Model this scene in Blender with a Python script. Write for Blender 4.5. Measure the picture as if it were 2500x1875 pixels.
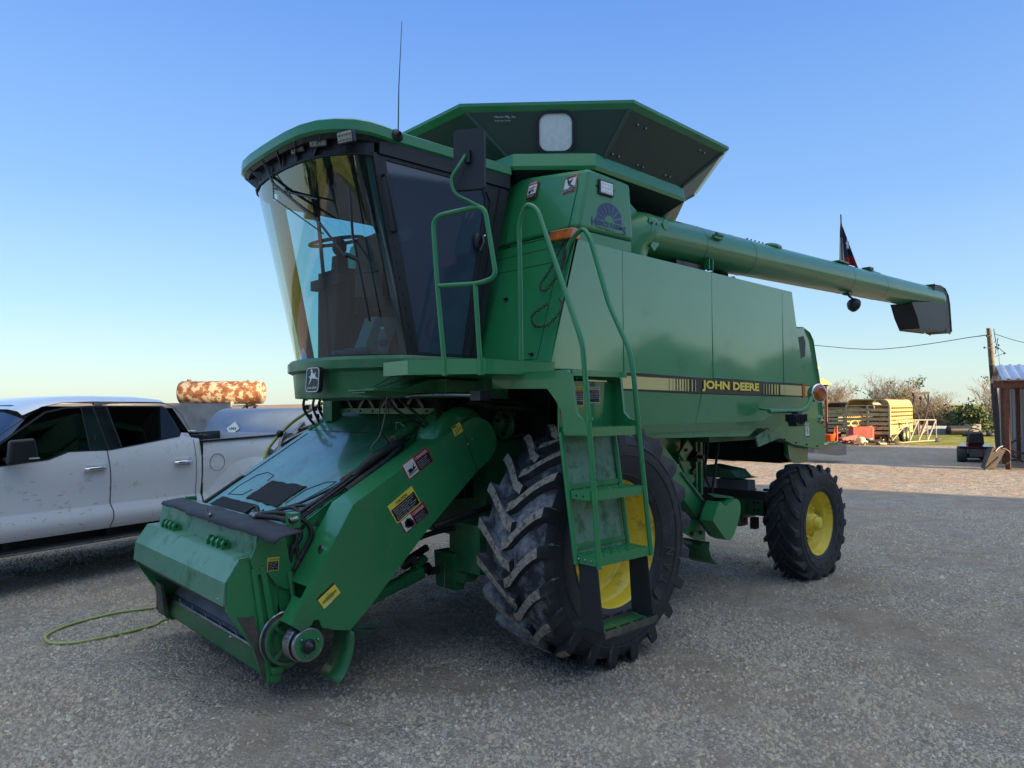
import bpy, math, random
from mathutils import Vector, Matrix
from mathutils.geometry import tessellate_polygon
R=math.radians
random.seed(7)
for o in list(bpy.data.objects): bpy.data.objects.remove(o)
scene=bpy.context.scene
col=scene.collection

# ---------------------------------------------------------------- camera
YAW=R(47.35); PIT=R(1.8); ROLL=R(0.25)
F0=Vector((math.cos(YAW),math.sin(YAW),0)); R0=Vector((math.sin(YAW),-math.cos(YAW),0)); UZ=Vector((0,0,1))
Fc=F0*math.cos(PIT)+UZ*math.sin(PIT); Uc=UZ*math.cos(PIT)-F0*math.sin(PIT)
Rr=R0*math.cos(ROLL)-Uc*math.sin(ROLL); Ur=Uc*math.cos(ROLL)+R0*math.sin(ROLL)
cd=bpy.data.cameras.new('camera'); cam=bpy.data.objects.new('camera',cd); col.objects.link(cam)
cd.sensor_width=36; cd.lens=36*1750/2500; cd.clip_start=0.05; cd.clip_end=9000
m=Matrix.Identity(4)
for i in range(3): m[i][0]=Rr[i]; m[i][1]=Ur[i]; m[i][2]=-Fc[i]
m[0][3]=0; m[1][3]=0; m[2][3]=1.8
cam.matrix_world=m; scene.camera=cam

# ---------------------------------------------------------------- light
SUN_EL=R(13.0); SUN_AZ=(0.27,-0.963)
SKYC=[(.205,.232,.20,1),(.170,.232,.237,1),(.118,.193,.262,1),(.074,.143,.268,1),(.028,.080,.235,1),(.21,.26,.31,1),(.36,.39,.41,1)]
sdir=Vector((SUN_AZ[0]*math.cos(SUN_EL),SUN_AZ[1]*math.cos(SUN_EL),math.sin(SUN_EL))).normalized()
w=bpy.data.worlds.new('World'); scene.world=w; w.use_nodes=True
nt=w.node_tree; bg=nt.nodes['Background']
sky=nt.nodes.new('ShaderNodeTexSky'); sky.sky_type='NISHITA'; sky.sun_disc=False
sky.sun_elevation=R(12); sky.sun_rotation=math.atan2(SUN_AZ[0],SUN_AZ[1])
sky.altitude=300; sky.air_density=1.0; sky.dust_density=1.0; sky.ozone_density=1.6
WL=nt.links; wn=nt.nodes
wtc=wn.new('ShaderNodeTexCoord'); sep=wn.new('ShaderNodeSeparateXYZ'); WL.new(wtc.outputs['Generated'],sep.inputs[0])
ramp=wn.new('ShaderNodeValToRGB'); WL.new(sep.outputs[2],ramp.inputs[0]); re=ramp.color_ramp.elements
re[0].position=0; re[0].color=SKYC[0]; re[1].position=1; re[1].color=SKYC[-1]
for p_,c_ in zip((.05,.13,.26,.56,.70),SKYC[1:-1]): x_=re.new(p_); x_.color=c_
sc1=wn.new('ShaderNodeVectorMath'); sc1.operation='SCALE'; sc1.inputs['Scale'].default_value=.15*.10; WL.new(sky.outputs[0],sc1.inputs[0])
ad=wn.new('ShaderNodeVectorMath'); ad.operation='ADD'; WL.new(sc1.outputs[0],ad.inputs[0]); WL.new(ramp.outputs[0],ad.inputs[1])
dt=wn.new('ShaderNodeVectorMath'); dt.operation='DOT_PRODUCT'; WL.new(wtc.outputs['Generated'],dt.inputs[0]); dt.inputs[1].default_value=(SUN_AZ[0],SUN_AZ[1],.12)
mx0=wn.new('ShaderNodeMath'); mx0.operation='MAXIMUM'; WL.new(dt.outputs['Value'],mx0.inputs[0]); mx0.inputs[1].default_value=0
pw=wn.new('ShaderNodeMath'); pw.operation='POWER'; WL.new(mx0.outputs[0],pw.inputs[0]); pw.inputs[1].default_value=1.6
el=wn.new('ShaderNodeMapRange'); WL.new(sep.outputs[2],el.inputs[0]); el.inputs[1].default_value=0; el.inputs[2].default_value=.5; el.inputs[3].default_value=1; el.inputs[4].default_value=.10
ml=wn.new('ShaderNodeMath'); ml.operation='MULTIPLY'; WL.new(pw.outputs[0],ml.inputs[0]); WL.new(el.outputs[0],ml.inputs[1])
gl=wn.new('ShaderNodeVectorMath'); gl.operation='SCALE'; gl.inputs[0].default_value=(.17,.14,.08); WL.new(ml.outputs[0],gl.inputs['Scale'])
ad2=wn.new('ShaderNodeVectorMath'); ad2.operation='ADD'; WL.new(ad.outputs[0],ad2.inputs[0]); WL.new(gl.outputs[0],ad2.inputs[1])
WL.new(ad2.outputs[0],bg.inputs[0]); bg.inputs[1].default_value=1.0
sl=bpy.data.lights.new('sun','SUN'); so=bpy.data.objects.new('sun',sl); col.objects.link(so)
sl.energy=5.0; sl.angle=R(0.53); sl.color=(1.0,0.71,0.40)
so.rotation_euler=sdir.to_track_quat('Z','Y').to_euler(); so.location=(0,0,40)
scene.view_settings.view_transform='Standard'; scene.view_settings.look='None'
scene.view_settings.exposure=1.66; scene.view_settings.gamma=1.0
scene.render.engine='CYCLES'
scene.render.resolution_x=1024; scene.render.resolution_y=768

# ---------------------------------------------------------------- materials
def M(name,c,rough=.5,metal=0,coat=0,cior=1.5,var=0,vs=3,bump=0,bs=40,dirt=None,spec=.5,trans=0,emit=None,wave=0):
    mt=bpy.data.materials.new(name); mt.use_nodes=True
    n=mt.node_tree.nodes; L=mt.node_tree.links; b=n['Principled BSDF']
    b.inputs['Base Color'].default_value=(*c,1); b.inputs['Roughness'].default_value=rough
    b.inputs['Metallic'].default_value=metal; b.inputs['Coat Weight'].default_value=coat
    b.inputs['Coat Roughness'].default_value=.07; b.inputs['Coat IOR'].default_value=cior
    b.inputs['Specular IOR Level'].default_value=spec; b.inputs['Transmission Weight'].default_value=trans
    if emit: b.inputs['Emission Color'].default_value=(*emit[0],1); b.inputs['Emission Strength'].default_value=emit[1]
    tc=n.new('ShaderNodeTexCoord')
    def noise(s,d=5,r=.6):
        t=n.new('ShaderNodeTexNoise'); t.inputs['Scale'].default_value=s; t.inputs['Detail'].default_value=d
        t.inputs['Roughness'].default_value=r; L.new(tc.outputs['Object'],t.inputs['Vector']); return t
    src=None
    if var:
        t=noise(vs); cr=n.new('ShaderNodeValToRGB')
        cr.color_ramp.elements[0].position=.3; cr.color_ramp.elements[1].position=.7
        cr.color_ramp.elements[0].color=(*[x*(1-var) for x in c],1); cr.color_ramp.elements[1].color=(*[min(1,x*(1+var)) for x in c],1)
        L.new(t.outputs['Fac'],cr.inputs[0]); src=cr.outputs[0]
    if dirt:
        dc,amt,ds=dirt; t=noise(ds,8,.7); cr=n.new('ShaderNodeValToRGB')
        cr.color_ramp.elements[0].position=.62-.25*amt; cr.color_ramp.elements[1].position=.72-.1*amt
        L.new(t.outputs['Fac'],cr.inputs[0]); mx=n.new('ShaderNodeMixRGB')
        L.new(cr.outputs[0],mx.inputs[0]); mx.inputs[1].default_value=(*c,1); mx.inputs[2].default_value=(*dc,1)
        if src: L.new(src,mx.inputs[1])
        src=mx.outputs[0]
        rm=n.new('ShaderNodeMapRange'); L.new(cr.outputs[0],rm.inputs[0]); rm.inputs[3].default_value=rough; rm.inputs[4].default_value=min(1,rough+.35)
        L.new(rm.outputs[0],b.inputs['Roughness'])
    if src: L.new(src,b.inputs['Base Color'])
    nrm=None
    if wave:
        t=noise(1.1,1,.4); bp=n.new('ShaderNodeBump'); bp.inputs['Strength'].default_value=wave; bp.inputs['Distance'].default_value=.05
        L.new(t.outputs['Fac'],bp.inputs['Height']); nrm=bp
    if bump:
        t=noise(bs,6,.65); bp=n.new('ShaderNodeBump'); bp.inputs['Strength'].default_value=bump; bp.inputs['Distance'].default_value=.01
        L.new(t.outputs['Fac'],bp.inputs['Height'])
        if nrm: L.new(nrm.outputs[0],bp.inputs['Normal'])
        nrm=bp
    if nrm:
        L.new(nrm.outputs[0],b.inputs['Normal'])
        if wave: L.new(nrm.outputs[0],b.inputs['Coat Normal'])
    return mt
G=(.026,.225,.075)
DUST=(.13,.14,.10)
green=M('green_paint',G,.34,coat=.35,var=.14,vs=2,bump=.03,bs=90,dirt=((.05,.13,.075),.25,1.5))
greenP=M('green_panel',(.030,.27,.105),.40,coat=.9,cior=1.62,var=.06,vs=1.5,wave=.07,dirt=((.07,.22,.12),.18,2.5))
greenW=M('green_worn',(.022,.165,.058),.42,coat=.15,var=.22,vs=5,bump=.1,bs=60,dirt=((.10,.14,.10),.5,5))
greenF=M('green_faded',(.085,.24,.15),.5,coat=.12,var=.2,vs=9,bump=.06,bs=60,dirt=((.03,.12,.05),.5,11))
greenC=M('green_clean',(.024,.235,.08),.36,coat=.35,cior=1.5,var=.06,vs=2,wave=.015)
greenA=M('green_tube',(.03,.215,.075),.36,coat=.35,var=.08,vs=1.5)
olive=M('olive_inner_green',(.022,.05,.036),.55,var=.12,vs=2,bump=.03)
yel=M('yellow_paint',(.80,.62,.045),.42,coat=.2,var=.1,vs=4,dirt=((.30,.22,.05),.3,6))
blk=M('black_plastic',(.017,.020,.026),.5,var=.15,bump=.06,bs=120)
blkm=M('black_metal',(.01,.012,.015),.4,coat=.1,var=.2,dirt=((.05,.045,.04),.3,8))
seal=M('seam_black',(.004,.006,.005),.8)
rubber=M('tyre_rubber',(.021,.024,.031),.62,var=.25,vs=3,bump=.12,bs=70,dirt=((.075,.08,.09),.28,5))
rubber2=M('tyre_rubber_dusty',(.028,.031,.038),.75,var=.3,vs=6,bump=.3,bs=60,dirt=((.33,.34,.39),.52,3.2))
lugtop=M('lug_dirt',(.33,.29,.24),.9,var=.35,vs=35,bump=.5,bs=130,dirt=((.03,.03,.032),.5,28))
hosem=M('hose_black',(.014,.014,.015),.5,var=.3,dirt=((.07,.06,.05),.4,12))
steel=M('bare_steel',(.33,.34,.36),.32,metal=1,var=.25,vs=6,dirt=((.10,.08,.06),.35,7))
chrome=M('chrome',(.75,.77,.8),.08,metal=1)
rust=M('rust',(.13,.052,.03),.85,var=.4,vs=8,bump=.3,bs=50)
mud=M('mud_worn',(.10,.085,.07),.8,var=.35,vs=14,dirt=((.03,.09,.04),.4,9))
matm=M('grip_mat',(.014,.016,.022),.88,var=.3,vs=25,bump=.5,bs=200)
flapm=M('rubber_flap',(.032,.037,.05),.7,var=.35,vs=9,bump=.35,bs=90)
amber=M('amber_lens',(.55,.13,.02),.2,coat=.8,var=.5,vs=25)
white=M('white_sticker',(.72,.73,.72),.5); red=M('red_sticker',(.42,.02,.035),.45); org=M('orange_sticker',(.60,.19,.07),.5)
stY=M('yellow_sticker',(.88,.70,.09),.45); stK=M('black_sticker',(.008,.009,.012),.4)
cream=M('cream_stripe',(.66,.56,.22),.4,coat=.4,var=.05)
purple=M('purple_vinyl',(.06,.055,.21),.5)
lens=M('lamp_lens',(.75,.78,.8),.15,coat=.8,var=.2,vs=60)
silver=M('silver_logo',(.62,.66,.68),.35,metal=.2)
gold=M('faded_gold_print',(.22,.24,.05),.6)
def glass(name,tint,refl,rough=.015,boost=1.0,wave=0,sky_veil=0):
    mt=bpy.data.materials.new(name); mt.use_nodes=True; n=mt.node_tree.nodes; L=mt.node_tree.links
    n.remove(n['Principled BSDF']); out=n['Material Output']
    t=n.new('ShaderNodeBsdfTransparent'); t.inputs[0].default_value=(*tint,1)
    g=n.new('ShaderNodeBsdfGlossy'); g.inputs['Roughness'].default_value=rough; g.inputs[0].default_value=(boost,boost,boost,1)
    lw=n.new('ShaderNodeLayerWeight'); lw.inputs[0].default_value=.5
    pwn=n.new('ShaderNodeMath'); pwn.operation='POWER'; L.new(lw.outputs['Facing'],pwn.inputs[0]); pwn.inputs[1].default_value=4.0
    mp=n.new('ShaderNodeMapRange'); mp.inputs[3].default_value=refl; mp.inputs[4].default_value=.95; L.new(pwn.outputs[0],mp.inputs[0])
    mx=n.new('ShaderNodeMixShader'); L.new(mp.outputs[0],mx.inputs[0]); L.new(t.outputs[0],mx.inputs[1]); L.new(g.outputs[0],mx.inputs[2])
    if wave:
        tc=n.new('ShaderNodeTexCoord'); nz=n.new('ShaderNodeTexNoise'); nz.inputs['Scale'].default_value=2.5; nz.inputs['Detail'].default_value=1
        L.new(tc.outputs['Object'],nz.inputs['Vector']); bp=n.new('ShaderNodeBump'); bp.inputs['Strength'].default_value=wave; bp.inputs['Distance'].default_value=.05
        L.new(nz.outputs['Fac'],bp.inputs['Height']); L.new(bp.outputs[0],g.inputs['Normal'])
    last=mx
    if sky_veil:
        d=n.new('ShaderNodeBsdfDiffuse'); d.inputs[0].default_value=(.13,.19,.31,1)  # bluish diffuse layer standing in for sky reflected in the glass
        m2=n.new('ShaderNodeMixShader'); m2.inputs[0].default_value=sky_veil; L.new(mx.outputs[0],m2.inputs[1]); L.new(d.outputs[0],m2.inputs[2]); last=m2
    L.new(last.outputs[0],out.inputs[0]); return mt
gWind=glass('windshield_glass',(.36,.60,.62),.13,sky_veil=.02)
gSide=glass('cab_side_glass',(.62,.90,.90),.04)
gDoor=glass('tinted_door_glass',(.10,.13,.19),.09,rough=.05,sky_veil=.30)
gTruck=glass('truck_dark_glass',(.004,.004,.006),.07,wave=.01,boost=.55)
gTruckW=glass('truck_windscreen',(.10,.14,.16),.10)
gBottle=glass('clear_bottle',(.85,.9,.93),.12)

# ---------------------------------------------------------------- mesh builder
def nz(v): return Vector(v).normalized()
class MB:
    def __init__(s): s.v=[]; s.f=[]; s.mi=[]; s.mats=[]; s.sm=[]; s.cur=0; s.smooth=False
    def mat(s,m):
        if m not in s.mats: s.mats.append(m)
        s.cur=s.mats.index(m); return s
    def face(s,ids,smooth=None):
        s.f.append(tuple(ids)); s.mi.append(s.cur); s.sm.append(s.smooth if smooth is None else smooth)
    def add(s,vs):
        k=len(s.v); s.v+= [tuple(p) for p in vs]; return k
    def poly(s,pts):
        k=s.add(pts); s.face(range(k,k+len(pts))); return s
    def box(s,x0,x1,y0,y1,z0,z1):
        k=s.add([(x0,y0,z0),(x1,y0,z0),(x1,y1,z0),(x0,y1,z0),(x0,y0,z1),(x1,y0,z1),(x1,y1,z1),(x0,y1,z1)])
        for q in ((0,3,2,1),(4,5,6,7),(0,1,5,4),(1,2,6,5),(2,3,7,6),(3,0,4,7)): s.face([k+i for i in q],False)
        return s
    def hexa(s,b,t):
        k=s.add(list(b)+list(t)); n=len(b)
        s.face([k+i for i in range(n)][::-1],False); s.face([k+n+i for i in range(n)],False)
        for i in range(n): s.face([k+i,k+(i+1)%n,k+n+(i+1)%n,k+n+i],False)
        return s
    def prism(s,pts,vec,cap=True):
        """pts: planar 3D polygon, extruded by vec; concave safe"""
        vec=Vector(vec); P=[Vector(p) for p in pts]; n=len(P)
        k=s.add(P+[p+vec for p in P])
        if cap:
            for t in tessellate_polygon([P]):
                s.face([k+i for i in t],False); s.face([k+n+i for i in t][::-1],False)
        for i in range(n): s.face([k+i,k+(i+1)%n,k+n+(i+1)%n,k+n+i],False)
        return s
    def bar(s,a,b,w,h=None,up=(0,0,1)):
        a=Vector(a); b=Vector(b); h=h or w; d=(b-a).normalized(); u=Vector(up)
        if abs(d.dot(u))>.98: u=Vector((1,0,0))
        x=d.cross(u).normalized(); y=x.cross(d)
        c=[x*sx*w/2+y*sy*h/2 for sx,sy in ((-1,-1),(1,-1),(1,1),(-1,1))]
        return s.hexa([a+q for q in c],[b+q for q in c])
    def tube(s,pts,r,n=10,cap=True,closed=False,smooth=True):
        P=[Vector(p) for p in pts]; m=len(P); rs=r if isinstance(r,(list,tuple)) else [r]*m
        k=len(s.v); up=None
        for i in range(m):
            if closed: d=(P[(i+1)%m]-P[i-1])
            else: d=(P[min(i+1,m-1)]-P[max(i-1,0)])
            d.normalize()
            if up is None: up=Vector((0,0,1)) if abs(d.z)<.9 else Vector((1,0,0))
            x=d.cross(up); 
            if x.length<1e-4: x=d.cross(Vector((.3,.9,.1)))
            x.normalize(); y=x.cross(d).normalized(); up=y
            for j in range(n):
                a=2*math.pi*j/n; s.v.append(tuple(P[i]+x*math.cos(a)*rs[i]+y*math.sin(a)*rs[i]))
        for i in range(m if closed else m-1):
            a0=k+i*n; b0=k+((i+1)%m)*n
            for j in range(n): s.face([a0+j,a0+(j+1)%n,b0+(j+1)%n,b0+j],smooth)
        if cap and not closed:
            e0=s.add([s.v[k+j] for j in range(n)]); e1=s.add([s.v[k+(m-1)*n+j] for j in range(n)])
            s.face([e0+j for j in range(n)][::-1],False); s.face([e1+j for j in range(n)],False)
        return s
    def cyl(s,a,b,r,n=16,r2=None,smooth=True): return s.tube([a,b],[r,r if r2 is None else r2],n,smooth=smooth)
    def lathe(s,prof,o=(0,0,0),ax=(0,1,0),n=48,a0=0,a1=2*math.pi,smooth=True):
        """prof [(r,h)] ; h along ax"""
        ax=nz(ax); u=Vector((0,0,1)) if abs(ax.z)<.9 else Vector((1,0,0)); x=u.cross(ax).normalized(); y=ax.cross(x); o=Vector(o)
        full=abs(a1-a0-2*math.pi)<1e-6; m=n if full else n+1; k=len(s.v)
        for i in range(m):
            a=a0+(a1-a0)*i/n; d=x*math.cos(a)+y*math.sin(a)
            for r_,h in prof: s.v.append(tuple(o+d*r_+ax*h))
        q=len(prof)
        for i in range(n):
            A=k+i*q; B=k+((i+1)%m)*q
            for j in range(q-1): s.face([A+j,B+j,B+j+1,A+j+1],smooth)
        return s
    def loft(s,rings,closed=True,cap=False,smooth=False):
        n=len(rings[0]); k=len(s.v)
        for r_ in rings: s.add(r_)
        for i in range(len(rings)-1):
            A=k+i*n; B=A+n
            for j in range(n if closed else n-1): s.face([A+j,A+(j+1)%n,B+(j+1)%n,B+j],smooth)
        if cap:
            for base,rv in ((k,True),(k+(len(rings)-1)*n,False)):
                P=[Vector(s.v[base+i]) for i in range(n)]
                for t in tessellate_polygon([P]): s.face([base+i for i in (t[::-1] if rv else t)],False)
        return s
    def sphere(s,c,r,n=12,sq=(1,1,1)):
        c=Vector(c); rings=[]
        k=len(s.v)
        for i in range(1,n//2):
            t=math.pi*i/(n//2)
            s.add([c+Vector((r*sq[0]*math.sin(t)*math.cos(2*math.pi*j/n),r*sq[1]*math.sin(t)*math.sin(2*math.pi*j/n),r*sq[2]*math.cos(t))) for j in range(n)])
        m=n//2-1
        for i in range(m-1):
            for j in range(n): s.face([k+i*n+j,k+(i+1)*n+j,k+(i+1)*n+(j+1)%n,k+i*n+(j+1)%n],True)
        t0=s.add([c+Vector((0,0,r*sq[2])),c-Vector((0,0,r*sq[2]))])
        for j in range(n): s.face([t0,k+j,k+(j+1)%n],True); s.face([t0+1,k+(m-1)*n+(j+1)%n,k+(m-1)*n+j],True)
        return s
    def text(s,txt,o,ax,ay,h,width=None,bold=0,arc=None,lift=0,cx=.5,thick=0):
        vs,fs=glyphs(txt,bold)
        if not vs: return s
        x0=min(v[0] for v in vs); x1=max(v[0] for v in vs); y0=min(v[1] for v in vs); y1=max(v[1] for v in vs)
        ax=nz(ax); ay=nz(ay); an=ax.cross(ay).normalized(); o=Vector(o)
        sy=h/(y1-y0); sx=(width/(x1-x0)) if width else sy
        k=len(s.v)
        for v in vs: s.v.append(tuple(o+ax*((v[0]-x0)*sx)+ay*((v[1]-y0)*sy)+an*lift))
        for f in fs: s.face([k+i for i in f],False)
        return s
_g={}
def glyphs(txt,bold=0):
    key=(txt,bold)
    if key in _g: return _g[key]
    c=bpy.data.curves.new('t','FONT'); c.body=txt; c.size=1; c.offset=bold; c.resolution_u=3; c.align_x='LEFT'
    o=bpy.data.objects.new('t',c); me=bpy.data.meshes.new_from_object(o)
    r_=([tuple(v.co) for v in me.vertices],[tuple(p.vertices) for p in me.polygons])
    bpy.data.objects.remove(o); bpy.data.curves.remove(c); bpy.data.meshes.remove(me); _g[key]=r_; return r_

OFF={}
def empty(name,loc,rz=0,label=None,cat=None,group=None,local=False):
    o=bpy.data.objects.new(name,None); col.objects.link(o); o.location=loc; o.rotation_euler=(0,0,rz); o.empty_display_size=.2
    OFF[o.name]=Vector((0,0,0)) if local else Vector(loc)
    tag(o,label,cat,group); return o
def tag(o,label=None,cat=None,group=None,kind=None):
    if label: o['label']=label
    if cat: o['category']=cat
    if group: o['group']=group
    if kind: o['kind']=kind
    return o
def obj(name,mb,mat=None,parent=None,bevel=0,seg=2,loc=None,label=None,origin=None):
    me=bpy.data.meshes.new(name); off=OFF.get(parent.name,Vector((0,0,0))) if parent else Vector((0,0,0))
    sh=origin if origin is not None else off; sh=Vector(sh)
    me.from_pydata([tuple(Vector(p)-sh) for p in mb.v] if sh.length>0 else mb.v,[],mb.f)
    mats=mb.mats if mb.mats else [mat]
    for mm in mats: me.materials.append(mm)
    if mb.mats: me.polygons.foreach_set('material_index',mb.mi)
    me.polygons.foreach_set('use_smooth',mb.sm); me.update()
    o=bpy.data.objects.new(name,me); col.objects.link(o)
    if parent: o.parent=parent; OFF[o.name]=off
    if origin is not None:
        o.location=Vector(origin)-(off if parent else Vector((0,0,0)))
        OFF[o.name]=Vector(origin)
    if loc is not None: o.location=loc
    if bevel:
        b=o.modifiers.new('bevel','BEVEL'); b.width=bevel; b.segments=seg; b.limit_method='ANGLE'; b.angle_limit=R(35)
        b.harden_normals=False
    if label: o['label']=label
    return o
def tree_copy(o,parent=None):
    c=o.copy(); col.objects.link(c); c.parent=parent
    for ch in [x for x in bpy.data.objects if x.parent==o]: tree_copy(ch,c)
    return c
def V(r,D,z=0): p=F0*D+R0*r; return Vector((p.x,p.y,z))
def arcpts(c,r,a0,a1,n,ux,uy):
    c=Vector(c);ux=Vector(ux);uy=Vector(uy)
    return [c+ux*r*math.cos(R(a0+(a1-a0)*i/n))+uy*r*math.sin(R(a0+(a1-a0)*i/n)) for i in range(n+1)]
def smooth_path(pts,rad,n=5):
    """polyline with rounded corners"""
    P=[Vector(p) for p in pts]; out=[P[0]]
    for i in range(1,len(P)-1):
        a=P[i-1]-P[i]; b=P[i+1]-P[i]; d=min(rad,a.length*.45,b.length*.45); s_=P[i]+a.normalized()*d; e=P[i]+b.normalized()*d
        for j in range(n+1):
            t=j/n; out.append(s_*(1-t)**2+P[i]*2*t*(1-t)+e*t*t)
    out.append(P[-1]); return out
def spline(pts,n=8):
    P=[Vector(p) for p in pts]; P=[P[0]*2-P[1]]+P+[P[-1]*2-P[-2]]; out=[]
    for i in range(1,len(P)-2):
        for j in range(n):
            t=j/n; a,b,c_,d=P[i-1],P[i],P[i+1],P[i+2]
            out.append(.5*((2*b)+(c_-a)*t+(2*a-5*b+4*c_-d)*t*t+(3*b-a-3*c_+d)*t**3))
    out.append(P[-2]); return out
# ================================================================ COMBINE
YC=5.12
comb=empty('combine_harvester',(5.0,YC,0),0,'green combine harvester with yellow wheels, grain tank and long unloading tube, parked without a header','combine harvester')
XW=lambda z:3.50+.30*(z-2.07)
MY=lambda p:(p[0],2*YC-p[1],p[2])
zt=lambda x:2.045-.010*(x-4.29)
zb=lambda x:1.920-.0117*(x-4.29)
ztop=lambda x:2.985-.0108*(x-3.8)
def side(name,pts,y,th,mat,parent=comb,bev=.006,label=None):
    mb=MB(); mb.prism([(x,y,z) for x,z in pts],(0,th,0)); return obj(name,mb,mat,parent,bevel=bev,label=label)

# ---- body core (dark inside of the machine)
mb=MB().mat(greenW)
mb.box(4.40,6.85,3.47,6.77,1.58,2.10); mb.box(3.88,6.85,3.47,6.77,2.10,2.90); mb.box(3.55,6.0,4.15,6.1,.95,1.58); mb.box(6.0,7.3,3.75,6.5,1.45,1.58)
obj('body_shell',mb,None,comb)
for s in (0,1):
    F=(lambda p:p) if s==0 else MY
    th=.03 if s==0 else -.03
    Y=3.42 if s==0 else 2*YC-3.42
    g=.004
    secs=[(None,4.30),(4.30,5.54),(5.54,6.83),(6.83,None)]
    for a,b in secs:
        if a is None: pts=[(XW(2.06)+.0,2.06),(4.30-g,zt(4.3)+.012),(4.30-g,ztop(4.3)),(3.80,ztop(3.8))]
        elif b is None: pts=[(6.83+g,zt(6.83)+.012),(7.275,zt(7.28)+.012),(7.035,ztop(7.03)),(6.83+g,ztop(6.83))]
        else: pts=[(a+g,zt(a)+.012),(b-g,zt(b)+.012),(b-g,ztop(b)),(a+g,ztop(a))]
        side('side_panel',pts,Y,th,greenP)
    low=[[(3.86,zb(3.86)-.006),(5.36-g,zb(5.36)-.006),(5.33-g,1.532),(4.45,1.552),(4.2,1.56),(3.86,1.66)],
         [(5.36+g,zb(5.36)-.006),(7.285,zb(7.28)-.006),(7.27,1.78),(6.73,1.735),(6.60,1.69),(6.28,1.51),(5.33+g,1.53)]]
    for p in low:
        mb=MB(); zt0=1.90; k_=.20*(1 if s==0 else -1)
        mb.prism([(x,Y+k_*(zt0-z),z) for x,z in p],(0,th,0)); obj('lower_panel',mb,greenP,comb,bevel=.006)
    # stripe with lettering
    mb=MB().mat(stK); x0,x1=3.86,7.285
    mb.prism([(x0,Y+th*.1,zb(x0)-.001),(x1,Y+th*.1,zb(x1)-.001),(x1,Y+th*.1,zt(x1)+.008),(x0,Y+th*.1,zt(x0)+.008)],(0,th*.7,0))
    yy=Y-(.003 if s==0 else -.003)
    def blockx(a,b,m,mb=mb):
        mb.mat(m); d=.012
        q=[(a,yy,zb(a)+d),(b,yy,zb(b)+d),(b,yy,zt(b)-d-.004),(a,yy,zt(a)-d-.004)]
        mb.prism(q,(0,(.004 if s==0 else -.004),0))
    blockx(3.87,4.88,cream); blockx(6.84,7.215,cream)
    for a,b in ((4.89,4.932),(4.94,4.972),(4.99,5.012),(5.03,5.056),(5.07,5.092),(5.11,5.128),(5.15,5.166),(5.21,5.222),(5.262,5.27)): blockx(a,b,cream)
    for a,b in ((6.43,6.437),(6.48,6.492),(6.53,6.546),(6.58,6.602),(6.64,6.664),(6.69,6.72),(6.76,6.785),(6.79,6.832)): blockx(a,b,cream)
    mb.mat(amber).box(7.235,7.30,min(yy,yy+.02*(1 if s==0 else -1)),max(yy,yy+.02*(1 if s==0 else -1)),zb(7.28)-.01,zt(7.28)+.012)
    st=obj('stripe_decal',mb,None,comb)
    if s==0:
        mb=MB().mat(stY); mb.text('JOHN DEERE',(5.365,yy-.0015,zb(5.365)+.017),(1,0,-.011),(0,0,1),.096,.975,bold=.044)
        obj('lettering',mb,None,st)
# ---- bulkhead behind the cab
mb=MB().mat(greenC)
def wall(y0,y1,z0,z1,dx=0,th=.04): mb.hexa([(XW(z0)-dx,y0,z0),(XW(z0)-dx+th,y0,z0),(XW(z0)-dx+th,y1,z0),(XW(z0)-dx,y1,z0)],[(XW(z1)-dx,y0,z1),(XW(z1)-dx+th,y0,z1),(XW(z1)-dx+th,y1,z1),(XW(z1)-dx,y1,z1)])
wall(3.425,6.815,2.08,3.07)
mb.mat(seal)
wall(3.43,6.81,2.845,2.850,.002); wall(3.43,6.81,2.965,2.970,.002); wall(3.555,3.561,2.13,2.845,.002); wall(3.56,6.4,2.130,2.135,.002)
wall(3.43,4.3,3.052,3.058,.003)
mb.mat(greenC); wall(3.425,3.455,2.09,2.99,.006)
obj('bulkhead',mb,None,comb,bevel=.004)
mb=MB().mat(blkm)
for y,z in ((4.03,2.62),(3.62,2.17),(3.66,3.075),(4.15,3.07)): mb.sphere((XW(z)-.008,y,z),.014,8); mb.box(XW(z)-.02,XW(z)-.01,y-.022,y+.022,z-.006,z+.006)
obj('latch',mb,None,comb)
# ---- grain tank cover box with the farm's name
mb=MB(); sec=[(3.42,3.535),(4.2,3.64),(6.04,3.64),(6.82,3.535)]
rg=[]
for y,zz in sec:
    y_=y; rg.append([(3.785+.0*(y-3.4),y_,3.075),(4.452,y_,3.075),(4.41,y_,zz-.02),(3.915,y_,zz)])
mb.loft(rg,closed=True,cap=True)
obj('tank_cover',mb,greenC,comb,bevel=.035,seg=4)
mb=MB().mat(greenC); mb.box(3.82,4.43,3.433,6.80,2.985,3.073); obj('cover_base',mb,None,comb,bevel=.008)
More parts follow.
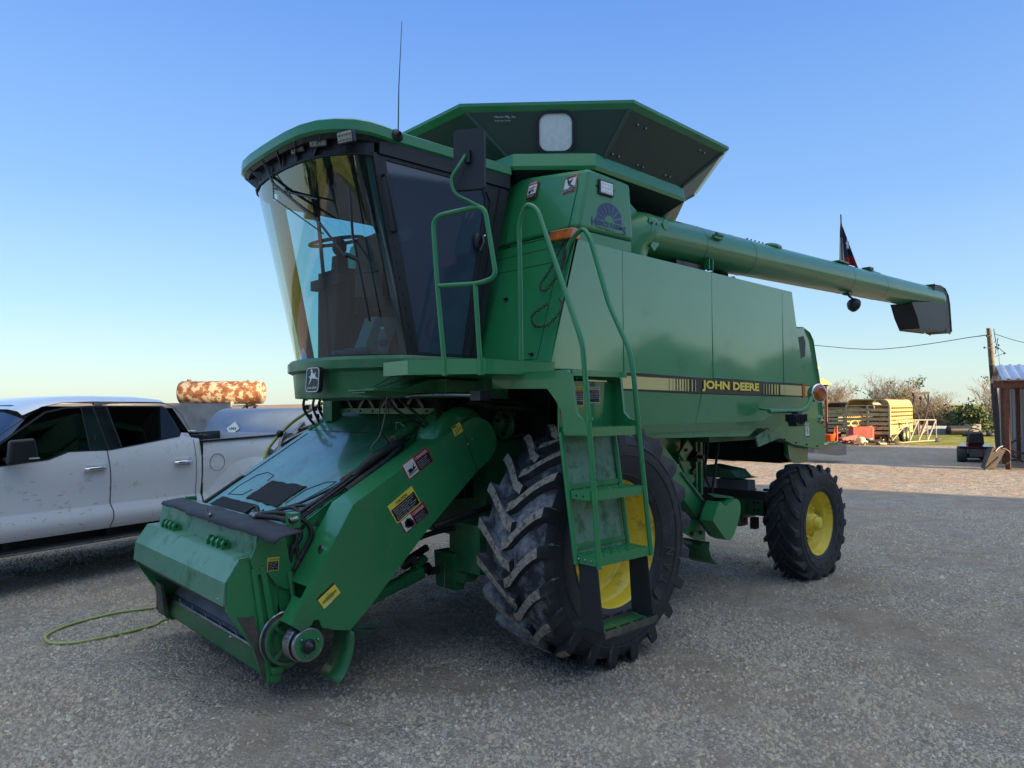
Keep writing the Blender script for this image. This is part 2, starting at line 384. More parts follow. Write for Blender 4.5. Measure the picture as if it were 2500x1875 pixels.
# faces on the box: front seam outline
def XB(z): return 3.785+.13*(z-3.075)/.46
fp=lambda y,z,d=.004:(XB(z)-d,y,z)
mb=MB().mat(seal); loop=[fp(3.50,3.09),fp(3.49,3.42),fp(3.51,3.475),fp(3.60,3.50),fp(4.02,3.565),fp(4.12,3.55),fp(4.17,3.45),fp(4.19,3.09)]
mb.tube(loop,.0025,4); obj('access_door_seam',mb,None,comb)
def decal(name,o,ax,ay,w,h,parts,parent=comb,label=None,th=.002,bg=None):
    """parts: list of (mat,x0,x1,y0,y1) in 0..1 and ('T',mat,text,x,y,hh,ww)"""
    o=Vector(o); ax=nz(ax); ay=nz(ay); an=ax.cross(ay).normalized(); mb=MB()
    P=lambda x,y,l: o+ax*(x*w)+ay*(y*h)+an*l
    lv=0
    for p in parts:
        if p[0]=='T': continue
        if p[0]=='P':
            mb.mat(p[1]); q=[P(x,y,th*.75*(lv)+th) for x,y in p[2]]; mb.prism(q,an*(th*.5)); continue
        m_,x0,x1,y0,y1=p
        mb.mat(m_); l=th*.7*lv
        mb.hexa([P(x0,y0,-th),P(x1,y0,-th),P(x1,y1,-th),P(x0,y1,-th)],[P(x0,y0,l+th*.5),P(x1,y0,l+th*.5),P(x1,y1,l+th*.5),P(x0,y1,l+th*.5)]); lv+=1 if lv<3 else 0
    for p in parts:
        if p[0]!='T': continue
        _,m_,t,x,y,hh,ww=p
        mb.mat(m_).text(t,P(x,y,th*.7*3+th*.8),ax,ay,hh*h,ww*w,bold=.015)
    return obj(name,mb,None,parent,label=label)
FALL=[('P',stK,[(.25,.72),(.35,.80),(.45,.62),(.7,.78),(.6,.6),(.55,.45),(.8,.36),(.78,.31),(.5,.38),(.38,.5)]),('P',stK,[(.2,.80),(.28,.87),(.34,.82),(.27,.76)]),('P',stK,[(.5,.27),(.95,.30),(.95,.26),(.5,.23)])]
DX=(0,-1,0)
# on the front face of the cover, normal -X -> ax must be -Y
sl_=Vector((.13/.46,0,1)).normalized()
decal('warning_decal',(3.850,4.01,3.415),DX,sl_,.105,.145,[(red,0,1,0,1),(white,.07,.93,.25,.8),(stK,.07,.93,.04,.24),('T',white,'! DANGER',.1,.84,.11,.8),('T',white,'Do not enter',.12,.15,.05,.7),('T',white,'with engine on',.12,.07,.05,.75),('P',stK,[(.2,.6),(.8,.66),(.8,.63),(.2,.57)]),('P',stK,[(.2,.45),(.7,.5),(.7,.35),(.62,.35),(.62,.45),(.4,.42),(.4,.3),(.2,.3)])],label='red and white danger sticker with a machine drawing')
decal('warning_decal',(XB(3.37)-.003,3.635,3.375),DX,sl_,.125,.145,[(org,0,1,0,1),(white,.07,.93,.25,.82),(stK,.07,.93,.04,.24),('T',stK,'! WARNING',.1,.86,.09,.8)]+FALL+[('T',white,'Do not stand above',.12,.15,.05,.75),('T',white,'rails or on roof',.12,.07,.05,.7)],label='orange and white warning sticker with a falling figure')
# light and logo on the side face
mb=MB().mat(blk); mb.box(4.02,4.185,3.405,3.43,3.365,3.475); mb.box(3.995,4.21,3.41,3.425,3.42,3.428)
wl=obj('work_light',mb,None,comb,bevel=.012,seg=3)
mb=MB().mat(lens); mb.box(4.035,4.17,3.400,3.41,3.378,3.462); mb.mat(white)
for i in range(4):
    for j in range(3): mb.sphere((4.055+i*.032,3.401,3.392+j*.028),.012,8,(1,.35,1))
obj('lens',mb,None,wl)
mb=MB().mat(purple); cxx,czz=4.15,3.178
for i in range(8):
    a=R(180-11.25-i*22.5); da0,da1=R(5.5),R(9.3)
    r0,r1=.048,.142-(.012 if i in(0,7) else 0)
    q=[(cxx+1.13*r*math.cos(t),3.418,czz+r*math.sin(t)) for r,t in ((r0,a-da0),(r1,a-da1),(r1,a+da1),(r0,a+da0))]
    mb.prism(q,(0,.003,0))
sx=(1,0,0)
mb.text('H',(3.945,3.417,3.118),sx,(0,0,1),.066,.052,bold=.02)
mb.text('EINZE',(4.003,3.417,3.133),sx,(0,0,1),.040,.140,bold=.02)
mb.text('FARM',(4.163,3.417,3.133),sx,(0,0,1),.040,.132,bold=.02)
mb.text('S',(4.302,3.417,3.103),sx,(0,0,1),.066,.042,bold=.02)
mb.text('MILES, TX',(4.105,3.417,3.101),sx,(0,0,1),.020,.105,bold=.01)
mb.box(4.01,4.095,3.416,3.42,3.116,3.1195); mb.box(4.22,4.295,3.416,3.42,3.105,3.1085)
obj('farm_logo',mb,None,comb)
# amber marker light wrapped on the corner
mb=MB().mat(amber)
mb.hexa([(3.735,3.63,2.995),(3.70,3.63,3.00),(3.70,3.395,2.985),(3.80,3.395,2.985),(3.80,3.43,2.985)],[(3.735,3.62,3.075),(3.705,3.61,3.07),(3.72,3.40,3.065),(3.79,3.40,3.065),(3.80,3.43,3.065)])
mk=obj('marker_light',mb,None,comb,bevel=.006)
mb=MB().mat(blk); mb.box(3.70,3.76,3.615,3.655,2.995,3.065); obj('light_housing',mb,None,mk)

# ---- grain tank, collar and flared extension
def octo(xf,xr,y,cy,cx0,cx1,z,dz=0):
    """front X, rear X, side Y, chamfer-Y, side start X, side end X"""
    y2=2*YC-y; c2=2*YC-cy
    return [(xf,cy,z),(cx0,y,z),(cx1,y,z-dz),(xr,cy,z-dz),(xr,c2,z-dz),(cx1,y2,z-dz),(cx0,y2,z),(xf,c2,z)]
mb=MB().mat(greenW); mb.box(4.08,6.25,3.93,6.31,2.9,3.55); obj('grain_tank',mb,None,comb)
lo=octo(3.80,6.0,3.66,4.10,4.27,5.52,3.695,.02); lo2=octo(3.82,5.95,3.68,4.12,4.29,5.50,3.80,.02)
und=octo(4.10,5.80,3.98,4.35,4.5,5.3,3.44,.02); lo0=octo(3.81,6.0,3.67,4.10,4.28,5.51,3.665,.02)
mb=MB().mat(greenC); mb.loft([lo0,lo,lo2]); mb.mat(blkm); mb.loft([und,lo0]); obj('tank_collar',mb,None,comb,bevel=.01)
rb=octo(3.535,6.88,3.46,4.43,4.50,5.90,4.19,.03); bb=octo(3.87,6.0,3.68,4.22,4.41,5.48,3.79,.02)
def scale_o(o_,k,dz=0): 
    cx=sum(p[0] for p in o_)/8; return [(cx+(p[0]-cx)*k,YC+(p[1]-YC)*k,p[2]+dz) for p in o_]
def lerp(a,b,t): return [tuple(x+(y-x)*t for x,y in zip(p,q)) for p,q in zip(a,b)]
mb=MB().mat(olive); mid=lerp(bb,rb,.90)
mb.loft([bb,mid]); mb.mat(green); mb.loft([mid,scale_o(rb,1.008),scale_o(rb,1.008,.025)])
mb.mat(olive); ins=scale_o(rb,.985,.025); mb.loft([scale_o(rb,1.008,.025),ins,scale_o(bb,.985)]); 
ext=obj('tank_extension',mb,None,comb)
mb=MB().mat(olive)
for i in range(8):
    mb=MB().mat(olive); mb.bar(Vector(bb[i])*.98+Vector(mid[i])*.02,mid[i],.035,.02); obj('corner_flange',mb,None,ext)
a=Vector(bb[0]);b=Vector(bb[1]); 
mb=MB().mat(greenF); mb.prism([a.lerp(b,.03)+Vector((-.01,-.01,0)),a.lerp(b,.12)+Vector((-.035,-.035,.035)),a.lerp(b,.88)+Vector((-.035,-.035,.035)),a.lerp(b,.98)+Vector((-.01,-.01,0))],(-.006,-.006,.0)); obj('flange_plate',mb,None,ext)
# window in the front corner panel
A=Vector(bb[0]);B=Vector(bb[1]);Cc=Vector(mid[1]);Dd=Vector(mid[0])
def onpan(s,t,l=0):
    n_=((B-A).cross(Dd-A)).normalized(); 
    if n_.z>0: n_=-n_
    return (A.lerp(B,s)).lerp(Dd.lerp(Cc,s),t)+n_*l
wc=onpan(.53,.55); ua=(B-A).normalized(); na=(B-A).cross(Dd-A).normalized()
if na.z>0: na=-na
va=na.cross(ua); va=va if va.z>0 else -va
def rrect(w_,h_,r_,l,n=5):
    out=[]
    for cx_,cy_,a0 in ((w_/2-r_,h_/2-r_,0),(-w_/2+r_,h_/2-r_,90),(-w_/2+r_,-h_/2+r_,180),(w_/2-r_,-h_/2+r_,270)):
        for i in range(n+1):
            a=R(a0+90*i/n); out.append(wc+ua*(cx_+r_*math.cos(a))+va*(cy_+r_*math.sin(a))+na*l)
    return out
mb=MB().mat(blk); mb.loft([rrect(.31,.335,.09,.0),rrect(.31,.335,.09,.02),rrect(.26,.285,.07,.02),rrect(.26,.285,.07,.004)],cap=False); fr_=obj('tank_window_frame',mb,None,ext)
mb=MB(); mb.prism(rrect(.265,.29,.07,.006),na*.004); 
gm=M('frosted_pane',(.80,.86,.86),.35,coat=.5,var=.12,vs=30,emit=None); obj('pane',mb,gm,fr_)
mb=MB().mat(silver); o_=onpan(.15,.86,.004)
mb.text('Maurer Mfg., Inc.',o_,ua,va,.022,.17); mb.text('Spearville, Kansas',o_-va*.024,ua,va,.014,.13); obj('maker_print',mb,None,ext)
mb=MB().mat(steel)
P2=[Vector(bb[1]),Vector(bb[2]),Vector(mid[2]),Vector(mid[1])]
for s,t in ((.05,.12),(.12,.12),(.35,.10),(.42,.10),(.7,.12),(.76,.12),(.12,.80),(.2,.80),(.78,.85),(.84,.84)):
    p=P2[0].lerp(P2[1],s).lerp(P2[3].lerp(P2[2],s),t); mb.sphere(p+Vector((0,-.006,-.004)),.011,8)
obj('bolt_heads',mb,None,ext)

# ---- unloading auger
mb=MB().mat(greenA); zA=lambda x:3.235+.0245*(x-5.2); YA=3.645
def seg(x0,x1,r): mb.tube([(x0,YA,zA(x0)),(x1,YA,zA(x1))],r,28)
seg(4.74,5.56,.183); seg(5.56,6.42,.181); seg(6.42,8.76,.177); seg(8.76,9.80,.175); seg(9.80,12.05,.172)
mb.tube([(4.66,3.70,2.88),(4.66,3.70,3.05),(4.70,3.68,3.18),(4.80,YA,3.225),(4.86,YA,zA(4.86))],[.20,.20,.20,.19,.188],24)
mb.hexa([(4.55,3.6,3.2),(4.9,3.6,3.3),(4.9,3.75,3.3),(4.55,3.75,3.2)],[(4.60,3.64,3.47),(4.68,3.64,3.47),(4.68,3.72,3.47),(4.60,3.72,3.47)])
aug=obj('unloading_auger',mb,None,comb)
mb=MB().mat(seal)
for x,r in ((5.56,.183),(6.42,.181),(8.76,.177),(9.80,.175)): mb.lathe([(r,-.004),(r+.0015,0),(r,.004)],(x,YA,zA(x)),(1,0,.0245),28)
obj('joint_ring',mb,None,aug)
mb=MB().mat(greenC)
for x in (5.62,5.68): mb.box(x,x+.010,3.49,3.55,3.02,3.12)
mb.box(5.64,5.78,3.44,3.47,3.30,3.33); mb.tube([(5.66,3.44,3.335),(5.76,3.44,3.335)],.018,8)
mb.box(6.20,6.95,3.63,3.66,3.43,3.452)
for i in range(9): mb.mat(blkm).cyl((6.3+i*.075,3.50,3.40+i*.001),(6.3+i*.075,3.49,3.402+i*.001),.008,6)
mb.mat(greenC).sphere((7.0,3.60,3.44),.08,10,(2,1,.5)); mb.box(8.55,8.80,3.56,3.7,3.50,3.515); mb.box(9.45,9.9,3.6,3.66,3.52,3.53); mb.mat(blkm).box(9.5,9.62,3.58,3.68,3.525,3.56)
obj('bracket',mb,None,aug)
mb=MB().mat(greenC); mb.box(4.72,4.84,3.478,3.492,3.19,3.32)
for dx in (.03,.09):
    for dz in (.035,.095): mb.mat(blkm).cyl((4.72+dx,3.48,3.19+dz),(4.72+dx,3.465,3.19+dz),.012,8)
mb.mat(greenC).cyl((4.93,3.47,3.30),(4.93,3.46,3.30),.045,12); mb.prism([(4.74,3.48,3.10),(4.80,3.48,3.17),(4.86,3.48,3.13),(4.79,3.48,3.06)],(0,.01,0))
obj('bolt_plate',mb,None,aug)
pr=[(11.66,3.56),(11.98,3.57),(12.16,3.55),(12.30,3.46),(12.36,3.33),(12.42,2.93),(12.36,2.885),(12.18,2.90),(12.16,2.925),(12.05,2.895),(11.02,2.87),(10.86,3.02),(10.72,3.20),(11.3,3.26),(11.58,3.33)]
mb=MB().mat(blk); yA,yB=3.50,3.77; pr=[(11.45+(x-11.45)*.965,z) for x,z in pr]
mb.prism([(x,yA,z) for x,z in pr],(0,yB-yA,0)); sp=obj('rubber_spout',mb,None,aug,bevel=.05,seg=4)
mb=MB().mat(steel)
for x,z in ((11.7,3.53),(11.95,3.55),(12.2,3.49),(11.45,2.90)): mb.sphere((11.45+(x-11.45)*.965,3.497,z),.012,8)
obj('rivet',mb,None,sp)
mb=MB().mat(greenC); mb.lathe([(.171,0),(.168,.06),(.14,.16),(.08,.21),(0,.23)],(12.05,YA,zA(12.05)),(1,0,0),24); obj('end_cap',mb,None,aug)
mb=MB().mat(blkm); mb.tube([(8.88,3.62,3.16),(8.90,3.60,3.12),(9.0,3.60,3.10)],.014,8); mb.box(8.84,8.96,3.58,3.66,3.14,3.17)
hl=obj('hanging_lamp',mb,None,aug); mb=MB().mat(blk); ax_=Vector((.75,-.35,-.30)); mb.lathe([(0,-.07),(.05,-.06),(.08,-.02),(.085,.03),(.07,.045)],(9.02,3.60,3.03),ax_,16); mb.mat(lens).lathe([(.07,.04),(0,.055)],(9.02,3.60,3.03),ax_,16); obj('lamp_head',mb,None,hl)
mb=MB().mat(blkm); mb.box(6.2,6.33,3.72,4.3,2.9,3.12); mb.box(5.2,5.6,3.55,3.75,2.9,3.06); mb.mat(greenF).prism([(5.9,3.52,2.93),(5.9,3.52,2.98),(6.1,3.52,3.02),(6.2,3.52,2.93)],(0,.05,0)); obj('auger_saddle',mb,None,comb)

# ---- rear hood, skirt and chopper
yH,yH2=3.60,2*YC-3.60
mb=MB().mat(greenP); pts=[(6.95,1.6),(6.95,2.615),(7.66,2.63),(7.77,2.60),(7.85,2.52),(7.92,2.30),(8.0,2.05),(8.06,1.68),(8.0,1.62)]
mb.prism([(x,yH,z) for x,z in pts],(0,yH2-yH,0)); obj('rear_hood',mb,None,comb,bevel=.03,seg=3)
mb=MB().mat(olive); mb.prism([(7.50,yH-.003,2.53),(7.66,yH-.003,2.56),(7.71,yH-.003,2.49),(7.69,yH-.003,2.34),(7.60,yH-.003,2.31),(7.56,yH-.003,2.37)],(0,.006,0)); obj('dark_olive_patch',mb,None,comb)  # flat dark olive shape on the hood side
mb=MB().mat(stK); mb.box(7.30,7.93,yH-.004,yH+.001,1.895,2.02); mb.mat(cream); mb.box(7.30,7.93,yH-.006,yH,1.905,2.01); obj('rear_stripe',mb,None,comb)
mb=MB().mat(green); sk=[(6.98,1.715),(7.5,1.675),(7.94,1.64),(8.03,1.58),(8.06,1.50),(8.06,1.40),(8.02,1.33),(7.95,1.31),(7.30,1.39),(6.64,1.57)]
mb.prism([(x,3.555,z) for x,z in sk],(0,.03,0)); mb.prism([(x,2*YC-3.555,z) for x,z in sk],(0,-.03,0)); mb.box(8.0,8.03,3.58,2*YC-3.58,1.34,1.66)
mb.mat(greenF); mb.hexa([(6.64,3.56,1.565),(7.30,3.56,1.385),(7.30,3.85,1.42),(6.64,3.85,1.60)],[(6.64,3.56,1.575),(7.30,3.56,1.395),(7.30,3.85,1.43),(6.64,3.85,1.61)])
mb.hexa([(7.30,3.56,1.385),(7.95,3.56,1.305),(7.95,3.85,1.34),(7.30,3.85,1.42)],[(7.30,3.56,1.395),(7.95,3.56,1.315),(7.95,3.85,1.35),(7.30,3.85,1.43)])
mb.prism([(6.42,3.50,1.50),(6.62,3.50,1.57),(6.95,3.50,1.48),(6.47,3.50,1.40)],(0,.02,0))
skt=obj('rear_skirt',mb,None,comb,bevel=.012,seg=3)
mb=MB().mat(blkm)
for x,z in ((7.1,1.45),(7.35,1.405),(7.6,1.375),(7.85,1.35),(7.9,1.62),(7.96,1.60),(6.75,1.56)): mb.sphere((x,3.55,z),.01,8)
obj('bolt_heads',mb,None,skt)
decal('warning_decal',(7.57,3.551,1.44),(1,0,0),(0,0,1),.085,.16,[(white,0,1,0,1),(org,.06,.94,.84,.96),(stK,.06,.94,.04,.18),('P',stK,[(.3,.3),(.6,.45),(.4,.6),(.7,.8),(.55,.8),(.3,.6),(.45,.45)])],label='small white warning sticker on the rear skirt')
mb=MB().mat(blkm); mb.lathe([(.115,-1.42),(.115,1.42)],(7.62,YC,1.285),(0,1,0),20); mb.box(7.40,7.80,3.74,6.5,1.175,1.19); mb.box(7.38,7.40,3.74,6.5,1.175,1.44)
mb.mat(greenF)
for i in range(40): 
    if random.random()<.7: mb.box(7.37,7.378,3.95+i*.06,3.965+i*.06,1.325,1.335)
ch=obj('straw_chopper',mb,None,comb)
mb=MB().mat(green); mb.prism([(x,3.66,z) for x,z in ((7.36,1.41),(7.36,1.27),(7.46,1.20),(7.60,1.17),(7.84,1.17),(7.84,1.34))],(0,.03,0)); mb.prism([(x,3.62,z) for x,z in ((7.30,1.40),(7.34,1.24),(7.42,1.34))],(0,.02,0)); obj('end_plate',mb,None,ch,bevel=.006)
# side lamp on its arm
mb=MB().mat(green); mb.tube(smooth_path([(6.30,3.30,1.745),(6.75,3.22,1.745),(6.86,3.20,1.77),(6.97,3.20,1.88)],.08),.022,10); mb.tube([(6.34,3.42,1.77),(6.34,3.29,1.755),(6.5,3.26,1.755)],.012,8); la=obj('lamp_arm',mb,None,comb)
lax=Vector((-.35,-.94,0)).normalized()
mb=MB().mat(greenC).lathe([(0,.10),(.06,.085),(.085,.05),(.09,0),(.094,-.005)],(7.09,3.19,1.92),-lax*1,24)
mb.mat(chrome).lathe([(.094,0),(.096,-.015),(.082,-.02)],(7.09,3.19,1.92),-lax,24); tl=obj('tail_lamp',mb,None,la)
mb=MB().mat(amber).lathe([(.082,-.014),(.065,-.03),(.03,-.036),(0,-.038)],(7.09,3.19,1.92),-lax,20); mb.lathe([(.055,-.036),(.05,-.045),(.045,-.036)],(7.09,3.19,1.92),-lax,20); obj('lens',mb,None,tl)
mb=MB().mat(blk); mb.hexa([(6.56,3.16,1.60),(6.70,3.16,1.60),(6.70,3.24,1.60),(6.56,3.24,1.60)],[(6.50,3.15,1.715),(6.78,3.15,1.715),(6.78,3.25,1.715),(6.50,3.25,1.715)]); mb.box(6.60,6.70,3.17,3.23,1.71,1.74)
for i in range(6): mb.box(6.53+i*.04,6.54+i*.04,3.14,3.26,1.62+.01*abs(i-2.5),1.715)
obj('flood_lamp',mb,None,la,bevel=.008)
# ---- cab
CY=4.93
def cabring(pts,z,xr,ye=None):
    """pts from door corner to centre; mirrored about CY, returned as open list from near side to far side, with rear ends at xr"""
    a=[(x,y,z) for x,y in pts]; b=[(x,2*CY-y,z) for x,y in pts[::-1]]
    return ([(xr,pts[0][1],z)] if xr else [])+a+b+([(xr,2*CY-pts[0][1],z)] if xr else [])
WT=[(2.565,4.15),(2.50,4.175),(2.43,4.235),(2.36,4.32),(2.30,4.44),(2.26,4.60),(2.24,4.80)]
WB=[(2.865,4.15),(2.80,4.185),(2.73,4.27),(2.66,4.38),(2.59,4.52),(2.54,4.68),(2.515,4.85)]
def wring(t,off=0,z=None): 
    o=[]
    for (x0,y0),(x1,y1) in zip(WB,WT): o.append((x0+(x1-x0)*t-off,y0+(y1-y0)*t-off*.5))
    return cabring(o,2.155+(3.50-2.155)*t if z is None else z,None)
mb=MB().mat(gWind); mb.smooth=True
mb.loft([wring(i/8) for i in range(9)],closed=False,smooth=True); ws_=obj('windshield',mb,None,comb)
for s in (1,-1):
    mb=MB().mat(blk)
    f_=lambda p: p if s==1 else (p[0],2*CY-p[1],p[2])
    mb.bar(f_((2.86,4.165,2.16)),f_((2.565,4.165,3.52)),.05,.03)
    obj('corner_pillar',mb,None,comb)
mb=MB().mat(blk); mb.tube(wring(1.0,.006),.010,6); mb.mat(greenC); obj('glass_seal',mb,None,ws_)
# pale inner trim strip along the near edge of the glass
mb=MB().mat(M('pillar_trim',(.23,.20,.19),.6,var=.1)); r0=wring(0,-.012); r1=wring(1,-.012)
mb.loft([[r0[0],r0[1]],[r1[0],r1[1]]],closed=False); mb.loft([[r0[-1],r0[-2]],[r1[-1],r1[-2]]],closed=False); obj('pillar_trim',mb,None,comb)
# base skirt
def basering(off,z,xr=3.42,dy=0):
    o=[(x-off*.95,y-off*.75) for x,y in WB]; return cabring(o,z,xr)
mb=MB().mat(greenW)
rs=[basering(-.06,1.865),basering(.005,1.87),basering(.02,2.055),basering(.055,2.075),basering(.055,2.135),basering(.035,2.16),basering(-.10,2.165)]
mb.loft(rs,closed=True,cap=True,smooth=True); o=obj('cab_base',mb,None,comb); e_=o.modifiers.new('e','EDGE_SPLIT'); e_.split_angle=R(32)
# emblem on the base
bo=Vector((2.478,4.86,0)); 
bx=Vector((.10,-.99,0)).normalized(); bz=Vector((.06,0,1)).normalized(); bn=bx.cross(bz).normalized()
def RR(o,ax,ay,w_,h_,r_,l,nn=5):
    an=Vector(ax).cross(Vector(ay)).normalized(); out=[]
    for cx_,cy_,a0 in ((w_/2-r_,h_/2-r_,0),(-w_/2+r_,h_/2-r_,90),(-w_/2+r_,-h_/2+r_,180),(w_/2-r_,-h_/2+r_,270)):
        for i in range(nn+1):
            a=R(a0+90*i/nn); out.append(Vector(o)+Vector(ax)*(cx_+r_*math.cos(a))+Vector(ay)*(cy_+r_*math.sin(a))+an*l)
    return out
bc=Vector((2.455,4.735,1.995))
mb=MB().mat(stK); mb.prism(RR(bc,bx,bz,.17,.185,.035,0),bn*.035); mb.mat(silver)
q1=RR(bc,bx,bz,.162,.176,.033,.0352); q2=RR(bc,bx,bz,.150,.164,.028,.0352); mb.loft([q1,[p+bn*.002 for p in q1],[p+bn*.002 for p in q2],q2])
deer=[(-.30,.02),(-.21,.06),(-.18,.16),(-.16,.28),(-.25,.33),(-.235,.37),(-.15,.375),(-.2,.47),(-.15,.48),(-.13,.41),(-.1,.5),(-.06,.49),(-.10,.40),(-.06,.35),(-.04,.25),(.02,.17),(.16,.17),(.24,.26),(.27,.24),(.22,.12),(.24,.04),(.38,-.04),(.50,-.08),(.49,-.12),(.34,-.09),(.18,-.06),(.10,-.10),(.02,-.04),(-.08,-.08),(-.18,-.22),(-.30,-.36),(-.34,-.34),(-.24,-.18),(-.20,-.06),(-.26,-.03),(-.36,.03),(-.42,.02),(-.42,.06)]
mb.prism([bc+bx*(x*.135+.004)+bz*(y*.145+.018)+bn*.0352 for x,y in deer],bn*.003)
mb.text('JOHN DEERE',bc-bx*.058-bz*.070+bn*.0375,bx,bz,.020,.116,bold=.02)
obj('emblem',mb,None,comb)
# roof
RO=[(2.75,4.12),(2.60,4.10),(2.50,4.10),(2.40,4.13),(2.30,4.21),(2.22,4.32),(2.175,4.46),(2.155,4.64),(2.15,4.85)]
def rring(off,z,xr=3.80,dz=0):
    return cabring([(x+off*(1.0 if y>4.3 else .8),y+off*(.3+.7*(x-2.15)/.6)) for x,y in RO],z,xr)
mb=MB().mat(greenC)
mb.loft([rring(.02,3.615),rring(0,3.63),rring(0,3.695),rring(.02,3.708),rring(.09,3.722),rring(.22,3.735),rring(.40,3.745)],closed=True,cap=True,smooth=True)
rf=obj('cab_roof',mb,None,comb); e_=rf.modifiers.new('e','EDGE_SPLIT'); e_.split_angle=R(23)
mb=MB().mat(blk); r0=rring(.025,3.618,None)[0:]; 
ro=[Vector(p) for p in rring(.025,3.618,None)]; n_=len(ro)
wi=wring(1.0)
# visor: from roof edge down and in to the top of the glass
def resamp(L,n):
    L=[Vector(p) for p in L]; d=[0]
    for a_,b_ in zip(L,L[1:]): d.append(d[-1]+(b_-a_).length)
    out=[]
    for i in range(n):
        t=d[-1]*i/(n-1); j=max(k for k in range(len(d)) if d[k]<=t+1e-9); j=min(j,len(L)-2)
        out.append(L[j].lerp(L[j+1],(t-d[j])/(d[j+1]-d[j])))
    return out
A_=resamp(ro,30); B_=resamp([Vector(p) for p in wi],30)
mb.loft([A_,[a.lerp(b,.25)+Vector((0,0,.0)) for a,b in zip(A_,B_)],[Vector((b.x-.0,b.y,3.60)) for b in B_],B_],closed=False)
for i in (7,10,13,16,19,22):
    a,b=A_[i],B_[i]; mb.hexa([b+Vector((-.01,0,0)),b+Vector((-.01,.012,0)),a+Vector((0,.012,-.012)),a+Vector((0,0,-.012))],[b+Vector((-.01,0,.1)),b+Vector((-.01,.012,.1)),a+Vector((0,.012,0)),a])
mb.mat(blk); mb.box(2.60,3.80,4.135,4.16,3.52,3.62); mb.box(2.60,3.80,2*CY-4.16,2*CY-4.135,3.52,3.62); mb.box(3.78,3.80,4.15,5.70,3.50,3.62)
obj('roof_visor',mb,None,rf)
for (c_,aw) in (((2.35,4.16,3.575),(.32,-.95,0)),((2.27,4.38,3.59),(.5,-.86,0)),((2.235,4.61,3.60),(.25,-.97,0))):
    ax=nz(aw); ay=Vector((-.15,0,1)).normalized(); an=ax.cross(ay).normalized()
    mb=MB().mat(blkm); mb.prism(RR(c_,ax,ay,.135,.082,.01,-.03,2),an*.03); wl=obj('work_light',mb,None,rf)
    mb=MB().mat(M('roof_lens',(.30,.27,.22),.25,coat=.5,var=.3,vs=60)); mb.prism(RR(c_,ax,ay,.12,.068,.008,.0,2),an*.004)
    for i in range(4):
        for j in range(2): mb.sphere(Vector(c_)+ax*(-.044+i*.029)+ay*(-.016+j*.032)+an*.003,.012,8)
    obj('lens',mb,None,wl)
mb=MB().mat(M('beacon_cap',(.75,.66,.45),.5)); mb.lathe([(.09,0),(.085,.03),(.05,.05),(0,.055)],(2.62,4.42,3.735),(0,0,1),20); obj('roof_dome',mb,None,rf)
mb=MB().mat(blk); mb.lathe([(.045,0),(.045,.01),(.02,.02),(.012,.045)],(2.725,4.118,3.665),(0,-1,.2),16); mb.tube([(2.725,4.10,3.68),(2.73,4.10,4.0),(2.755,4.10,4.47)],[.0045,.0035,.002],6); obj('antenna',mb,None,comb)
# door
for s in (0,1):
    F=(lambda p:p) if s==0 else (lambda p:(p[0],2*CY-p[1],p[2]))
    y=4.15
    o1=[(2.565,y,3.515),(2.865,y,2.165),(3.47,y,2.165),(3.80,y,3.515)]
    g1=[(2.655,y,3.49),(2.935,y,2.185),(3.33,y,2.185),(3.555,y,3.40),(3.52,y,3.47),(3.46,y,3.49)]
    fr=MB().mat(blk)
    oo=[F(p) for p in [(2.565,y,3.515),(2.655,y,3.49),(2.935,y,2.185),(2.865,y,2.165)]]
    th=Vector((0,.02 if s==0 else -.02,0))
    fr.prism(oo,th); fr.prism([F(p) for p in [(2.865,y,2.165),(2.935,y,2.185),(3.33,y,2.185),(3.47,y,2.165)]],th)
    fr.prism([F(p) for p in [(3.33,y,2.185),(3.555,y,3.40),(3.52,y,3.47),(3.46,y,3.49),(3.47,y,3.515),(3.80,y,3.515),(3.47,y,2.165)]],th)
    fr.prism([F(p) for p in [(2.565,y,3.515),(2.655,y,3.49),(3.46,y,3.49),(3.47,y,3.515)]],th)
    fr.mat(blkm).tube([F((3.36,y-.004,2.18)),F((3.60,y-.004,3.38)),F((3.56,y-.004,3.45))],.008,6)
    fr.mat(seal).tube([F((3.41,y-.004,2.18)),F((3.70,y-.004,3.5))],.006,6)
    d=obj('cab_door' if s==0 else 'cab_side_frame',fr,None,comb,bevel=.003)
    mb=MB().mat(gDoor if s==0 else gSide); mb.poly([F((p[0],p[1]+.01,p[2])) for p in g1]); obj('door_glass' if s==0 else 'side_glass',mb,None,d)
    if s==0:
        mb=MB().mat(blkm); mb.tube(smooth_path([(2.63,y,3.375),(2.63,y-.05,3.375),(2.715,y-.05,3.0),(2.715,y,3.0)],.02),.010,8); obj('grab_bar',mb,None,d)
        mb=MB().mat(blk)
        for i in range(12): t=(i+.5)/12; mb.box(2.60+.28*t-.006,2.60+.28*t+.010,y-.008,y,3.44-1.24*t-.035,3.44-1.24*t+.035)
        obj('hinge',mb,None,d)
        mb=MB().mat(blkm); mb.sphere((3.47,y-.01,3.05),.05,12,(.8,.3,1.4)); mb.tube([(3.50,y-.03,3.09),(3.49,y-.055,3.04),(3.455,y-.05,2.965)],.012,8); mb.mat(chrome).sphere((3.515,y-.035,3.095),.012,8); obj('door_handle',mb,None,d)
        mb=MB().mat(blkm); mb.tube([(3.47,y+.03,3.0),(3.36,y+.03,2.90),(3.33,y+.03,2.80),(3.28,y+.03,2.5)],.008,6); mb.box(3.31,3.37,y+.02,y+.04,2.86,2.90); obj('gas_strut',mb,None,d)
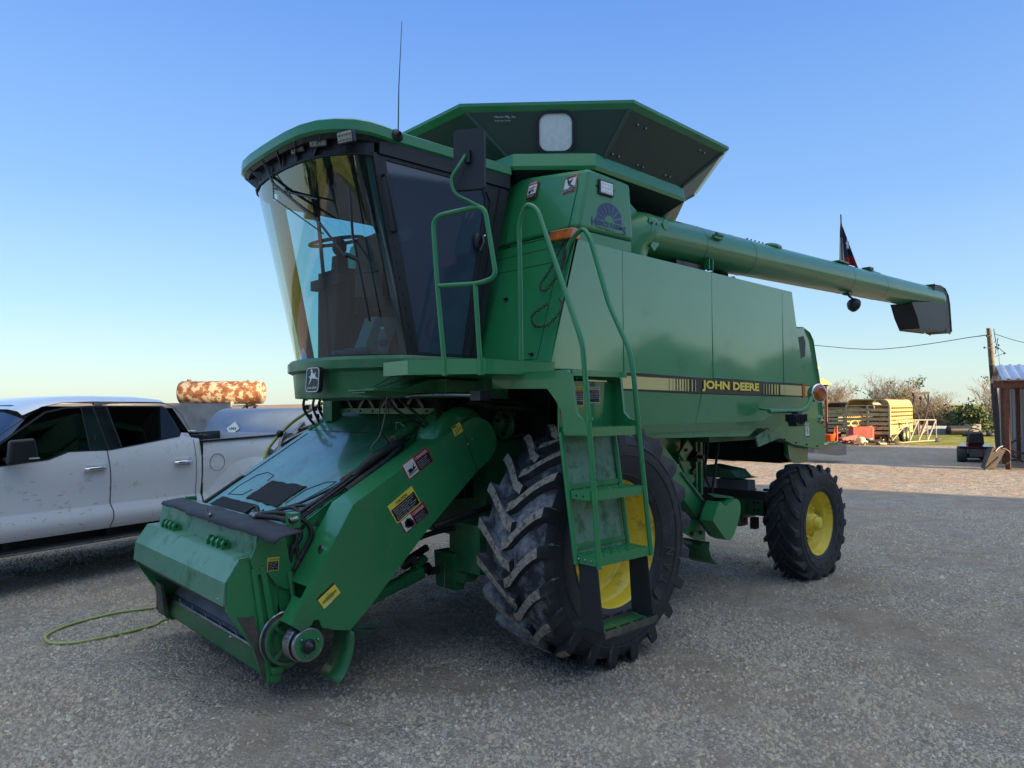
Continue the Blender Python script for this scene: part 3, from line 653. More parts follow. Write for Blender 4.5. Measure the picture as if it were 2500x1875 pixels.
# interior
dark=M('cab_interior_dark',(.018,.022,.026),.7,var=.3); tan=M('cab_tan_fabric',(.10,.085,.07),.9,var=.3,vs=20)
mb=MB().mat(dark); mb.box(2.80,3.46,4.2,5.66,2.155,2.17); mb.box(3.50,3.54,4.2,5.66,2.15,2.75)
mb.hexa([(2.62,4.2,3.46),(3.74,4.2,3.46),(3.74,5.66,3.46),(2.62,5.66,3.46)],[(2.60,4.2,3.6),(3.74,4.2,3.6),(3.74,5.66,3.6),(2.60,5.66,3.6)])
obj('cab_floor_and_headliner',mb,None,comb)
mb=MB().mat(tan); mb.box(3.02,3.45,4.78,5.26,2.55,2.68); mb.hexa([(3.36,4.78,2.66),(3.48,4.78,2.66),(3.48,5.26,2.66),(3.36,5.26,2.66)],[(3.44,4.82,3.22),(3.53,4.82,3.22),(3.53,5.22,3.22),(3.44,5.22,3.22)]); mb.mat(dark).box(3.08,3.4,4.85,5.19,2.17,2.55); obj('operator_seat',mb,None,comb,bevel=.03,seg=3)
mb=MB().mat(dark); mb.hexa([(2.70,4.93,2.17),(2.86,4.93,2.17),(2.86,5.07,2.17),(2.70,5.07,2.17)],[(2.74,4.95,2.98),(2.83,4.95,2.98),(2.83,5.05,2.98),(2.74,5.05,2.98)]); mb.sphere((2.78,5.0,3.05),.06,10,(1,1,1.2)); mb.box(2.66,2.74,4.78,5.25,2.72,2.80)
sc=obj('steering_column',mb,None,comb,bevel=.01)
mb=MB().mat(blk); wcn=Vector((2.755,5.0,3.09)); wn=Vector((-.22,0,1)).normalized(); wx=Vector((0,1,0)); wy=wn.cross(wx)
mb.tube([wcn+wx*.205*math.cos(R(t*12))+wy*.205*math.sin(R(t*12)) for t in range(30)],.014,8,closed=True)
for a in (30,150,270): mb.tube([wcn-wn*.03,wcn+wx*.2*math.cos(R(a))+wy*.2*math.sin(R(a))],.012,6)
obj('steering_wheel',mb,None,sc)
mb=MB().mat(tan); mb.hexa([(2.98,4.36,2.17),(3.35,4.36,2.17),(3.35,4.64,2.17),(2.98,4.64,2.17)],[(3.02,4.36,2.80),(3.45,4.36,2.86),(3.45,4.64,2.86),(3.02,4.64,2.80)]); mb.mat(dark).cyl((3.05,4.55,2.8),(3.04,4.55,2.88),.008,8); mb.sphere((3.04,4.55,2.92),.04,8,(1,1,1.2)); mb.box(2.98,3.45,5.25,5.62,2.17,2.72); mb.box(2.86,2.98,5.10,5.50,2.17,2.92); mb.box(3.3,3.5,5.2,5.65,2.6,3.3); mb.mat(blkm).tube([(3.0,4.8,2.86),(3.0,5.4,2.92)],.014,6)
obj('control_console',mb,None,comb,bevel=.015)
mb=MB().mat(dark); mb.tube([(2.62,4.86,2.17),(2.60,4.86,2.5),(2.50,4.86,3.45)],.014,6); mb.box(2.44,2.52,4.82,4.92,3.2,3.34); obj('monitor_post',mb,None,comb)
mb=MB().mat(M('cardboard_blue',(.20,.36,.36),.8)); mb.hexa([(2.72,4.55,2.19),(2.90,4.52,2.19),(2.90,4.66,2.19),(2.72,4.70,2.19)],[(2.80,4.50,2.46),(2.98,4.46,2.46),(2.98,4.60,2.46),(2.80,4.65,2.46)]); o=obj('storage_box',mb,None,None); tag(o,'small pale blue box standing on the cab floor behind the windscreen','box')
mb=MB().mat(gBottle).lathe([(0,0),(.031,.003),(.033,.02),(.031,.05),(.033,.08),(.032,.12),(.026,.145),(.013,.17),(.012,.18)],(2.745,4.325,2.17),(0,0,1),16); mb.mat(white).lathe([(.0135,.178),(.0135,.195),(0,.196)],(2.745,4.325,2.17),(0,0,1),12); mb.mat(purple).lathe([(.034,.06),(.034,.10)],(2.745,4.325,2.17),(0,0,1),16); o=obj('water_bottle',mb,None,None); tag(o,'clear plastic water bottle standing inside the cab windscreen near the door','bottle')
clothm=M('blue_cloth',(.10,.14,.22),.95,var=.4,vs=30)
mb=MB().mat(clothm)
for i in range(7): mb.sphere((2.68+.035*(i%3),4.50+.05*i,2.20),.055,10,(1.2,1.2,.55+.1*(i%2)))
o=obj('folded_cloth',mb,None,None); tag(o,'crumpled blue cloth lying along the bottom of the cab windscreen','cloth')
# wipers
mb=MB().mat(blkm); mb.tube([(2.24,5.10,3.56),(2.22,4.95,3.42),(2.27,4.35,3.03),(2.36,4.16,2.78)],[.012,.012,.009,.007],6); mb.tube([(2.23,5.0,3.55),(2.20,4.9,3.30),(2.30,4.35,2.96)],.005,5)
mb.tube([(2.40,4.185,3.26),(2.42,4.18,2.95),(2.565,4.20,2.38)],.009,6); mb.bar((2.35,4.155,2.80),(2.45,4.17,2.78),.03,.02); mb.tube([(2.22,4.93,3.38),(2.25,4.70,3.30),(2.28,4.4,3.20)],.007,6)
obj('wiper',mb,None,comb)
# ---- platform
mb=MB().mat(greenC)
deck=[(2.62,4.12),(2.60,3.80),(2.87,3.36),(2.92,3.335),(3.46,3.335),(3.50,3.42),(3.50,4.12)]
mb.prism([(x,y,2.005) for x,y in deck],(0,0,.09)); obj('platform',mb,None,comb,bevel=.006)
mb=MB().mat(greenW)
mb.prism([(x,4.0,z) for x,z in ((2.41,1.89),(2.41,1.90),(2.52,1.925),(2.72,1.925),(2.90,1.98),(2.99,1.985),(3.36,1.985),(3.36,1.905),(2.92,1.905),(2.58,1.868))],(0,.16,0))
mb.prism([(2.40,3.88,1.905),(2.72,3.92,1.905),(2.72,4.2,1.905),(2.40,4.2,1.905)],(0,0,.008))
mb.box(3.36,3.60,3.95,4.3,1.86,2.03); mb.box(2.98,3.0,3.9,4.16,1.90,1.99)
obj('platform_bracket',mb,None,comb,bevel=.006)
# guard rail beside the door
g0=Vector((2.62,3.60,0)); g1=Vector((2.82,3.38,0))
gd=(g1-g0).normalized()
def GP(s,z): return Vector((g0.x+gd.x*s,g0.y+gd.y*s,z))
L_=(g1-g0).length
gp0=Vector((2.625,3.80,0)); gdd=Vector((.5014,-.8652,0)); gnn=Vector((-.8652,-.5014,0))
GP=lambda s,z,l=0: gp0+gdd*s+gnn*l+Vector((0,0,z))
mb=MB().mat(greenC)
mb.tube(smooth_path([GP(.236,2.0),GP(.182,2.56),GP(.150,3.01),GP(.50,3.055),GP(.575,2.60),GP(.46,2.565),GP(.185,2.565)],.075,6),.0155,10)
mb.tube([GP(.436,2.565),GP(.473,2.0)],.0155,10)
mb.cyl(GP(.236,1.995),GP(.233,2.10),.023,12); mb.cyl(GP(.474,1.995),GP(.472,2.10),.023,12)
gr=obj('guard_rail',mb,None,comb)
mb=MB().mat(green); mb.tube(spline([GP(.47,3.045),GP(.40,3.085,.02),GP(.325,3.13,.05),GP(.305,3.22,.06),GP(.35,3.30,.05),GP(.385,3.37,.03)],6),.011,8); ma=obj('mirror_arm',mb,None,gr)
mb=MB().mat(blk); mc=GP(.395,3.355,-.0); mx=(gdd*1+Vector((0,0,-.02))).normalized(); mz=Vector((0,0,1))
mb.prism(RR(mc,mx,mz,.205,.385,.025,.0),gnn*-.035); mb.box(0,0,0,0,0,0) if 0 else None
mo=obj('mirror_housing',mb,None,ma,bevel=.008)
mb=MB().mat(blkm); mb.bar(mc+Vector((0,0,-.03))+gnn*.015,mc+Vector((0,0,.05))+gnn*.015,.035,.03,up=gnn); obj('mirror_clamp',mb,None,ma)
mb=MB().mat(chrome); mb.prism(RR(mc-gnn*.037,mx,mz,.19,.37,.02,.0),gnn*-.002); obj('mirror_glass',mb,None,mo)

# ---- ladder
lad=MB().mat(greenC)
for x,th in ((3.18,.02),(3.74,-.02)):
    out=[(3.65,2.02),(3.65,1.92),(3.13,1.91),(3.06,1.84),(3.01,1.77),(2.99,1.63),(2.80,1.63),(2.80,1.705),(2.85,1.725),(2.89,1.76),(2.905,1.84),(2.93,1.99),(2.96,2.02)] if x<3.5 else \
        [(3.38,2.02),(3.38,1.99),(3.10,1.97),(3.06,1.70),(3.02,1.63),(2.84,1.63),(2.84,1.70),(2.92,1.72),(2.96,1.76),(2.985,1.98),(3.03,2.02)]
    lad.prism([(x,y,z) for y,z in out],(th,0,0))
lad.box(3.20,3.72,2.94,3.35,2.00,2.015); lad.box(3.2,3.72,2.93,2.945,1.985,2.02)
lad.box(3.20,3.72,3.05,3.06,1.64,1.96)                       # upper back panel
ladder=obj('boarding_ladder',lad,None,comb,bevel=.006)
yb=lambda z:2.93+.12*(z-.88)/.8; yf=lambda z:2.775+.085*(z-.88)/.8
mb=MB().mat(greenC)
for x in (3.20,3.705):
    mb=MB().mat(greenC)
    mb.tube([(x+.015,yb(1.66),1.64),(x+.015,yb(.87),.855)],.0175,10)
    obj('back_rail',mb,None,ladder)
mb=MB().mat(greenF)
mb.hexa([(3.23,yb(.875)+.012,.875),(3.70,yb(.875)+.012,.875),(3.70,yb(.875)+.018,.875),(3.23,yb(.875)+.018,.875)],[(3.23,yb(1.64)+.012,1.64),(3.70,yb(1.64)+.012,1.64),(3.70,yb(1.64)+.018,1.64),(3.23,yb(1.64)+.018,1.64)])
mb.mat(greenC).bar((3.23,yb(1.31)+.005,1.31),(3.70,yb(1.31)+.005,1.31),.012,.03); mb.bar((3.23,yb(.95)+.005,.95),(3.70,yb(.95)+.005,.95),.012,.03)
obj('back_panel',mb,None,ladder)
def perforated(mb,x0,x1,y0,y1,z,nx,ny,th=.004,k=.34):
    dx=(x1-x0)/nx; dy=(y1-y0)/ny
    for i in range(nx):
        for j in range(ny):
            a,b=x0+i*dx,y0+j*dy; cx_,cy_=a+dx/2,b+dy/2
            solid=(i%2==1 and (j%2==0)) 
            cs=[(a,b,z),(a+dx,b,z),(a+dx,b+dy,z),(a,b+dy,z)]
            if solid: mb.poly(cs); mb.sphere((cx_,cy_,z+.002),.006,6); continue
            h=[(cx_-dx*k,cy_-dy*k*.8,z),(cx_+dx*k,cy_-dy*k,z),(cx_+dx*k,cy_+dy*k*.8,z),(cx_-dx*k,cy_+dy*k,z)]
            for q in range(4): mb.poly([cs[q],cs[(q+1)%4],h[(q+1)%4],h[q]])
            lo_=[(p[0],p[1],z-.012) for p in h]
            for q in range(4): mb.poly([h[q],h[(q+1)%4],lo_[(q+1)%4],lo_[q]])
for z in (1.672,1.292,.912):
    mb=MB().mat(greenC); f,b=yf(z),yb(z)+.01; x0,x1=3.225,3.725
    mb.box(x0,x1,f-.006,f,z-.055,z); mb.box(x0,x1,b,b+.006,z-.055,z); mb.box(x0-.004,x0,f,b,z-.052,z+.0); mb.box(x1,x1+.004,f,b,z-.052,z)
    perforated(mb,x0,x1,f,b,z-.001,14,5)
    if z<1: 
        mb.mat(steel)
        for y in (.2,.5,.8): mb.sphere((x0-.005,f+(b-f)*y,z-.027),.009,8)
    else:
        mb.mat(seal)
        for y in (.3,.6): mb.sphere((x0-.004,f+(b-f)*y,z-.03),.007,6)
    obj('step',mb,None,ladder)
# bottom hanging step on rubber straps
for x in (3.235,3.715):
    mb=MB().mat(blk)
    t0,t1=yf(.87)+.01,yb(.87); b0,b1=2.735,2.905
    mb.hexa([(x,b0,.455),(x+.008,b0,.455),(x+.008,b1,.485),(x,b1,.485)],[(x,t0,.87),(x+.008,t0,.87),(x+.008,t1,.87),(x,t1,.87)])
    obj('rubber_strap',mb,None,ladder)
mb=MB().mat(mud); mb.box(3.245,3.75,2.73,2.736,.445,.485); mb.box(3.24,3.75,2.90,2.905,.455,.49)
mb.mat(greenW).box(3.245,3.75,2.736,2.90,.465,.472); mb.mat(blkm).box(3.228,3.245,2.735,2.905,.44,.475)
mb.mat(blkm)
for i in range(30):
    x=3.26+i*.0165
    if i%8<6: mb.box(x,x+.006,2.736,2.742,.485,.497); mb.box(x,x+.006,2.895,2.90,.49,.505)
mb.mat(steel)
for i in range(4): mb.box(3.33+i*.13,3.36+i*.13,2.738,2.75,.485,.489)
for i in range(8): mb.mat(greenF).box(3.29+i*.06,3.305+i*.06,2.81,2.83,.472,.474)
obj('bottom_step',mb,None,ladder)
mb=MB().mat(greenC)
mb.tube(smooth_path([(3.19,3.375,2.0),(3.19,3.38,2.62),(3.19,3.39,3.0),(3.19,3.32,3.115),(3.19,3.22,3.06),(3.19,2.87,2.24),(3.195,2.845,2.16),(3.20,2.80,1.64),(3.235,2.765,.845)],.09,6),.0165,10)
mb.tube([(3.205,2.803,1.735),(3.205,2.801,1.715)],.0195,10)
obj('hand_rail',mb,None,ladder)
mb=MB().mat(greenC)
mb.tube(smooth_path([(3.72,3.50,2.03),(3.72,3.525,2.25),(3.72,3.55,2.54),(3.72,3.44,2.96),(3.72,3.30,3.045),(3.72,3.235,2.95),(3.72,3.08,2.49),(3.72,2.905,2.16),(3.72,2.875,2.0),(3.735,2.85,1.64),(3.745,2.77,.855)],.06,6),.0165,10)
mb.tube([(3.735,2.857,1.735),(3.735,2.855,1.715)],.0195,10)
obj('hand_rail',mb,None,ladder)
mb=MB().mat(greenC)
decal('instruction_decal',(3.40,3.048,1.795),(1,0,0),(0,0,1),.001,.001,[(white,0,1,0,1)],ladder)
def rd(name,x,z,w_,h_,hc,title,lines,lab): 
    pr=[(hc if hc is not white else white,0,1,0,1),(stK,.05,.95,.05,.80)]
    pr.append(('T',stK if hc is not red else white,title,.12,.85,.09,.76))
    for i,l in enumerate(lines): pr.append(('T',white,l,.1,.70-.11*i,.06,.78))
    return decal(name,(x,3.047,z),(1,0,0),(0,0,1),w_,h_,pr,ladder,label=lab)
rd('warning_decal',3.325,1.80,.10,.125,stY,'! CAUTION',['Keep riders off','machine. Stop','engine and','remove key','before leaving'],'yellow and black caution sticker at the ladder top')
rd('warning_decal',3.455,1.82,.13,.105,white,'TO STOP ENGINE',['Slow engine to idle','Lower header','Set park brake','Shut off engine','Remove key'],'black and white sticker at the ladder top')
decal('warning_decal',(3.215,3.047,1.73),(1,0,0),(0,0,1),.085,.21,[(org,0,1,0,1),(white,.08,.92,.28,.82),(stK,.08,.92,.04,.26),('T',stK,'WARNING',.12,.86,.08,.76)]+FALL,ladder,label='tall orange and white falling figure sticker beside the ladder')
# chains
chainm=M('chain_steel',(.075,.08,.085),.5,metal=.6,var=.3)
def chain(name,pts,parent=comb,ln=.030,r=.0032):
    P=spline(pts,10); d=[0]
    for a_,b_ in zip(P,P[1:]): d.append(d[-1]+(b_-a_).length)
    mb=MB().mat(chainm); n=max(2,int(d[-1]/(ln*.72))); 
    for i in range(n):
        t=d[-1]*(i+.5)/n; j=max(k for k in range(len(d)) if d[k]<=t); j=min(j,len(P)-2)
        p=P[j].lerp(P[j+1],(t-d[j])/max(1e-6,d[j+1]-d[j])); u=(P[j+1]-P[j]).normalized()
        s_=u.cross(Vector((.9,.1,.3))).normalized(); 
        if i%2: s_=u.cross(s_).normalized()
        ring=[p+u*(ln*.5-.007)*(1 if -90<=a<90 else -1)+u*.007*math.cos(R(a))+s_*.009*math.sin(R(a)) for a in (-90,-45,0,45,89,91,135,180,225,269)]
        mb.tube(ring,r,5,closed=True)
    return obj(name,mb,None,parent)
chain('safety_chain',[(3.731,3.5,2.988),(3.671,3.567,2.791),(3.636,3.641,2.674),(3.623,3.573,2.629),(3.664,3.457,2.768),(3.722,3.457,2.961)])
chain('safety_chain',[(3.592,3.515,2.528),(3.569,3.657,2.449),(3.544,3.603,2.368),(3.545,3.468,2.372),(3.576,3.374,2.475),(3.602,3.427,2.559)])
chain('safety_chain',[(3.728,3.466,2.979),(3.704,3.464,2.901),(3.672,3.463,2.792),(3.646,3.469,2.707)])
# ---- feeder house
ZF=lambda x:.98+.61*(x-2.0)
fn=Vector((-.52,0,.854))
mb=MB().mat(greenF); ya,yb_=4.30,5.97
A0,A1=1.98,3.00
def ftop(x,l=0): return (x-.52*l,ZF(x)+.854*l)
sec=[ftop(2.0),ftop(3.0),ftop(3.3),(3.45,1.62),(3.45,1.10),ftop(3.1,-.52),ftop(2.15,-.50),(1.98,.40)]
mb.mat(green); mb.prism([(x,ya,z) for x,z in sec],(0,yb_-ya,0))
fh=obj('feeder_house',mb,None,comb,bevel=.012)
fw=M('feeder_top_paint',(.035,.18,.09),.30,coat=.6,var=.45,vs=3.0,spec=.9,bump=.03,bs=14,dirt=((.10,.17,.13),.40,4.5))
mb=MB().mat(fw)
def fq(x0,x1,y0,y1,l,th=.003): 
    pts=[]
    a=[(x0,y0),(x1,y0),(x1,y1),(x0,y1)]
    mb.hexa([(ftop(x,l-th)[0],y,ftop(x,l-th)[1]) for x,y in a],[(ftop(x,l)[0],y,ftop(x,l)[1]) for x,y in a])
fq(2.02,3.0,ya+.01,yb_-.01,.006); fq(3.01,3.28,ya+.01,yb_-.01,.004); mb.mat(seal); fq(3.0,3.01,ya+.02,yb_-.02,.003)
for Pq in ([(2.21,5.72),(2.30,5.75),(2.44,5.70),(2.48,5.60),(2.46,5.44),(2.40,5.42)],[(2.215,5.72),(2.235,5.50),(2.30,5.47)],[(2.22,4.70),(2.24,4.76),(2.38,4.74),(2.47,4.62),(2.49,4.50)],[(2.22,4.70),(2.28,4.60),(2.42,4.52),(2.48,4.50)]):
    mb.mat(seal).tube([(ftop(x,.007)[0],y,ftop(x,.007)[1]) for x,y in Pq],.003,5)
mb.mat(seal).tube([(ftop(x,.007)[0],y,ftop(x,.007)[1]) for x,y in ((2.05,5.87),(2.96,5.87))],.004,5)
obj('top_cover',mb,None,fh)
def mat_(name,pts,l,rag=.0,th=.006,n=10):
    P=[]; m_=len(pts)
    for i in range(m_):
        a,b=pts[i],pts[(i+1)%m_]
        for j in range(n):
            t=j/n; x=a[0]+(b[0]-a[0])*t+random.uniform(-rag,rag); y=a[1]+(b[1]-a[1])*t+random.uniform(-rag,rag)*1.5; P.append((ftop(x,l)[0],y,ftop(x,l)[1]))
    mb=MB().mat(matm); mb.prism(P,fn*th); return obj(name,mb,None,fh)
mat_('grip_mat',[(2.21,5.37),(2.40,5.34),(2.41,4.78),(2.20,4.81)],.008,.008)
mat_('grip_mat',[(2.05,5.80),(2.18,5.745),(2.175,5.10),(2.06,5.08)],.008,.003)
mat_('grip_mat',[(2.04,5.05),(2.15,5.04),(2.13,4.72),(2.04,4.66)],.008,.015)
mat_('grip_strip',[(2.05,5.93),(2.40,5.93),(2.41,5.885),(2.06,5.88)],.008,.001)
mat_('grip_strip',[(2.10,4.50),(2.30,4.42),(2.60,4.34),(2.60,4.30),(2.3,4.31),(2.10,4.33)],.008,.012)
mb=MB().mat(green); mb.tube([(ftop(3.06,.005)[0],4.50,ftop(3.06,.005)[1]),(ftop(3.08,.05)[0],4.50,ftop(3.08,.05)[1]),(ftop(3.08,.05)[0],4.62,ftop(3.08,.05)[1]),(ftop(3.06,.005)[0],4.62,ftop(3.06,.005)[1])],.005,6); obj('grab_handle',mb,None,fh)
# front hood, faceplate
nf,ff=4.27,6.07
def yprof(name,pts,mat,y0=nf,y1=ff,bev=.006,parent=fh,cap=True):
    mb=MB().mat(mat); mb.prism([(x,y0,z) for x,z in pts],(0,y1-y0,0)); return obj(name,mb,None,parent,bevel=bev)
# sheet sections with thickness
def sheet(name,pts,th,mat,y0,y1,parent=fh,bev=.003):
    P=[Vector((x,0,z)) for x,z in pts]; off=[]
    for i,p in enumerate(P):
        d=(P[min(i+1,len(P)-1)]-P[max(i-1,0)]).normalized(); off.append(p+Vector((-d.z,0,d.x))*th)
    poly=[(p.x,p.z) for p in P]+[(p.x,p.z) for p in off[::-1]]
    return yprof(name,poly,mat,y0,y1,bev,parent)
lightG=M('hood_faded_green',(.10,.27,.175),.45,coat=.2,var=.12,vs=3,bump=.04,bs=40,dirt=((.02,.11,.04),.3,3))
sheet('front_hood',[(1.635,.635),(1.645,.765),(1.725,.885),(1.815,.892),(1.835,1.03),(2.03,1.05)],.014,lightG,nf,ff)
mb=MB().mat(lightG); 
mb.hexa([(1.735,nf+.03,.886),(1.80,nf+.03,.892),(1.80,ff-.03,.892),(1.735,ff-.03,.886)],[(1.735,nf+.03,.892),(1.80,nf+.03,.898),(1.80,ff-.03,.898),(1.735,ff-.03,.892)])
obj('hood_shelf',mb,None,fh)
mb=MB().mat(steel)
for y in (5.97,5.85,5.25,4.72,4.60): mb.sphere((1.66,y,.795),.012,8)
mb.sphere((1.628,4.36,.66),.011,8); mb.sphere((1.68,4.30,.44),.011,8)
obj('bolt_heads',mb,None,fh)
for y0 in (5.56,4.62):
    mb=MB().mat(green)
    for dy in (0,.085,.17,.255): 
        mb.prism([(1.745,y0+dy,.893),(1.745,y0+dy,.935),(1.76,y0+dy,.955),(1.785,y0+dy,.955),(1.80,y0+dy,.935),(1.80,y0+dy,.893)],(0,.022 if dy in(0,.255) else .03,0))
    mb.tube([(1.77,y0,.93),(1.77,y0+.27,.93)],.010,8); obj('hitch_lug',mb,None,fh,bevel=.003)
# side cheeks
ck=[(1.725,.885),(1.64,.765),(1.64,.60),(1.66,.57),(1.76,.42),(1.80,.36),(1.85,.20),(1.86,.14),(1.93,.12),(1.99,.16),(1.97,.55),(1.93,.80),(1.88,.88),(1.82,.89)]
for y,th in ((4.262,.02),(ff-.012,.02)):
    mb=MB().mat(green); mb.prism([(x,y,z) for x,z in ck],(0,th,0)); 
    obj('side_cheek',mb,None,fh,bevel=.005)
mb=MB().mat(mud); mb.prism([(x,4.257,z) for x,z in ((1.70,.56),(1.76,.545),(1.80,.55),(1.86,.36),(1.90,.13),(1.855,.135),(1.845,.20),(1.80,.37))],(0,.004,0)); obj('worn_paint_patch',mb,None,fh)
mb=MB().mat(green); mb.bar((1.795,4.25,.83),(1.90,4.25,.14),.022,.03); mb.bar((1.845,4.245,.84),(1.965,4.245,.20),.03,.035); mb.prism([(x,4.24,z) for x,z in ((1.775,.89),(1.84,1.03),(1.985,1.045),(2.03,.78),(2.05,.69),(2.0,.68),(1.93,.72),(1.88,.79),(1.80,.80))],(0,.014,0))
obj('side_flange',mb,None,fh,bevel=.004)
decal('warning_decal',(1.872,4.236,.805),(1,0,-.04),(.05,0,1),.075,.082,[(stY,0,1,0,1),(stK,.06,.94,.05,.70),('T',stK,'! CAUTION',.06,.77,.14,.88),('T',white,'Feeder can fall.',.1,.59,.05,.72),('T',white,'Avoid crushing',.1,.47,.05,.68),('T',white,'injuries. Stay',.1,.35,.05,.60),('T',white,'clear when engine',.1,.23,.05,.80),('T',white,'is running.',.1,.11,.05,.48)],fh,label='small yellow and black caution sticker on the front flange')
# opening, lower part
sheet('opening_lip',[(1.75,.60),(1.69,.585),(1.655,.63)],.012,mud,nf+.02,ff-.02)
mb=MB().mat(blkm); mb.prism([(x,nf+.03,z) for x,z in ((1.70,.60),(2.3,.86),(2.3,.4),(2.25,.4),(2.25,.80),(1.70,.63))],(0,ff-nf-.06,0)); 
mb.mat(steel); mb.prism([(x,nf+.05,z) for x,z in ((1.87,.318),(1.895,.34),(1.91,.335),(1.90,.30),(1.87,.285))],(0,ff-nf-.1,0)); mb.mat(M('dusty_ramp',(.21,.21,.215),.55,metal=.3,var=.3,vs=3)); mb.prism([(x,nf+.05,z) for x,z in ((1.90,.335),(2.02,.46),(2.16,.53),(2.16,.45),(1.92,.30))],(0,ff-nf-.1,0))
obj('feeder_floor',mb,None,fh)
mb=MB().mat(M('dusty_drum',(.17,.17,.18),.5,metal=.7,var=.5,vs=4)); mb.lathe([(.16,0),(.16,1.62)],(2.22,4.36,.66),(0,1,0),24); mb.mat(blkm)
for i in range(5): mb.bar((1.93,4.5+.3*i,.62),(1.94,4.6+.3*i,.66),.012,.012)
mb.box(1.90,1.915,4.35,4.75,.50,.53); mb.box(1.80,1.83,5.25,5.75,.52,.56)
obj('feeder_drum',mb,None,fh)
sheet('lower_panel',[(1.875,.325),(1.865,.30),(1.885,.16),(1.93,.135)],.014,greenW,nf+.015,ff)
mb=MB().mat(steel); mb.tube([(1.868,nf+.05,.315),(1.868,ff-.03,.315)],.016,8)
for i in range(6): mb.cyl((1.865,4.4+i*.27,.325),(1.86,4.4+i*.27,.355),.006,6)
obj('worn_edge',mb,None,fh)
mb=MB().mat(mud); mb.box(1.79,1.87,ff-.01,ff+.012,.22,.46); mb.hexa([(1.80,ff-.16,.20),(1.83,ff-.16,.20),(1.83,ff,.20),(1.80,ff,.20)],[(1.77,ff-.16,.44),(1.79,ff-.16,.44),(1.79,ff,.46),(1.77,ff,.46)]); obj('corner_plate',mb,None,fh)
mb=MB().mat(green); mb.cyl((1.925,4.22,.155),(1.925,4.30,.155),.028,12); mb.cyl((1.925,4.21,.155),(1.925,4.22,.155),.015,8); mb.box(1.88,1.97,4.24,4.262,.12,.24); mb.box(1.90,1.97,4.20,4.262,.19,.23); obj('latch_pin',mb,None,fh,bevel=.003)
mb=MB().mat(green); mb.tube([(2.02,4.24,.78),(2.06,4.22,.50),(2.05,4.22,.38)],.018,8); mb.prism([(x,4.25,z) for x,z in ((1.98,.80),(2.06,.84),(2.22,.62),(2.18,.54),(2.10,.56))],(0,.012,0)); mb.cyl((2.03,4.25,.74),(2.03,4.23,.74),.02,8); mb.cyl((2.11,4.25,.60),(2.11,4.23,.60),.016,8)
mb.prism([(x,4.262,z) for x,z in ((1.96,.84),(2.15,1.05),(2.55,.95),(2.35,.45),(2.05,.18),(1.95,.18))],(0,.01,0))
obj('side_bracket',mb,None,fh)
# rubber flap lying over the hood edge, wavy
mb=MB().mat(flapm); rows=[]
nY=46
for k,(x,z) in enumerate(((1.795,1.035),(1.83,1.054),(1.88,1.057),(1.93,1.060),(1.975,1.064))):
    row=[]
    for i in range(nY):
        y=3.98+(6.10-3.98)*i/(nY-1)
        w_=.003*math.sin(y*9+k)+.002*math.sin(y*23)
        row.append((x+.012*math.sin(y*2.3)+(.02 if k==0 and y>5.45 else 0)-.0+.02*max(0,4.3-y),y,z+w_-(.05*max(0,4.35-y))+(.012 if y<5.42 and k>0 else 0)))
    rows.append(row)
mb.loft(rows,closed=False,smooth=True); o=obj('rubber_flap',mb,None,fh); s_=o.modifiers.new('t','SOLIDIFY'); s_.thickness=.008
mb=MB().mat(steel); mb.tube([(1.80,5.0,1.02),(1.79,5.02,1.12)],.006,6); mb.sphere((1.80,4.98,1.075),.016,8); obj('flap_bolt',mb,None,fh)
mb=MB().mat(green); mb.box(1.99,2.06,6.0,6.06,1.03,1.09); mb.box(2.02,2.08,4.22,4.30,1.05,1.14); mb.mat(steel); mb.tube([(2.0,4.20,1.10),(2.05,4.20,1.11)],.02,8,cap=False); obj('hook_plate',mb,None,fh)
# belt shield
sh_=[(2.32,1.19),(2.60,1.345),(2.913,1.523),(3.20,1.68),(3.287,1.72),(3.35,1.723),(3.41,1.705),(3.457,1.673),(3.50,1.62),(3.517,1.56),(3.512,1.50),(3.46,1.42),(3.307,1.323),(3.29,1.30),(2.873,.95),(2.44,.533),(2.30,.417),(2.20,.44),(2.11,.475),(2.09,.525),(2.055,.53),(2.04,.50),(1.977,.477),(1.91,.527)]
mb=MB().mat(green); mb.prism([(x,3.99,z) for x,z in sh_],(0,.012,0))
top=sh_[:14]; 
for a_,b_ in zip(top,top[1:]): mb.hexa([(a_[0],4.0,a_[1]),(b_[0],4.0,b_[1]),(b_[0],4.24,b_[1]),(a_[0],4.24,a_[1])],[(a_[0]+.006,4.0,a_[1]-.008),(b_[0]+.006,4.0,b_[1]-.008),(b_[0]+.006,4.24,b_[1]-.008),(a_[0]+.006,4.24,a_[1]-.008)])
def fl(a_,b_,y1): mb.hexa([(a_[0],4.0,a_[1]),(b_[0],4.0,b_[1]),(b_[0],y1,b_[1]),(a_[0],y1,a_[1])],[(a_[0]+.010,4.0,a_[1]-.004),(b_[0]+.010,4.0,b_[1]-.004),(b_[0]+.010,y1,b_[1]-.004),(a_[0]+.010,y1,a_[1]-.004)])
fl((1.91,.527),(1.99,.66),4.13); fl((1.99,.66),(2.03,.725),4.03); fl((2.03,.725),(2.32,1.19),4.25)
mb.mat(seal).tube([(3.19,3.989,1.66),(3.33,3.989,1.33)],.002,4); mb.tube([(2.325,3.989,1.185),(2.33,4.24,1.19)],.003,4)
shd=obj('belt_shield',mb,None,comb,bevel=.004)
mb=MB().mat(steel)
for x,z in ((3.28,1.575),(3.245,1.535),(2.60,.90)): mb.sphere((x,3.986,z),.011 if z>1 else .006,8)
mb.mat(blkm).sphere((2.09,4.0,.87),.0,6) if 0 else None
mb.cyl((2.155,4.08,.925),(2.14,4.08,.93),.024,8)
obj('bolt_heads',mb,None,shd)
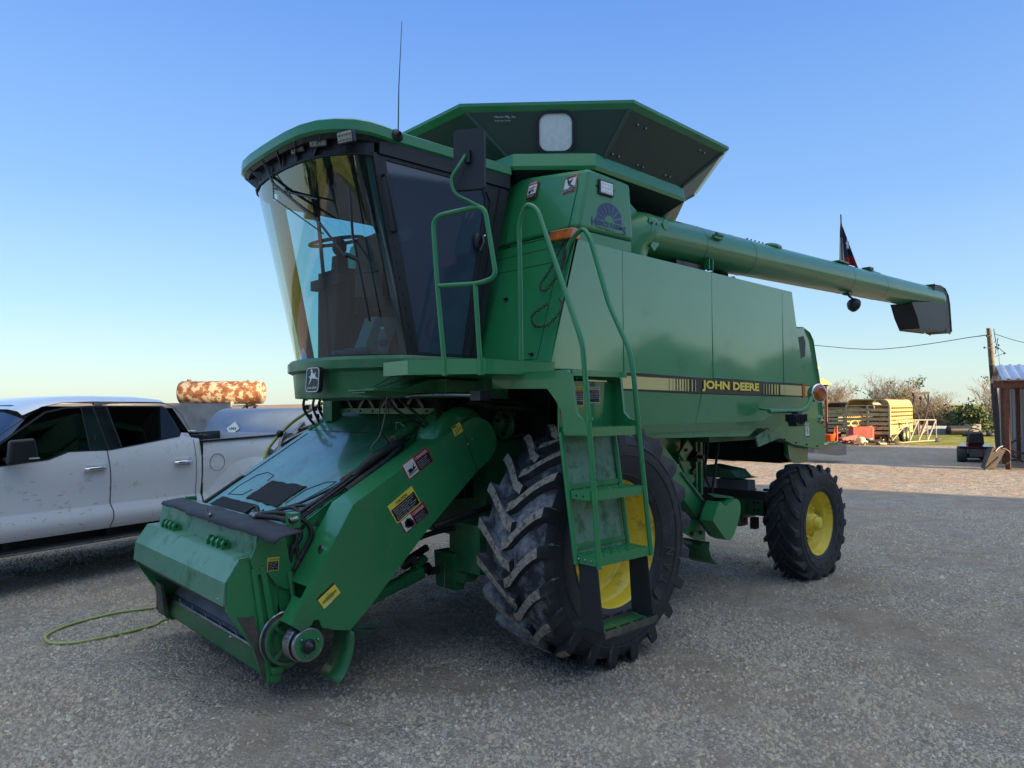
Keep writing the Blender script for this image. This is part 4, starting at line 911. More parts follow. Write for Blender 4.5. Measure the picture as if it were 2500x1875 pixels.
def dec(p,q,w_,h_,parts,lab): 
    ax=(Vector(q)-Vector(p)).normalized(); ay=Vector((0,-1,0)).cross(ax); ay=ay if ay.z>0 else -ay
    return decal('warning_decal',p,ax,ay,w_,h_,parts,shd,label=lab)
TL=['Rotating parts below.','Stop engine before','opening shield or','unplugging. Keep','hands and feet away','from the drives.']
def rows6(x,ww,n=6,y0=.60,dy=.105,hh=.05): return [('T',white,TL[i%6],x,y0-dy*i,hh,ww*(1-.08*(i%3))) for i in range(n)]
dec((2.735,3.986,1.315),(2.935,3.986,1.43),.232,.115,[(red,0,1,0,1),(white,.03,.42,.05,.95),(stK,.45,.97,.05,.66),('T',white,'! DANGER',.47,.74,.17,.46),('P',stK,[(.07,.5),(.2,.56),(.25,.42),(.37,.75),(.32,.5),(.4,.42),(.2,.3),(.08,.28),(.12,.4)]),('P',stK,[(.06,.22),(.4,.28),(.4,.24),(.06,.18)])]+rows6(.48,.42,5,.54,.105),'red danger sticker highest on the belt shield')
dec((2.645,3.986,1.035),(2.835,3.986,1.155),.222,.142,[(stY,0,1,0,1),(stK,.03,.97,.06,.72),('T',stK,'! CAUTION',.26,.78,.15,.46)]+rows6(.08,.84,6,.62,.10),'yellow caution sticker in the middle of the belt shield')
dec((2.71,3.986,.965),(2.89,3.986,1.07),.222,.095,[(red,0,1,0,1),(white,.03,.42,.05,.95),(stK,.45,.97,.05,.62),('T',white,'! DANGER',.47,.70,.21,.46),('P',stK,[(.08,.45),(.13,.75),(.25,.85),(.36,.7),(.38,.4),(.3,.2),(.15,.2)]),('P',white,[(.14,.5),(.2,.7),(.3,.62),(.28,.4),(.2,.32)]),('P',stK,[(.2,.3),(.4,.5),(.4,.1),(.25,.1)])]+rows6(.48,.42,4,.48,.12),'red danger sticker just below the yellow caution sticker')
dec((3.125,3.986,1.59),(3.195,3.986,1.625),.083,.072,[(stY,0,1,0,1),(stK,.05,.5,.82,.95),('P',gold,[(.1,.2),(.9,.6),(.9,.5),(.1,.1)]),('P',gold,[(.1,.5),(.6,.75),(.6,.70),(.1,.45)])],'small yellow diagram sticker near the round end of the belt shield')
dec((2.12,3.986,.585),(2.23,3.986,.66),.135,.085,[(stY,0,1,0,1),(stK,0,1,.86,1),('P',gold,[(.1,.35),(.1,.5),(.3,.5),(.3,.55),(.7,.55),(.7,.5),(.9,.5),(.9,.35),(.7,.35),(.7,.3),(.3,.3),(.3,.35)]),('T',gold,'4 2 1',.42,.65,.1,.16),('P',white,[(0,0),(.25,.12),(.3,.02),(.45,.10),(.5,0)])],'yellow belt diagram sticker low on the belt shield')
mb=MB().mat(gold); ax_=Vector((.84,0,.54)); ay_=Vector((-.54,0,.84))
for i,t in enumerate(('NOTICE','Check belt for correct','tension every 10 hours','Keep shield closed')): mb.text(t,Vector((2.37,3.987,1.16))-ay_*(.016*i)+ax_*(.0),ax_,ay_,.009,.03 if i==0 else .10)
for i in range(5): mb.text('~ ^ ~ ^ ~',Vector((2.40,3.987,1.085))-ay_*(.012*i)+ax_*(.004*i),ax_,ay_,.008,.07-.01*i)
obj('worn_print',mb,None,shd)
mb=MB().mat(green); mb.lathe([(0,0),(.24,0),(.27,.02),(.27,.22)],(3.27,4.06,1.53),(0,1,0),32); obj('round_cover',mb,None,shd)
# pulleys
mb=MB().mat(greenC); mb.lathe([(0,-.07),(.088,-.07)],(2.03,4.07,.385),(0,1,0),32,smooth=False); mb.mat(steel).lathe([(.088,-.07),(.10,-.072),(.102,-.055),(.10,-.03)],(2.03,4.07,.385),(0,1,0),32); mb.mat(greenC).lathe([(.0,-.088),(.05,-.088),(.052,-.07)],(2.03,4.07,.385),(0,1,0),6,smooth=False)
mb.mat(steel); 
for k in range(4): mb.lathe([(.10,-.03+k*.02),(.108,-.025+k*.02),(.108,-.02+k*.02),(.094,-.014+k*.02),(.10,-.01+k*.02)],(2.02,4.07,.385),(0,1,0),32)
mb.mat(blkm).lathe([(0,-.14),(.018,-.14),(.02,-.12),(.026,-.12),(.026,-.09),(.045,-.088)],(2.02,4.07,.385),(0,1,0),20)
mb.mat(steel)
for a in (20,140,260): mb.sphere((2.03+.062*math.cos(R(a)),3.995,.385+.062*math.sin(R(a))),.010,8)
pu=obj('feeder_pulley',mb,None,comb)
mb=MB().mat(greenW); mb.lathe([(.0,.0),(.10,.0),(.105,.012),(.13,.012),(.135,-.01),(.152,-.01),(.155,.005)],(1.99,4.17,.385),(0,1,0),40,smooth=False); mb.mat(hosem).lathe([(.155,.005),(.160,.01),(.160,.028),(.150,.032),(.160,.036),(.160,.05),(.152,.055)],(1.99,4.17,.385),(0,1,0),40); mb.mat(steel).lathe([(.152,.055),(.165,.06),(.165,.07),(0,.075)],(1.99,4.17,.385),(0,1,0),40)
for k in range(4): a=R(45+90*k); mb.mat(greenW).bar((1.99+.05*math.cos(a),4.155,.385+.05*math.sin(a)),(1.99+.14*math.cos(a),4.165,.385+.14*math.sin(a)),.02,.015,up=(0,1,0))
obj('sheave',mb,None,pu)
mb=MB().mat(greenW); arc=[(1.99+.34*math.cos(R(a)),.385+.34*math.sin(R(a))-.02) for a in range(8,-52,-6)]
P=[Vector((x-.02,0,z)) for x,z in arc]
mb.loft([[(p.x,3.95,p.z) for p in P],[(p.x,4.20,p.z) for p in P]],closed=False,smooth=True); o=obj('curved_guard',mb,None,comb); s_=o.modifiers.new('t','SOLIDIFY'); s_.thickness=.006
tornm=M('torn_rubber',(.02,.06,.04),.75,var=.6,vs=9)
mb=MB().mat(tornm); mb.prism([(2.31,3.99,.425),(2.36,3.98,.445),(2.42,3.97,.43),(2.50,3.96,.455),(2.46,3.96,.41),(2.48,3.97,.385),(2.44,3.97,.375),(2.40,3.98,.35),(2.34,3.99,.365)],(.0,.008,0)); obj('torn_flap',mb,None,comb)
# hoses and lines
hb=MB().mat(hosem)
def H(mb,pts,r,n=8): mb.tube(spline(pts,6),r,n)
H(hb,[(2.06,4.72,1.05),(2.02,4.66,1.07),(1.99,4.55,1.06),(2.0,4.44,1.0),(2.03,4.36,.90),(2.02,4.33,.80)],.016)
H(hb,[(2.14,4.68,1.11),(2.18,4.52,1.13),(2.17,4.40,1.08),(2.14,4.32,.96),(2.07,4.29,.85)],.013)
H(hb,[(2.09,4.74,1.08),(2.16,4.60,1.12),(2.22,4.45,1.15),(2.26,4.34,1.12),(2.20,4.29,1.0),(2.10,4.28,.85),(2.05,4.28,.72)],.011)
H(hb,[(2.05,4.9,1.04),(2.12,4.75,1.09),(2.20,4.6,1.13),(2.4,4.42,1.25),(2.6,4.36,1.38),(2.85,4.33,1.52)],.009)
H(hb,[(2.15,4.42,1.10),(2.35,4.38,1.22),(2.55,4.34,1.36),(2.72,4.31,1.46)],.014)
H(hb,[(2.2,4.36,1.12),(2.4,4.33,1.25),(2.6,4.30,1.38),(2.95,4.30,1.58)],.011)
H(hb,[(2.04,4.98,1.06),(2.07,4.86,1.12),(2.05,4.78,1.06)],.012)
obj('hydraulic_hose',hb,None,comb)
for P_,r_ in (([(1.96,4.62,1.10),(1.98,4.45,1.125),(2.06,4.33,1.12),(2.15,4.26,1.06),(2.165,4.24,.98),(2.10,4.24,.87),(2.05,4.25,.78)],.0155),([(1.95,4.55,1.10),(2.0,4.36,1.10),(2.07,4.29,1.06),(2.10,4.26,.99),(2.05,4.26,.92),(2.03,4.27,.84)],.019),([(2.02,4.60,1.10),(2.04,4.40,1.09),(2.08,4.28,1.02),(2.07,4.25,.94),(2.09,4.25,.84)],.013)):
    hb=MB().mat(hosem); H(hb,P_,r_); hb.mat(steel).cyl(P_[0],Vector(P_[0])+Vector((0,.05,-.01)),r_*1.25,8); obj('hydraulic_hose',hb,None,comb)
mb=MB().mat(rust); mb.tube([(2.47,4.40,1.29),(2.56,4.38,1.345)],.026,10); mb.mat(hosem).tube(spline([(2.52,4.33,1.33),(2.66,4.28,1.46),(2.86,4.25,1.55),(2.75,4.27,1.44),(2.6,4.28,1.34),(2.45,4.29,1.24)],5),.03,8); mb.tube(spline([(2.6,4.38,1.39),(2.72,4.37,1.47),(2.85,4.33,1.52)],5),.010,6)
for t in (0,.1,.2): mb.tube([(2.6+t,4.42,1.36+t*.6),(2.62+t,4.36,1.43+t*.6),(2.63+t,4.28,1.40+t*.6)],.005,5)
obj('hose_bundle',mb,None,comb)
mb=MB().mat(greenW); mb.tube([(2.86,4.36,1.56),(3.12,4.34,1.72)],.035,10); mb.mat(rust).tube([(2.84,4.37,1.545),(2.87,4.36,1.56)],.03,8); mb.mat(greenW).tube([(2.95,4.36,1.66),(2.93,4.37,1.68),(3.0,4.36,1.70)],.012,6); obj('small_cylinder',mb,None,comb)
mb=MB().mat(hosem)
H(mb,[(2.74,4.3,1.87),(2.80,4.28,1.80),(2.95,4.25,1.70),(3.06,4.2,1.64),(3.10,4.2,1.62)],.010); H(mb,[(2.9,4.35,1.86),(3.0,4.22,1.72),(3.08,4.16,1.62)],.010)
H(mb,[(3.20,4.2,1.86),(3.10,4.14,1.76),(3.07,4.12,1.65),(3.10,4.12,1.62)],.022); H(mb,[(3.27,4.18,1.86),(3.16,4.12,1.76),(3.12,4.12,1.65),(3.12,4.12,1.60)],.022); H(mb,[(3.36,4.15,1.85),(3.24,4.10,1.78),(3.16,4.10,1.68)],.020)
H(mb,[(3.34,4.12,1.84),(3.55,4.05,1.80),(3.80,4.0,1.78),(4.1,3.95,1.74)],.028); H(mb,[(3.3,4.2,1.86),(3.6,4.1,1.84),(3.95,4.0,1.80)],.022)
H(mb,[(2.95,4.0,.98),(3.15,3.98,1.02),(3.4,3.98,1.06),(3.7,4.0,1.10)],.022); H(mb,[(2.85,4.3,.80),(3.1,4.25,.88),(3.5,4.2,.92)],.020); H(mb,[(3.0,4.3,.70),(3.05,4.5,.62),(3.2,4.7,.60),(3.4,4.7,.68)],.03)
H(mb,[(3.0,5.96,1.87),(2.97,5.96,1.87),(2.97,5.96,1.78),(3.05,5.95,1.66),(3.12,5.94,1.60)],.013); H(mb,[(3.06,5.95,1.88),(3.05,5.95,1.80),(3.10,5.94,1.68),(3.16,5.93,1.62)],.012); H(mb,[(3.12,5.94,1.89),(3.10,5.94,1.80),(3.15,5.93,1.70),(3.20,5.92,1.64)],.013); H(mb,[(3.18,5.93,1.88),(3.18,5.93,1.78),(3.21,5.92,1.66)],.006)
mb.mat(blkm)
for x,z in ((2.985,1.80),(3.065,1.79),(3.115,1.79),(3.02,1.72),(3.09,1.72)): mb.tube([(x,5.95,z+.02),(x+.008,5.95,z-.02)],.019,8)
mb.mat(greenW)
for i in range(5): mb.sphere((3.02+.035*i,5.93,1.60+.02*i),.028,6)
obj('hydraulic_line',mb,None,comb)
mb=MB().mat(steel); mb.tube(spline([(2.83,4.15,1.872),(2.86,4.05,1.882),(2.9,3.75,1.88),(2.95,3.55,1.875)],6),.014,8); mb.mat(blkm).tube([(2.75,5.2,1.858),(2.80,4.6,1.866),(2.83,4.15,1.87)],.011,8); mb.box(2.93,3.02,3.48,3.58,1.84,1.90); obj('steel_pipe',mb,None,comb)
wirem=M('loose_wire_grey',(.16,.15,.14),.6)
mb=MB().mat(wirem); H(mb,[(2.70,4.2,1.87),(2.70,4.22,1.75),(2.68,4.26,1.60),(2.64,4.3,1.52),(2.66,4.3,1.42),(2.69,4.3,1.37)],.005,5); obj('loose_wire',mb,None,comb)
mb=MB().mat(hosem); H(mb,[(2.66,4.2,1.87),(2.67,4.25,1.68),(2.78,4.28,1.54),(2.90,4.28,1.44)],.004,5); H(mb,[(2.73,4.2,1.87),(2.74,4.24,1.74),(2.82,4.28,1.62),(2.89,4.28,1.50)],.004,5); H(mb,[(2.68,3.93,2.03),(2.62,4.02,2.0),(2.58,4.12,1.95),(2.56,4.16,1.93)],.004,5); H(mb,[(2.70,3.93,2.02),(2.66,4.02,1.97),(2.58,4.14,1.93)],.004,5); obj('loose_wire',mb,None,comb)
# front structure under the cab
mb=MB().mat(greenW); mb.box(3.18,3.22,4.3,5.85,1.745,1.79); mb.mat(seal).box(3.22,3.24,4.3,5.85,1.79,2.0); mb.mat(greenW); mb.box(3.10,3.2,5.70,5.86,1.68,1.9)
mb.mat(blkm)
for y in (4.45,4.8,5.15,5.5): mb.bar((3.19,y,1.79),(3.19,y+.12,1.9),.03,.012,up=(1,0,0)); mb.bar((3.19,y+.24,1.79),(3.19,y+.12,1.9),.03,.012,up=(1,0,0))
mb.mat(blkm)
for i in range(8): mb.sphere((3.178,4.4+i*.19,1.768),.010,6)
mb.mat(blkm).box(3.3,3.6,4.3,6.2,1.1,2.0); mb.box(4.0,4.4,3.9,6.3,1.2,2.05)
mb.box(2.78,3.3,4.25,5.7,1.88,2.0)
obj('cab_support',mb,None,comb)
for (x,z,r_) in ((3.73,1.775,.088),(3.69,1.66,.112)):
    mb=MB().mat(greenW); mb.lathe([(.0,0),(r_*.35,.0),(r_*.4,.012),(r_*.8,.012),(r_*.85,-.005),(r_,-.012),(r_*.93,.006),(r_,.022),(r_*.9,.03)],(x,4.10,z),(0,1,0),28); mb.mat(seal)
    for k in range(3): a=R(30+120*k); mb.cyl((x+r_*.6*math.cos(a),4.11,z+r_*.6*math.sin(a)),(x+r_*.6*math.cos(a),4.098,z+r_*.6*math.sin(a)),r_*.14,8)
    obj('drive_sheave',mb,None,comb)
mb=MB().mat(hosem)
for s in (-1,1): mb.bar((3.73,4.115,1.775+s*.088),(4.5,4.115,1.83+s*.08),.012,.014); mb.bar((3.69,4.115,1.66+s*.112),(4.4,4.115,1.68+s*.1),.012,.014)
obj('drive_belt',mb,None,comb)
mb=MB().mat(greenW); mb.box(3.30,4.15,3.93,4.28,.60,.95); mb.box(3.75,4.12,3.9,6.80,.72,1.0); mb.box(3.65,4.2,3.82,4.05,.5,1.15); mb.box(3.65,4.2,6.6,6.84,.5,1.15)
mb.hexa([(3.28,4.10,.52),(3.40,4.10,.52),(3.40,4.36,.52),(3.28,4.36,.52)],[(3.65,4.10,1.05),(3.9,4.10,.9),(3.9,4.36,.9),(3.65,4.36,1.05)])
mb.hexa([(3.28,4.18,.45),(3.36,4.18,.45),(3.36,4.42,.45),(3.28,4.42,.45)],[(3.26,4.18,.72),(3.40,4.18,.72),(3.40,4.42,.72),(3.26,4.42,.72)])
mb.mat(steel).cyl((3.27,4.30,.45),(3.27,4.30,.66),.006,6); mb.mat(blkm).cyl((3.18,4.38,.575),(3.28,4.38,.575),.03,10)
obj('front_axle',mb,None,comb,bevel=.01)
for y in (4.42,5.82):
    mb=MB().mat(green); mb.tube([(2.45,y,.385),(3.0,y,.535)],.047,16); mb.tube([(2.98,y,.53),(3.14,y,.575)],.053,16); mb.mat(blkm).cyl((3.13,y,.575),(3.22,y,.60),.035,10); mb.mat(green).tube([(3.08,y,.60),(3.2,y+.04,.66)],.035,8); obj('lift_cylinder',mb,None,comb)
# rear frame parts
mb=MB().mat(green)
mb.prism([(x,4.0,z) for x,z in ((5.3,1.56),(5.88,1.56),(5.90,1.47),(5.84,1.20),(5.3,1.20))],(0,.02,0)); mb.prism([(x,3.90,z) for x,z in ((5.87,1.48),(5.95,1.39),(5.81,1.28),(5.73,1.35))],(0,.03,0)); mb.prism([(x,3.96,z) for x,z in ((5.8,1.30),(5.95,1.30),(6.08,1.08),(6.0,1.03))],(0,.03,0))
mb.box(6.08,6.11,3.95,4.05,.95,1.55); mb.box(6.16,6.20,3.95,4.05,.92,1.55); mb.box(6.08,6.2,4.05,4.07,.92,1.55)
mb.prism([(x,3.70,z) for x,z in ((5.18,1.46),(5.43,1.26),(5.90,.86),(5.77,.73),(5.51,.94),(5.05,1.32))],(0,.10,0)); mb.prism([(x,3.72,z) for x,z in ((5.50,.78),(5.86,.74),(5.86,.55),(5.70,.58),(5.52,.66))],(0,.02,0))
mb.mat(greenF).tube([(5.45,3.69,1.20),(5.72,3.69,.98),(5.80,3.69,.91)],.014,8)
mb.mat(blkm).cyl((5.98,3.85,1.31),(5.98,4.0,1.31),.05,12); mb.cyl((5.98,3.80,1.31),(5.98,3.9,1.31),.02,8); mb.cyl((6.02,3.93,1.16),(6.02,4.0,1.16),.03,10); mb.cyl((5.83,3.88,1.38),(5.83,3.9,1.38),.016,8); mb.cyl((5.63,3.70,.64),(5.63,3.72,.64),.02,8); mb.cyl((5.78,3.70,.63),(5.78,3.72,.63),.02,8)
mb.box(5.3,6.9,4.3,5.95,.93,1.05)
obj('rear_frame',mb,None,comb,bevel=.005)
mb=MB().mat(greenC); ht=smooth_path([(5.56,0,.79),(5.60,0,.86),(5.675,0,.955),(5.72,0,.93),(5.775,0,.895),(5.83,0,.92),(5.90,0,.945),(5.98,0,.95),(6.03,0,.90),(6.03,0,.83),(5.99,0,.75),(5.90,0,.62),(5.84,0,.585),(5.77,0,.60),(5.66,0,.70)],.03,3)
ht=ht[:-1]
mb.prism([(p.x,3.45,p.z) for p in ht],(0,.13,0)); o=obj('gear_cover',mb,None,comb,bevel=.012,seg=3)
mb=MB().mat(blkm); mb.prism([(p.x*.97+.175,3.58,p.z*.95+.04) for p in ht],(0,.04,0)); mb.mat(greenW).prism([(5.66,3.5,.985),(5.75,3.62,1.0),(6.18,3.62,.93),(6.0,3.5,.945)],(0,0,.006)); obj('cover_back',mb,None,o)
mb=MB().mat(greenW); P=[(5.84,.545),(5.83,.48),(5.86,.42),(5.90,.36),(5.97,.32)]; mb.loft([[(x,3.66,z) for x,z in P],[(x+.02,3.96,z) for x,z in P]],closed=False,smooth=True); o=obj('stone_scoop',mb,None,comb); s_=o.modifiers.new('t','SOLIDIFY'); s_.thickness=.008
mb=MB().mat(hosem); H(mb,[(6.59,4,1.5),(6.57,4,1.40),(6.50,4,1.15),(6.43,4,.9)],.014); H(mb,[(6.38,4,1.5),(6.36,4,1.35),(6.32,4,1.2),(6.32,4,1.08),(6.40,4,.98)],.013); H(mb,[(6.30,4,1.5),(6.29,4,1.3),(6.27,4,1.1),(6.25,4,.95)],.012); mb.sphere((6.28,4,1.2),.035,8); obj('hydraulic_hose',mb,None,comb)
mb=MB().mat(greenW); mb.box(7.28,7.46,3.86,6.40,.60,.845); mb.box(7.22,7.52,4.10,4.16,.56,.87); mb.mat(blkm).box(6.78,6.86,3.60,4.6,.84,.93); mb.box(6.9,7.3,4.3,5.95,.6,.9); mb.box(7.28,7.5,3.69,3.9,.5,.9); mb.box(7.28,7.5,6.35,6.56,.5,.9)
for y in (4.3,4.0,3.95): 
    for z in (.66,.74): mb.cyl((7.27,y,z),(7.285,y,z),.014,6)
obj('rear_axle',mb,None,comb,bevel=.008)
mb=MB().mat(M('grey_box',(.09,.095,.10),.6,var=.2)); mb.box(6.75,6.9,3.78,4.14,.93,1.03); mb.mat(silver).box(6.74,6.75,4.14,4.30,.93,1.04); o=obj('battery_box',mb,None,comb)
mb=MB().mat(greenF); mb.prism([(6.8,4.31,1.16),(6.8,4.0,1.12),(6.8,3.93,1.05),(6.8,3.85,1.04),(6.8,4.3,1.03)],(.3,0,0)); obj('shaker_pan',mb,None,comb)
mb=MB().mat(steel); mb.box(6.95,7.1,3.98,4.12,.52,.60); mb.mat(blkm).box(7.0,7.08,3.84,3.90,.50,.62); mb.box(6.9,7.0,4.12,4.2,.48,.58); obj('valve_block',mb,None,comb)
# shield on the right side of the machine and rear ladder (simple mirrored frame)
mb=MB().mat(greenW); mb.box(4.3,6.0,6.4,6.5,1.0,1.55); obj('right_side_shield',mb,None,comb)

# ---- wheels
def tyre(name,parent,Rr,hw,hr,nl,lead,lh,lw,flip=1,loc=None,dusty=True,lug_end=.86):
    """axis Y, outer face -Y"""
    mb=MB(); sw=hw; Rb=Rr-lh
    prof=[(hr*.985,-sw*.78),(hr*1.02,-sw*.86),(hr+.04,-sw*.90),(hr+(Rb-hr)*.38,-sw*.985),(hr+(Rb-hr)*.60,-sw),(hr+(Rb-hr)*.80,-sw*.96),(Rb-.030,-sw*.89),(Rb-.008,-sw*.78)]
    full=prof+[(Rb+.002,-sw*.5),(Rb+.006,0)]+[(r,-y) for r,y in [(Rb+.002,-sw*.5)]+prof[::-1]]
    n=96
    mb.mat(rubber).lathe(full[:7],(0,0,0),(0,1,0),n); mb.mat(rubber2 if dusty else rubber).lathe(full[6:13],(0,0,0),(0,1,0),n); mb.mat(rubber).lathe(full[12:],(0,0,0),(0,1,0),n)
    mb.mat(rubber).lathe([(hr+.028,-sw*.895),(hr+.034,-sw*.915),(hr+.040,-sw*.90)],(0,0,0),(0,1,0),n); 
    for rr_,yy_ in ((.50,1.0),(.72,.985)): mb.lathe([(hr+(Rb-hr)*rr_-.004,-sw*yy_),(hr+(Rb-hr)*rr_,-sw*yy_-.005),(hr+(Rb-hr)*rr_+.004,-sw*yy_)],(0,0,0),(0,1,0),n)
    # lug path: (|y| fraction, base r, top r)
    path=[(-.12,Rb-.01,Rr-.004),(.08,Rb-.01,Rr),(.27,Rb-.01,Rr),(.46,Rb-.01,Rr),(.64,Rb-.015,Rr-.001),(.80,Rb-.03,Rr-.003),(.925,Rb-.06,Rr-.006),(.96,Rb-.10,Rr-.040),(1.0,Rb-.16,Rb-.13)]
    for side_ in (-1,1):
        for k in range(nl):
            th0=2*math.pi*(k+(.5 if side_>0 else 0))/nl
            rows=[]
            jit=random.uniform(-.008,.008)
            for q,(yf_,rb_,rt_) in enumerate(path):
                s_=min(1,max(0,yf_)); th=th0+flip*lead*(1-s_)**1.35+jit
                y=side_*sw*yf_ if yf_>0 else side_*sw*yf_
                wt=lw*(1.0 if q<7 else (1.15 if q==7 else .9)); wb=wt*1.45
                # direction skew: width measured around the wheel
                def PT(r,dw,yy=y,th=th): a=th+dw/r; return (-r*math.sin(a),yy,r*math.cos(a))
                yo=y-side_*0
                rows.append([PT(rb_,-wb/2),PT(rt_,-wt/2),PT(rt_,wt/2),PT(rb_,wb/2)])
            K=len(mb.v)
            for r_ in rows: mb.add(r_)
            for q in range(len(rows)-1):
                a=K+q*4; b=a+4
                for j,mm in ((0,rubber2 if dusty else rubber),(1,lugtop if (q<6 and dusty) else rubber),(2,rubber)):
                    mb.mat(mm); f=[a+j,a+j+1,b+j+1,b+j] if side_<0 else [a+j,b+j,b+j+1,a+j+1]; mb.face(f,False)
            mb.mat(rubber); mb.face([K,K+1,K+2,K+3],False); e=K+4*(len(rows)-1); mb.face([e,e+1,e+2,e+3],False)
    # fine moulded whiskers on the side wall
    mb.mat(lugtop if dusty else rubber)
    o=obj(name,mb,None,parent,loc=(0,0,0)); 
    return o
def wheel(name,cx_,cy_,cz_,Rr,hw,hr,nl,lead,lh,lw,flip,right=False,front=True,label=None):
    root=Vector((5.0,YC,0)); mb=MB()
    OFF['__w']=Vector((0,0,0))
    s=hw
    if front:
        pr=[(hr*1.0,-s*.80),(hr*1.045,-s*.84),(hr*1.05,-s*.80),(hr*.99,-s*.77),(hr*.965,-s*.70),(hr*.955,-s*.50),(hr*.93,-s*.42),(hr*.90,-s*.40),(hr*.88,-s*.05),(hr*.86,.0*s),(hr*.62,.02*s),(hr*.60,-.02*s),(hr*.57,-.04*s),(hr*.54,.12*s),(hr*.20,.16*s),(0,.16*s)]
    else:
        pr=[(hr*1.0,-s*.80),(hr*1.06,-s*.86),(hr*1.065,-s*.80),(hr*1.0,-s*.76),(hr*.96,-s*.66),(hr*.95,-s*.40),(hr*.90,-s*.34),(hr*.885,-s*.30),(hr*.87,.10*s),(hr*.80,.16*s),(hr*.3,.18*s),(0,.18*s)]
    mb.mat(yel).lathe(pr,(0,0,0),(0,1,0),72); mb.lathe([(hr*.9,.1),(hr*.92,s*.7),(hr*1.04,s*.84)],(0,0,0),(0,1,0),48)
    wobj=obj(name,mb,None,None,label=label); wobj.parent=comb; wobj.location=Vector((cx_,cy_,cz_))-root; OFF[wobj.name]=Vector((0,0,0))
    mb=MB().mat(yel)
    if front:
        mb.lathe([(hr*.42,.13*s),(hr*.42,.06*s),(hr*.36,.04*s),(hr*.15,.02*s),(0,.02*s)],(0,0,0),(0,1,0),32)
        for k in range(10): a=R(36*k); mb.cyl((hr*.34*math.cos(a),.10*s,hr*.34*math.sin(a)),(hr*.34*math.cos(a),-.02*s,hr*.34*math.sin(a)),.018,8)
        mb.mat(seal)
        for a,r_ in ((58,.78),(50,.76),(44,.78),(64,.71),(56,.69)): mb.cyl((hr*r_*math.cos(R(a)),-.002,hr*r_*math.sin(R(a))),(hr*r_*math.cos(R(a)),.02,hr*r_*math.sin(R(a))),.010,6)
    else:
        mb.lathe([(hr*.62,.16*s),(hr*.60,-.05*s),(hr*.50,-.10*s),(hr*.30,-.12*s),(hr*.28,-.50*s),(hr*.24,-.56*s),(hr*.20,-.58*s),(hr*.19,-.82*s),(hr*.14,-.86*s),(0,-.86*s)],(0,0,0),(0,1,0),32)
        mb.lathe([(hr*.235,-.60*s),(hr*.25,-.64*s),(hr*.235,-.68*s)],(0,0,0),(0,1,0),24)
        for k in range(8): a=R(45*k+20); mb.cyl((hr*.46*math.cos(a),-.05*s,hr*.46*math.sin(a)),(hr*.46*math.cos(a),-.30*s,hr*.46*math.sin(a)),.016,6)
        mb.mat(seal)
        for k in range(8): a=R(45*k+42); mb.cyl((hr*.52*math.cos(a),-.105*s,hr*.52*math.sin(a)),(hr*.52*math.cos(a),-.09*s,hr*.52*math.sin(a)),.012,6)
    obj('hub',mb,None,wobj)
    ty=tyre('tyre',wobj,Rr,hw,hr,nl,lead,lh,lw,flip,dusty=front)
    if front:
        # raised lettering on the side wall
        mb=MB().mat(M('raised_letter',(.04,.044,.052),.6)); rad=hr+(Rr-hr)*.50
        word='TITAN'
        for i,ch_ in enumerate(word):
            a=R(-58+i*11.5)
            c_=Vector((math.cos(a),0,math.sin(a))); tx=Vector((-math.sin(a),0,math.cos(a)))  # along wheel, reading upward
            mb.text(ch_,c_*(rad-.05)-tx*.03+Vector((0,-hw*1.0-.004,0)),tx*-1 if False else tx, -c_, .10,.055,bold=.01)
        obj('lettering',mb,None,ty)
    if right: wobj.rotation_euler=(0,0,math.pi)
    return wobj
wheel('front_wheel',3.955,3.462,.84,.84,.312,.452,21,.31,.054,.064,1,label='near front wheel, tall and dusty with a wide yellow rim')
wheel('front_wheel',3.955,7.20,.84,.84,.312,.452,21,.31,.054,.064,-1,right=True)
wheel('rear_wheel',7.47,3.515,.565,.61,.185,.335,19,.46,.032,.05,-1,front=False,label='near rear wheel with a clean black tyre and yellow rim')
wheel('rear_wheel',7.47,2*YC-3.515,.565,.61,.185,.335,19,.46,.032,.05,1,right=True,front=False)
# flag stuck on the tube
flagm=bpy.data.materials.new('flag_cloth'); flagm.use_nodes=True
n=flagm.node_tree.nodes; L=flagm.node_tree.links; b=n['Principled BSDF']; b.inputs['Roughness'].default_value=.9
fw_=M('flag_white',(.62,.62,.60),.9); fb_=M('flag_blue',(.012,.02,.06),.9); fr_m=M('flag_red',(.30,.015,.03),.9)
flag=empty('flag',(8.755,3.62,3.50),0,'drooping red, white and blue flag with one white star above the unloading tube','flag')
mb=MB().mat(blkm).tube([(8.76,3.62,3.48),(8.745,3.62,4.10)],.008,6); obj('flag_pole',mb,None,flag)
mb=MB()
def fpt(s,t):   # s across, t down 0..1
    x=8.745+(.02+.49*t**1.15)*s; z=4.03-.52*t-.02*math.sin(s*9)*t-.06*s*(1-t); y=3.62+.035*math.sin(s*13+1)*t**.5
    return (x,y,z)
NS,NT=24,16
for i in range(NS):
    for j in range(NT):
        s=(i+.5)/NS; t=(j+.5)/NT
        m_=fw_ if (s<.18 and t>.35) or (s<.5 and t<.10) else (fr_m if t>.83-.10*s else fb_)
        mb.mat(m_).poly([fpt(i/NS,j/NT),fpt((i+1)/NS,j/NT),fpt((i+1)/NS,(j+1)/NT),fpt(i/NS,(j+1)/NT)])
mb.mat(fw_); sc_=Vector(fpt(.52,.52))+Vector((0,-.045,0)); star=[]
for k in range(10):
    r_=.085 if k%2==0 else .036; a=R(90+36*k+12); star.append(sc_+Vector((r_*.75*math.cos(a),0,r_*math.sin(a))))
mb.prism(star,(0,.004,0))
obj('cloth',mb,None,flag)

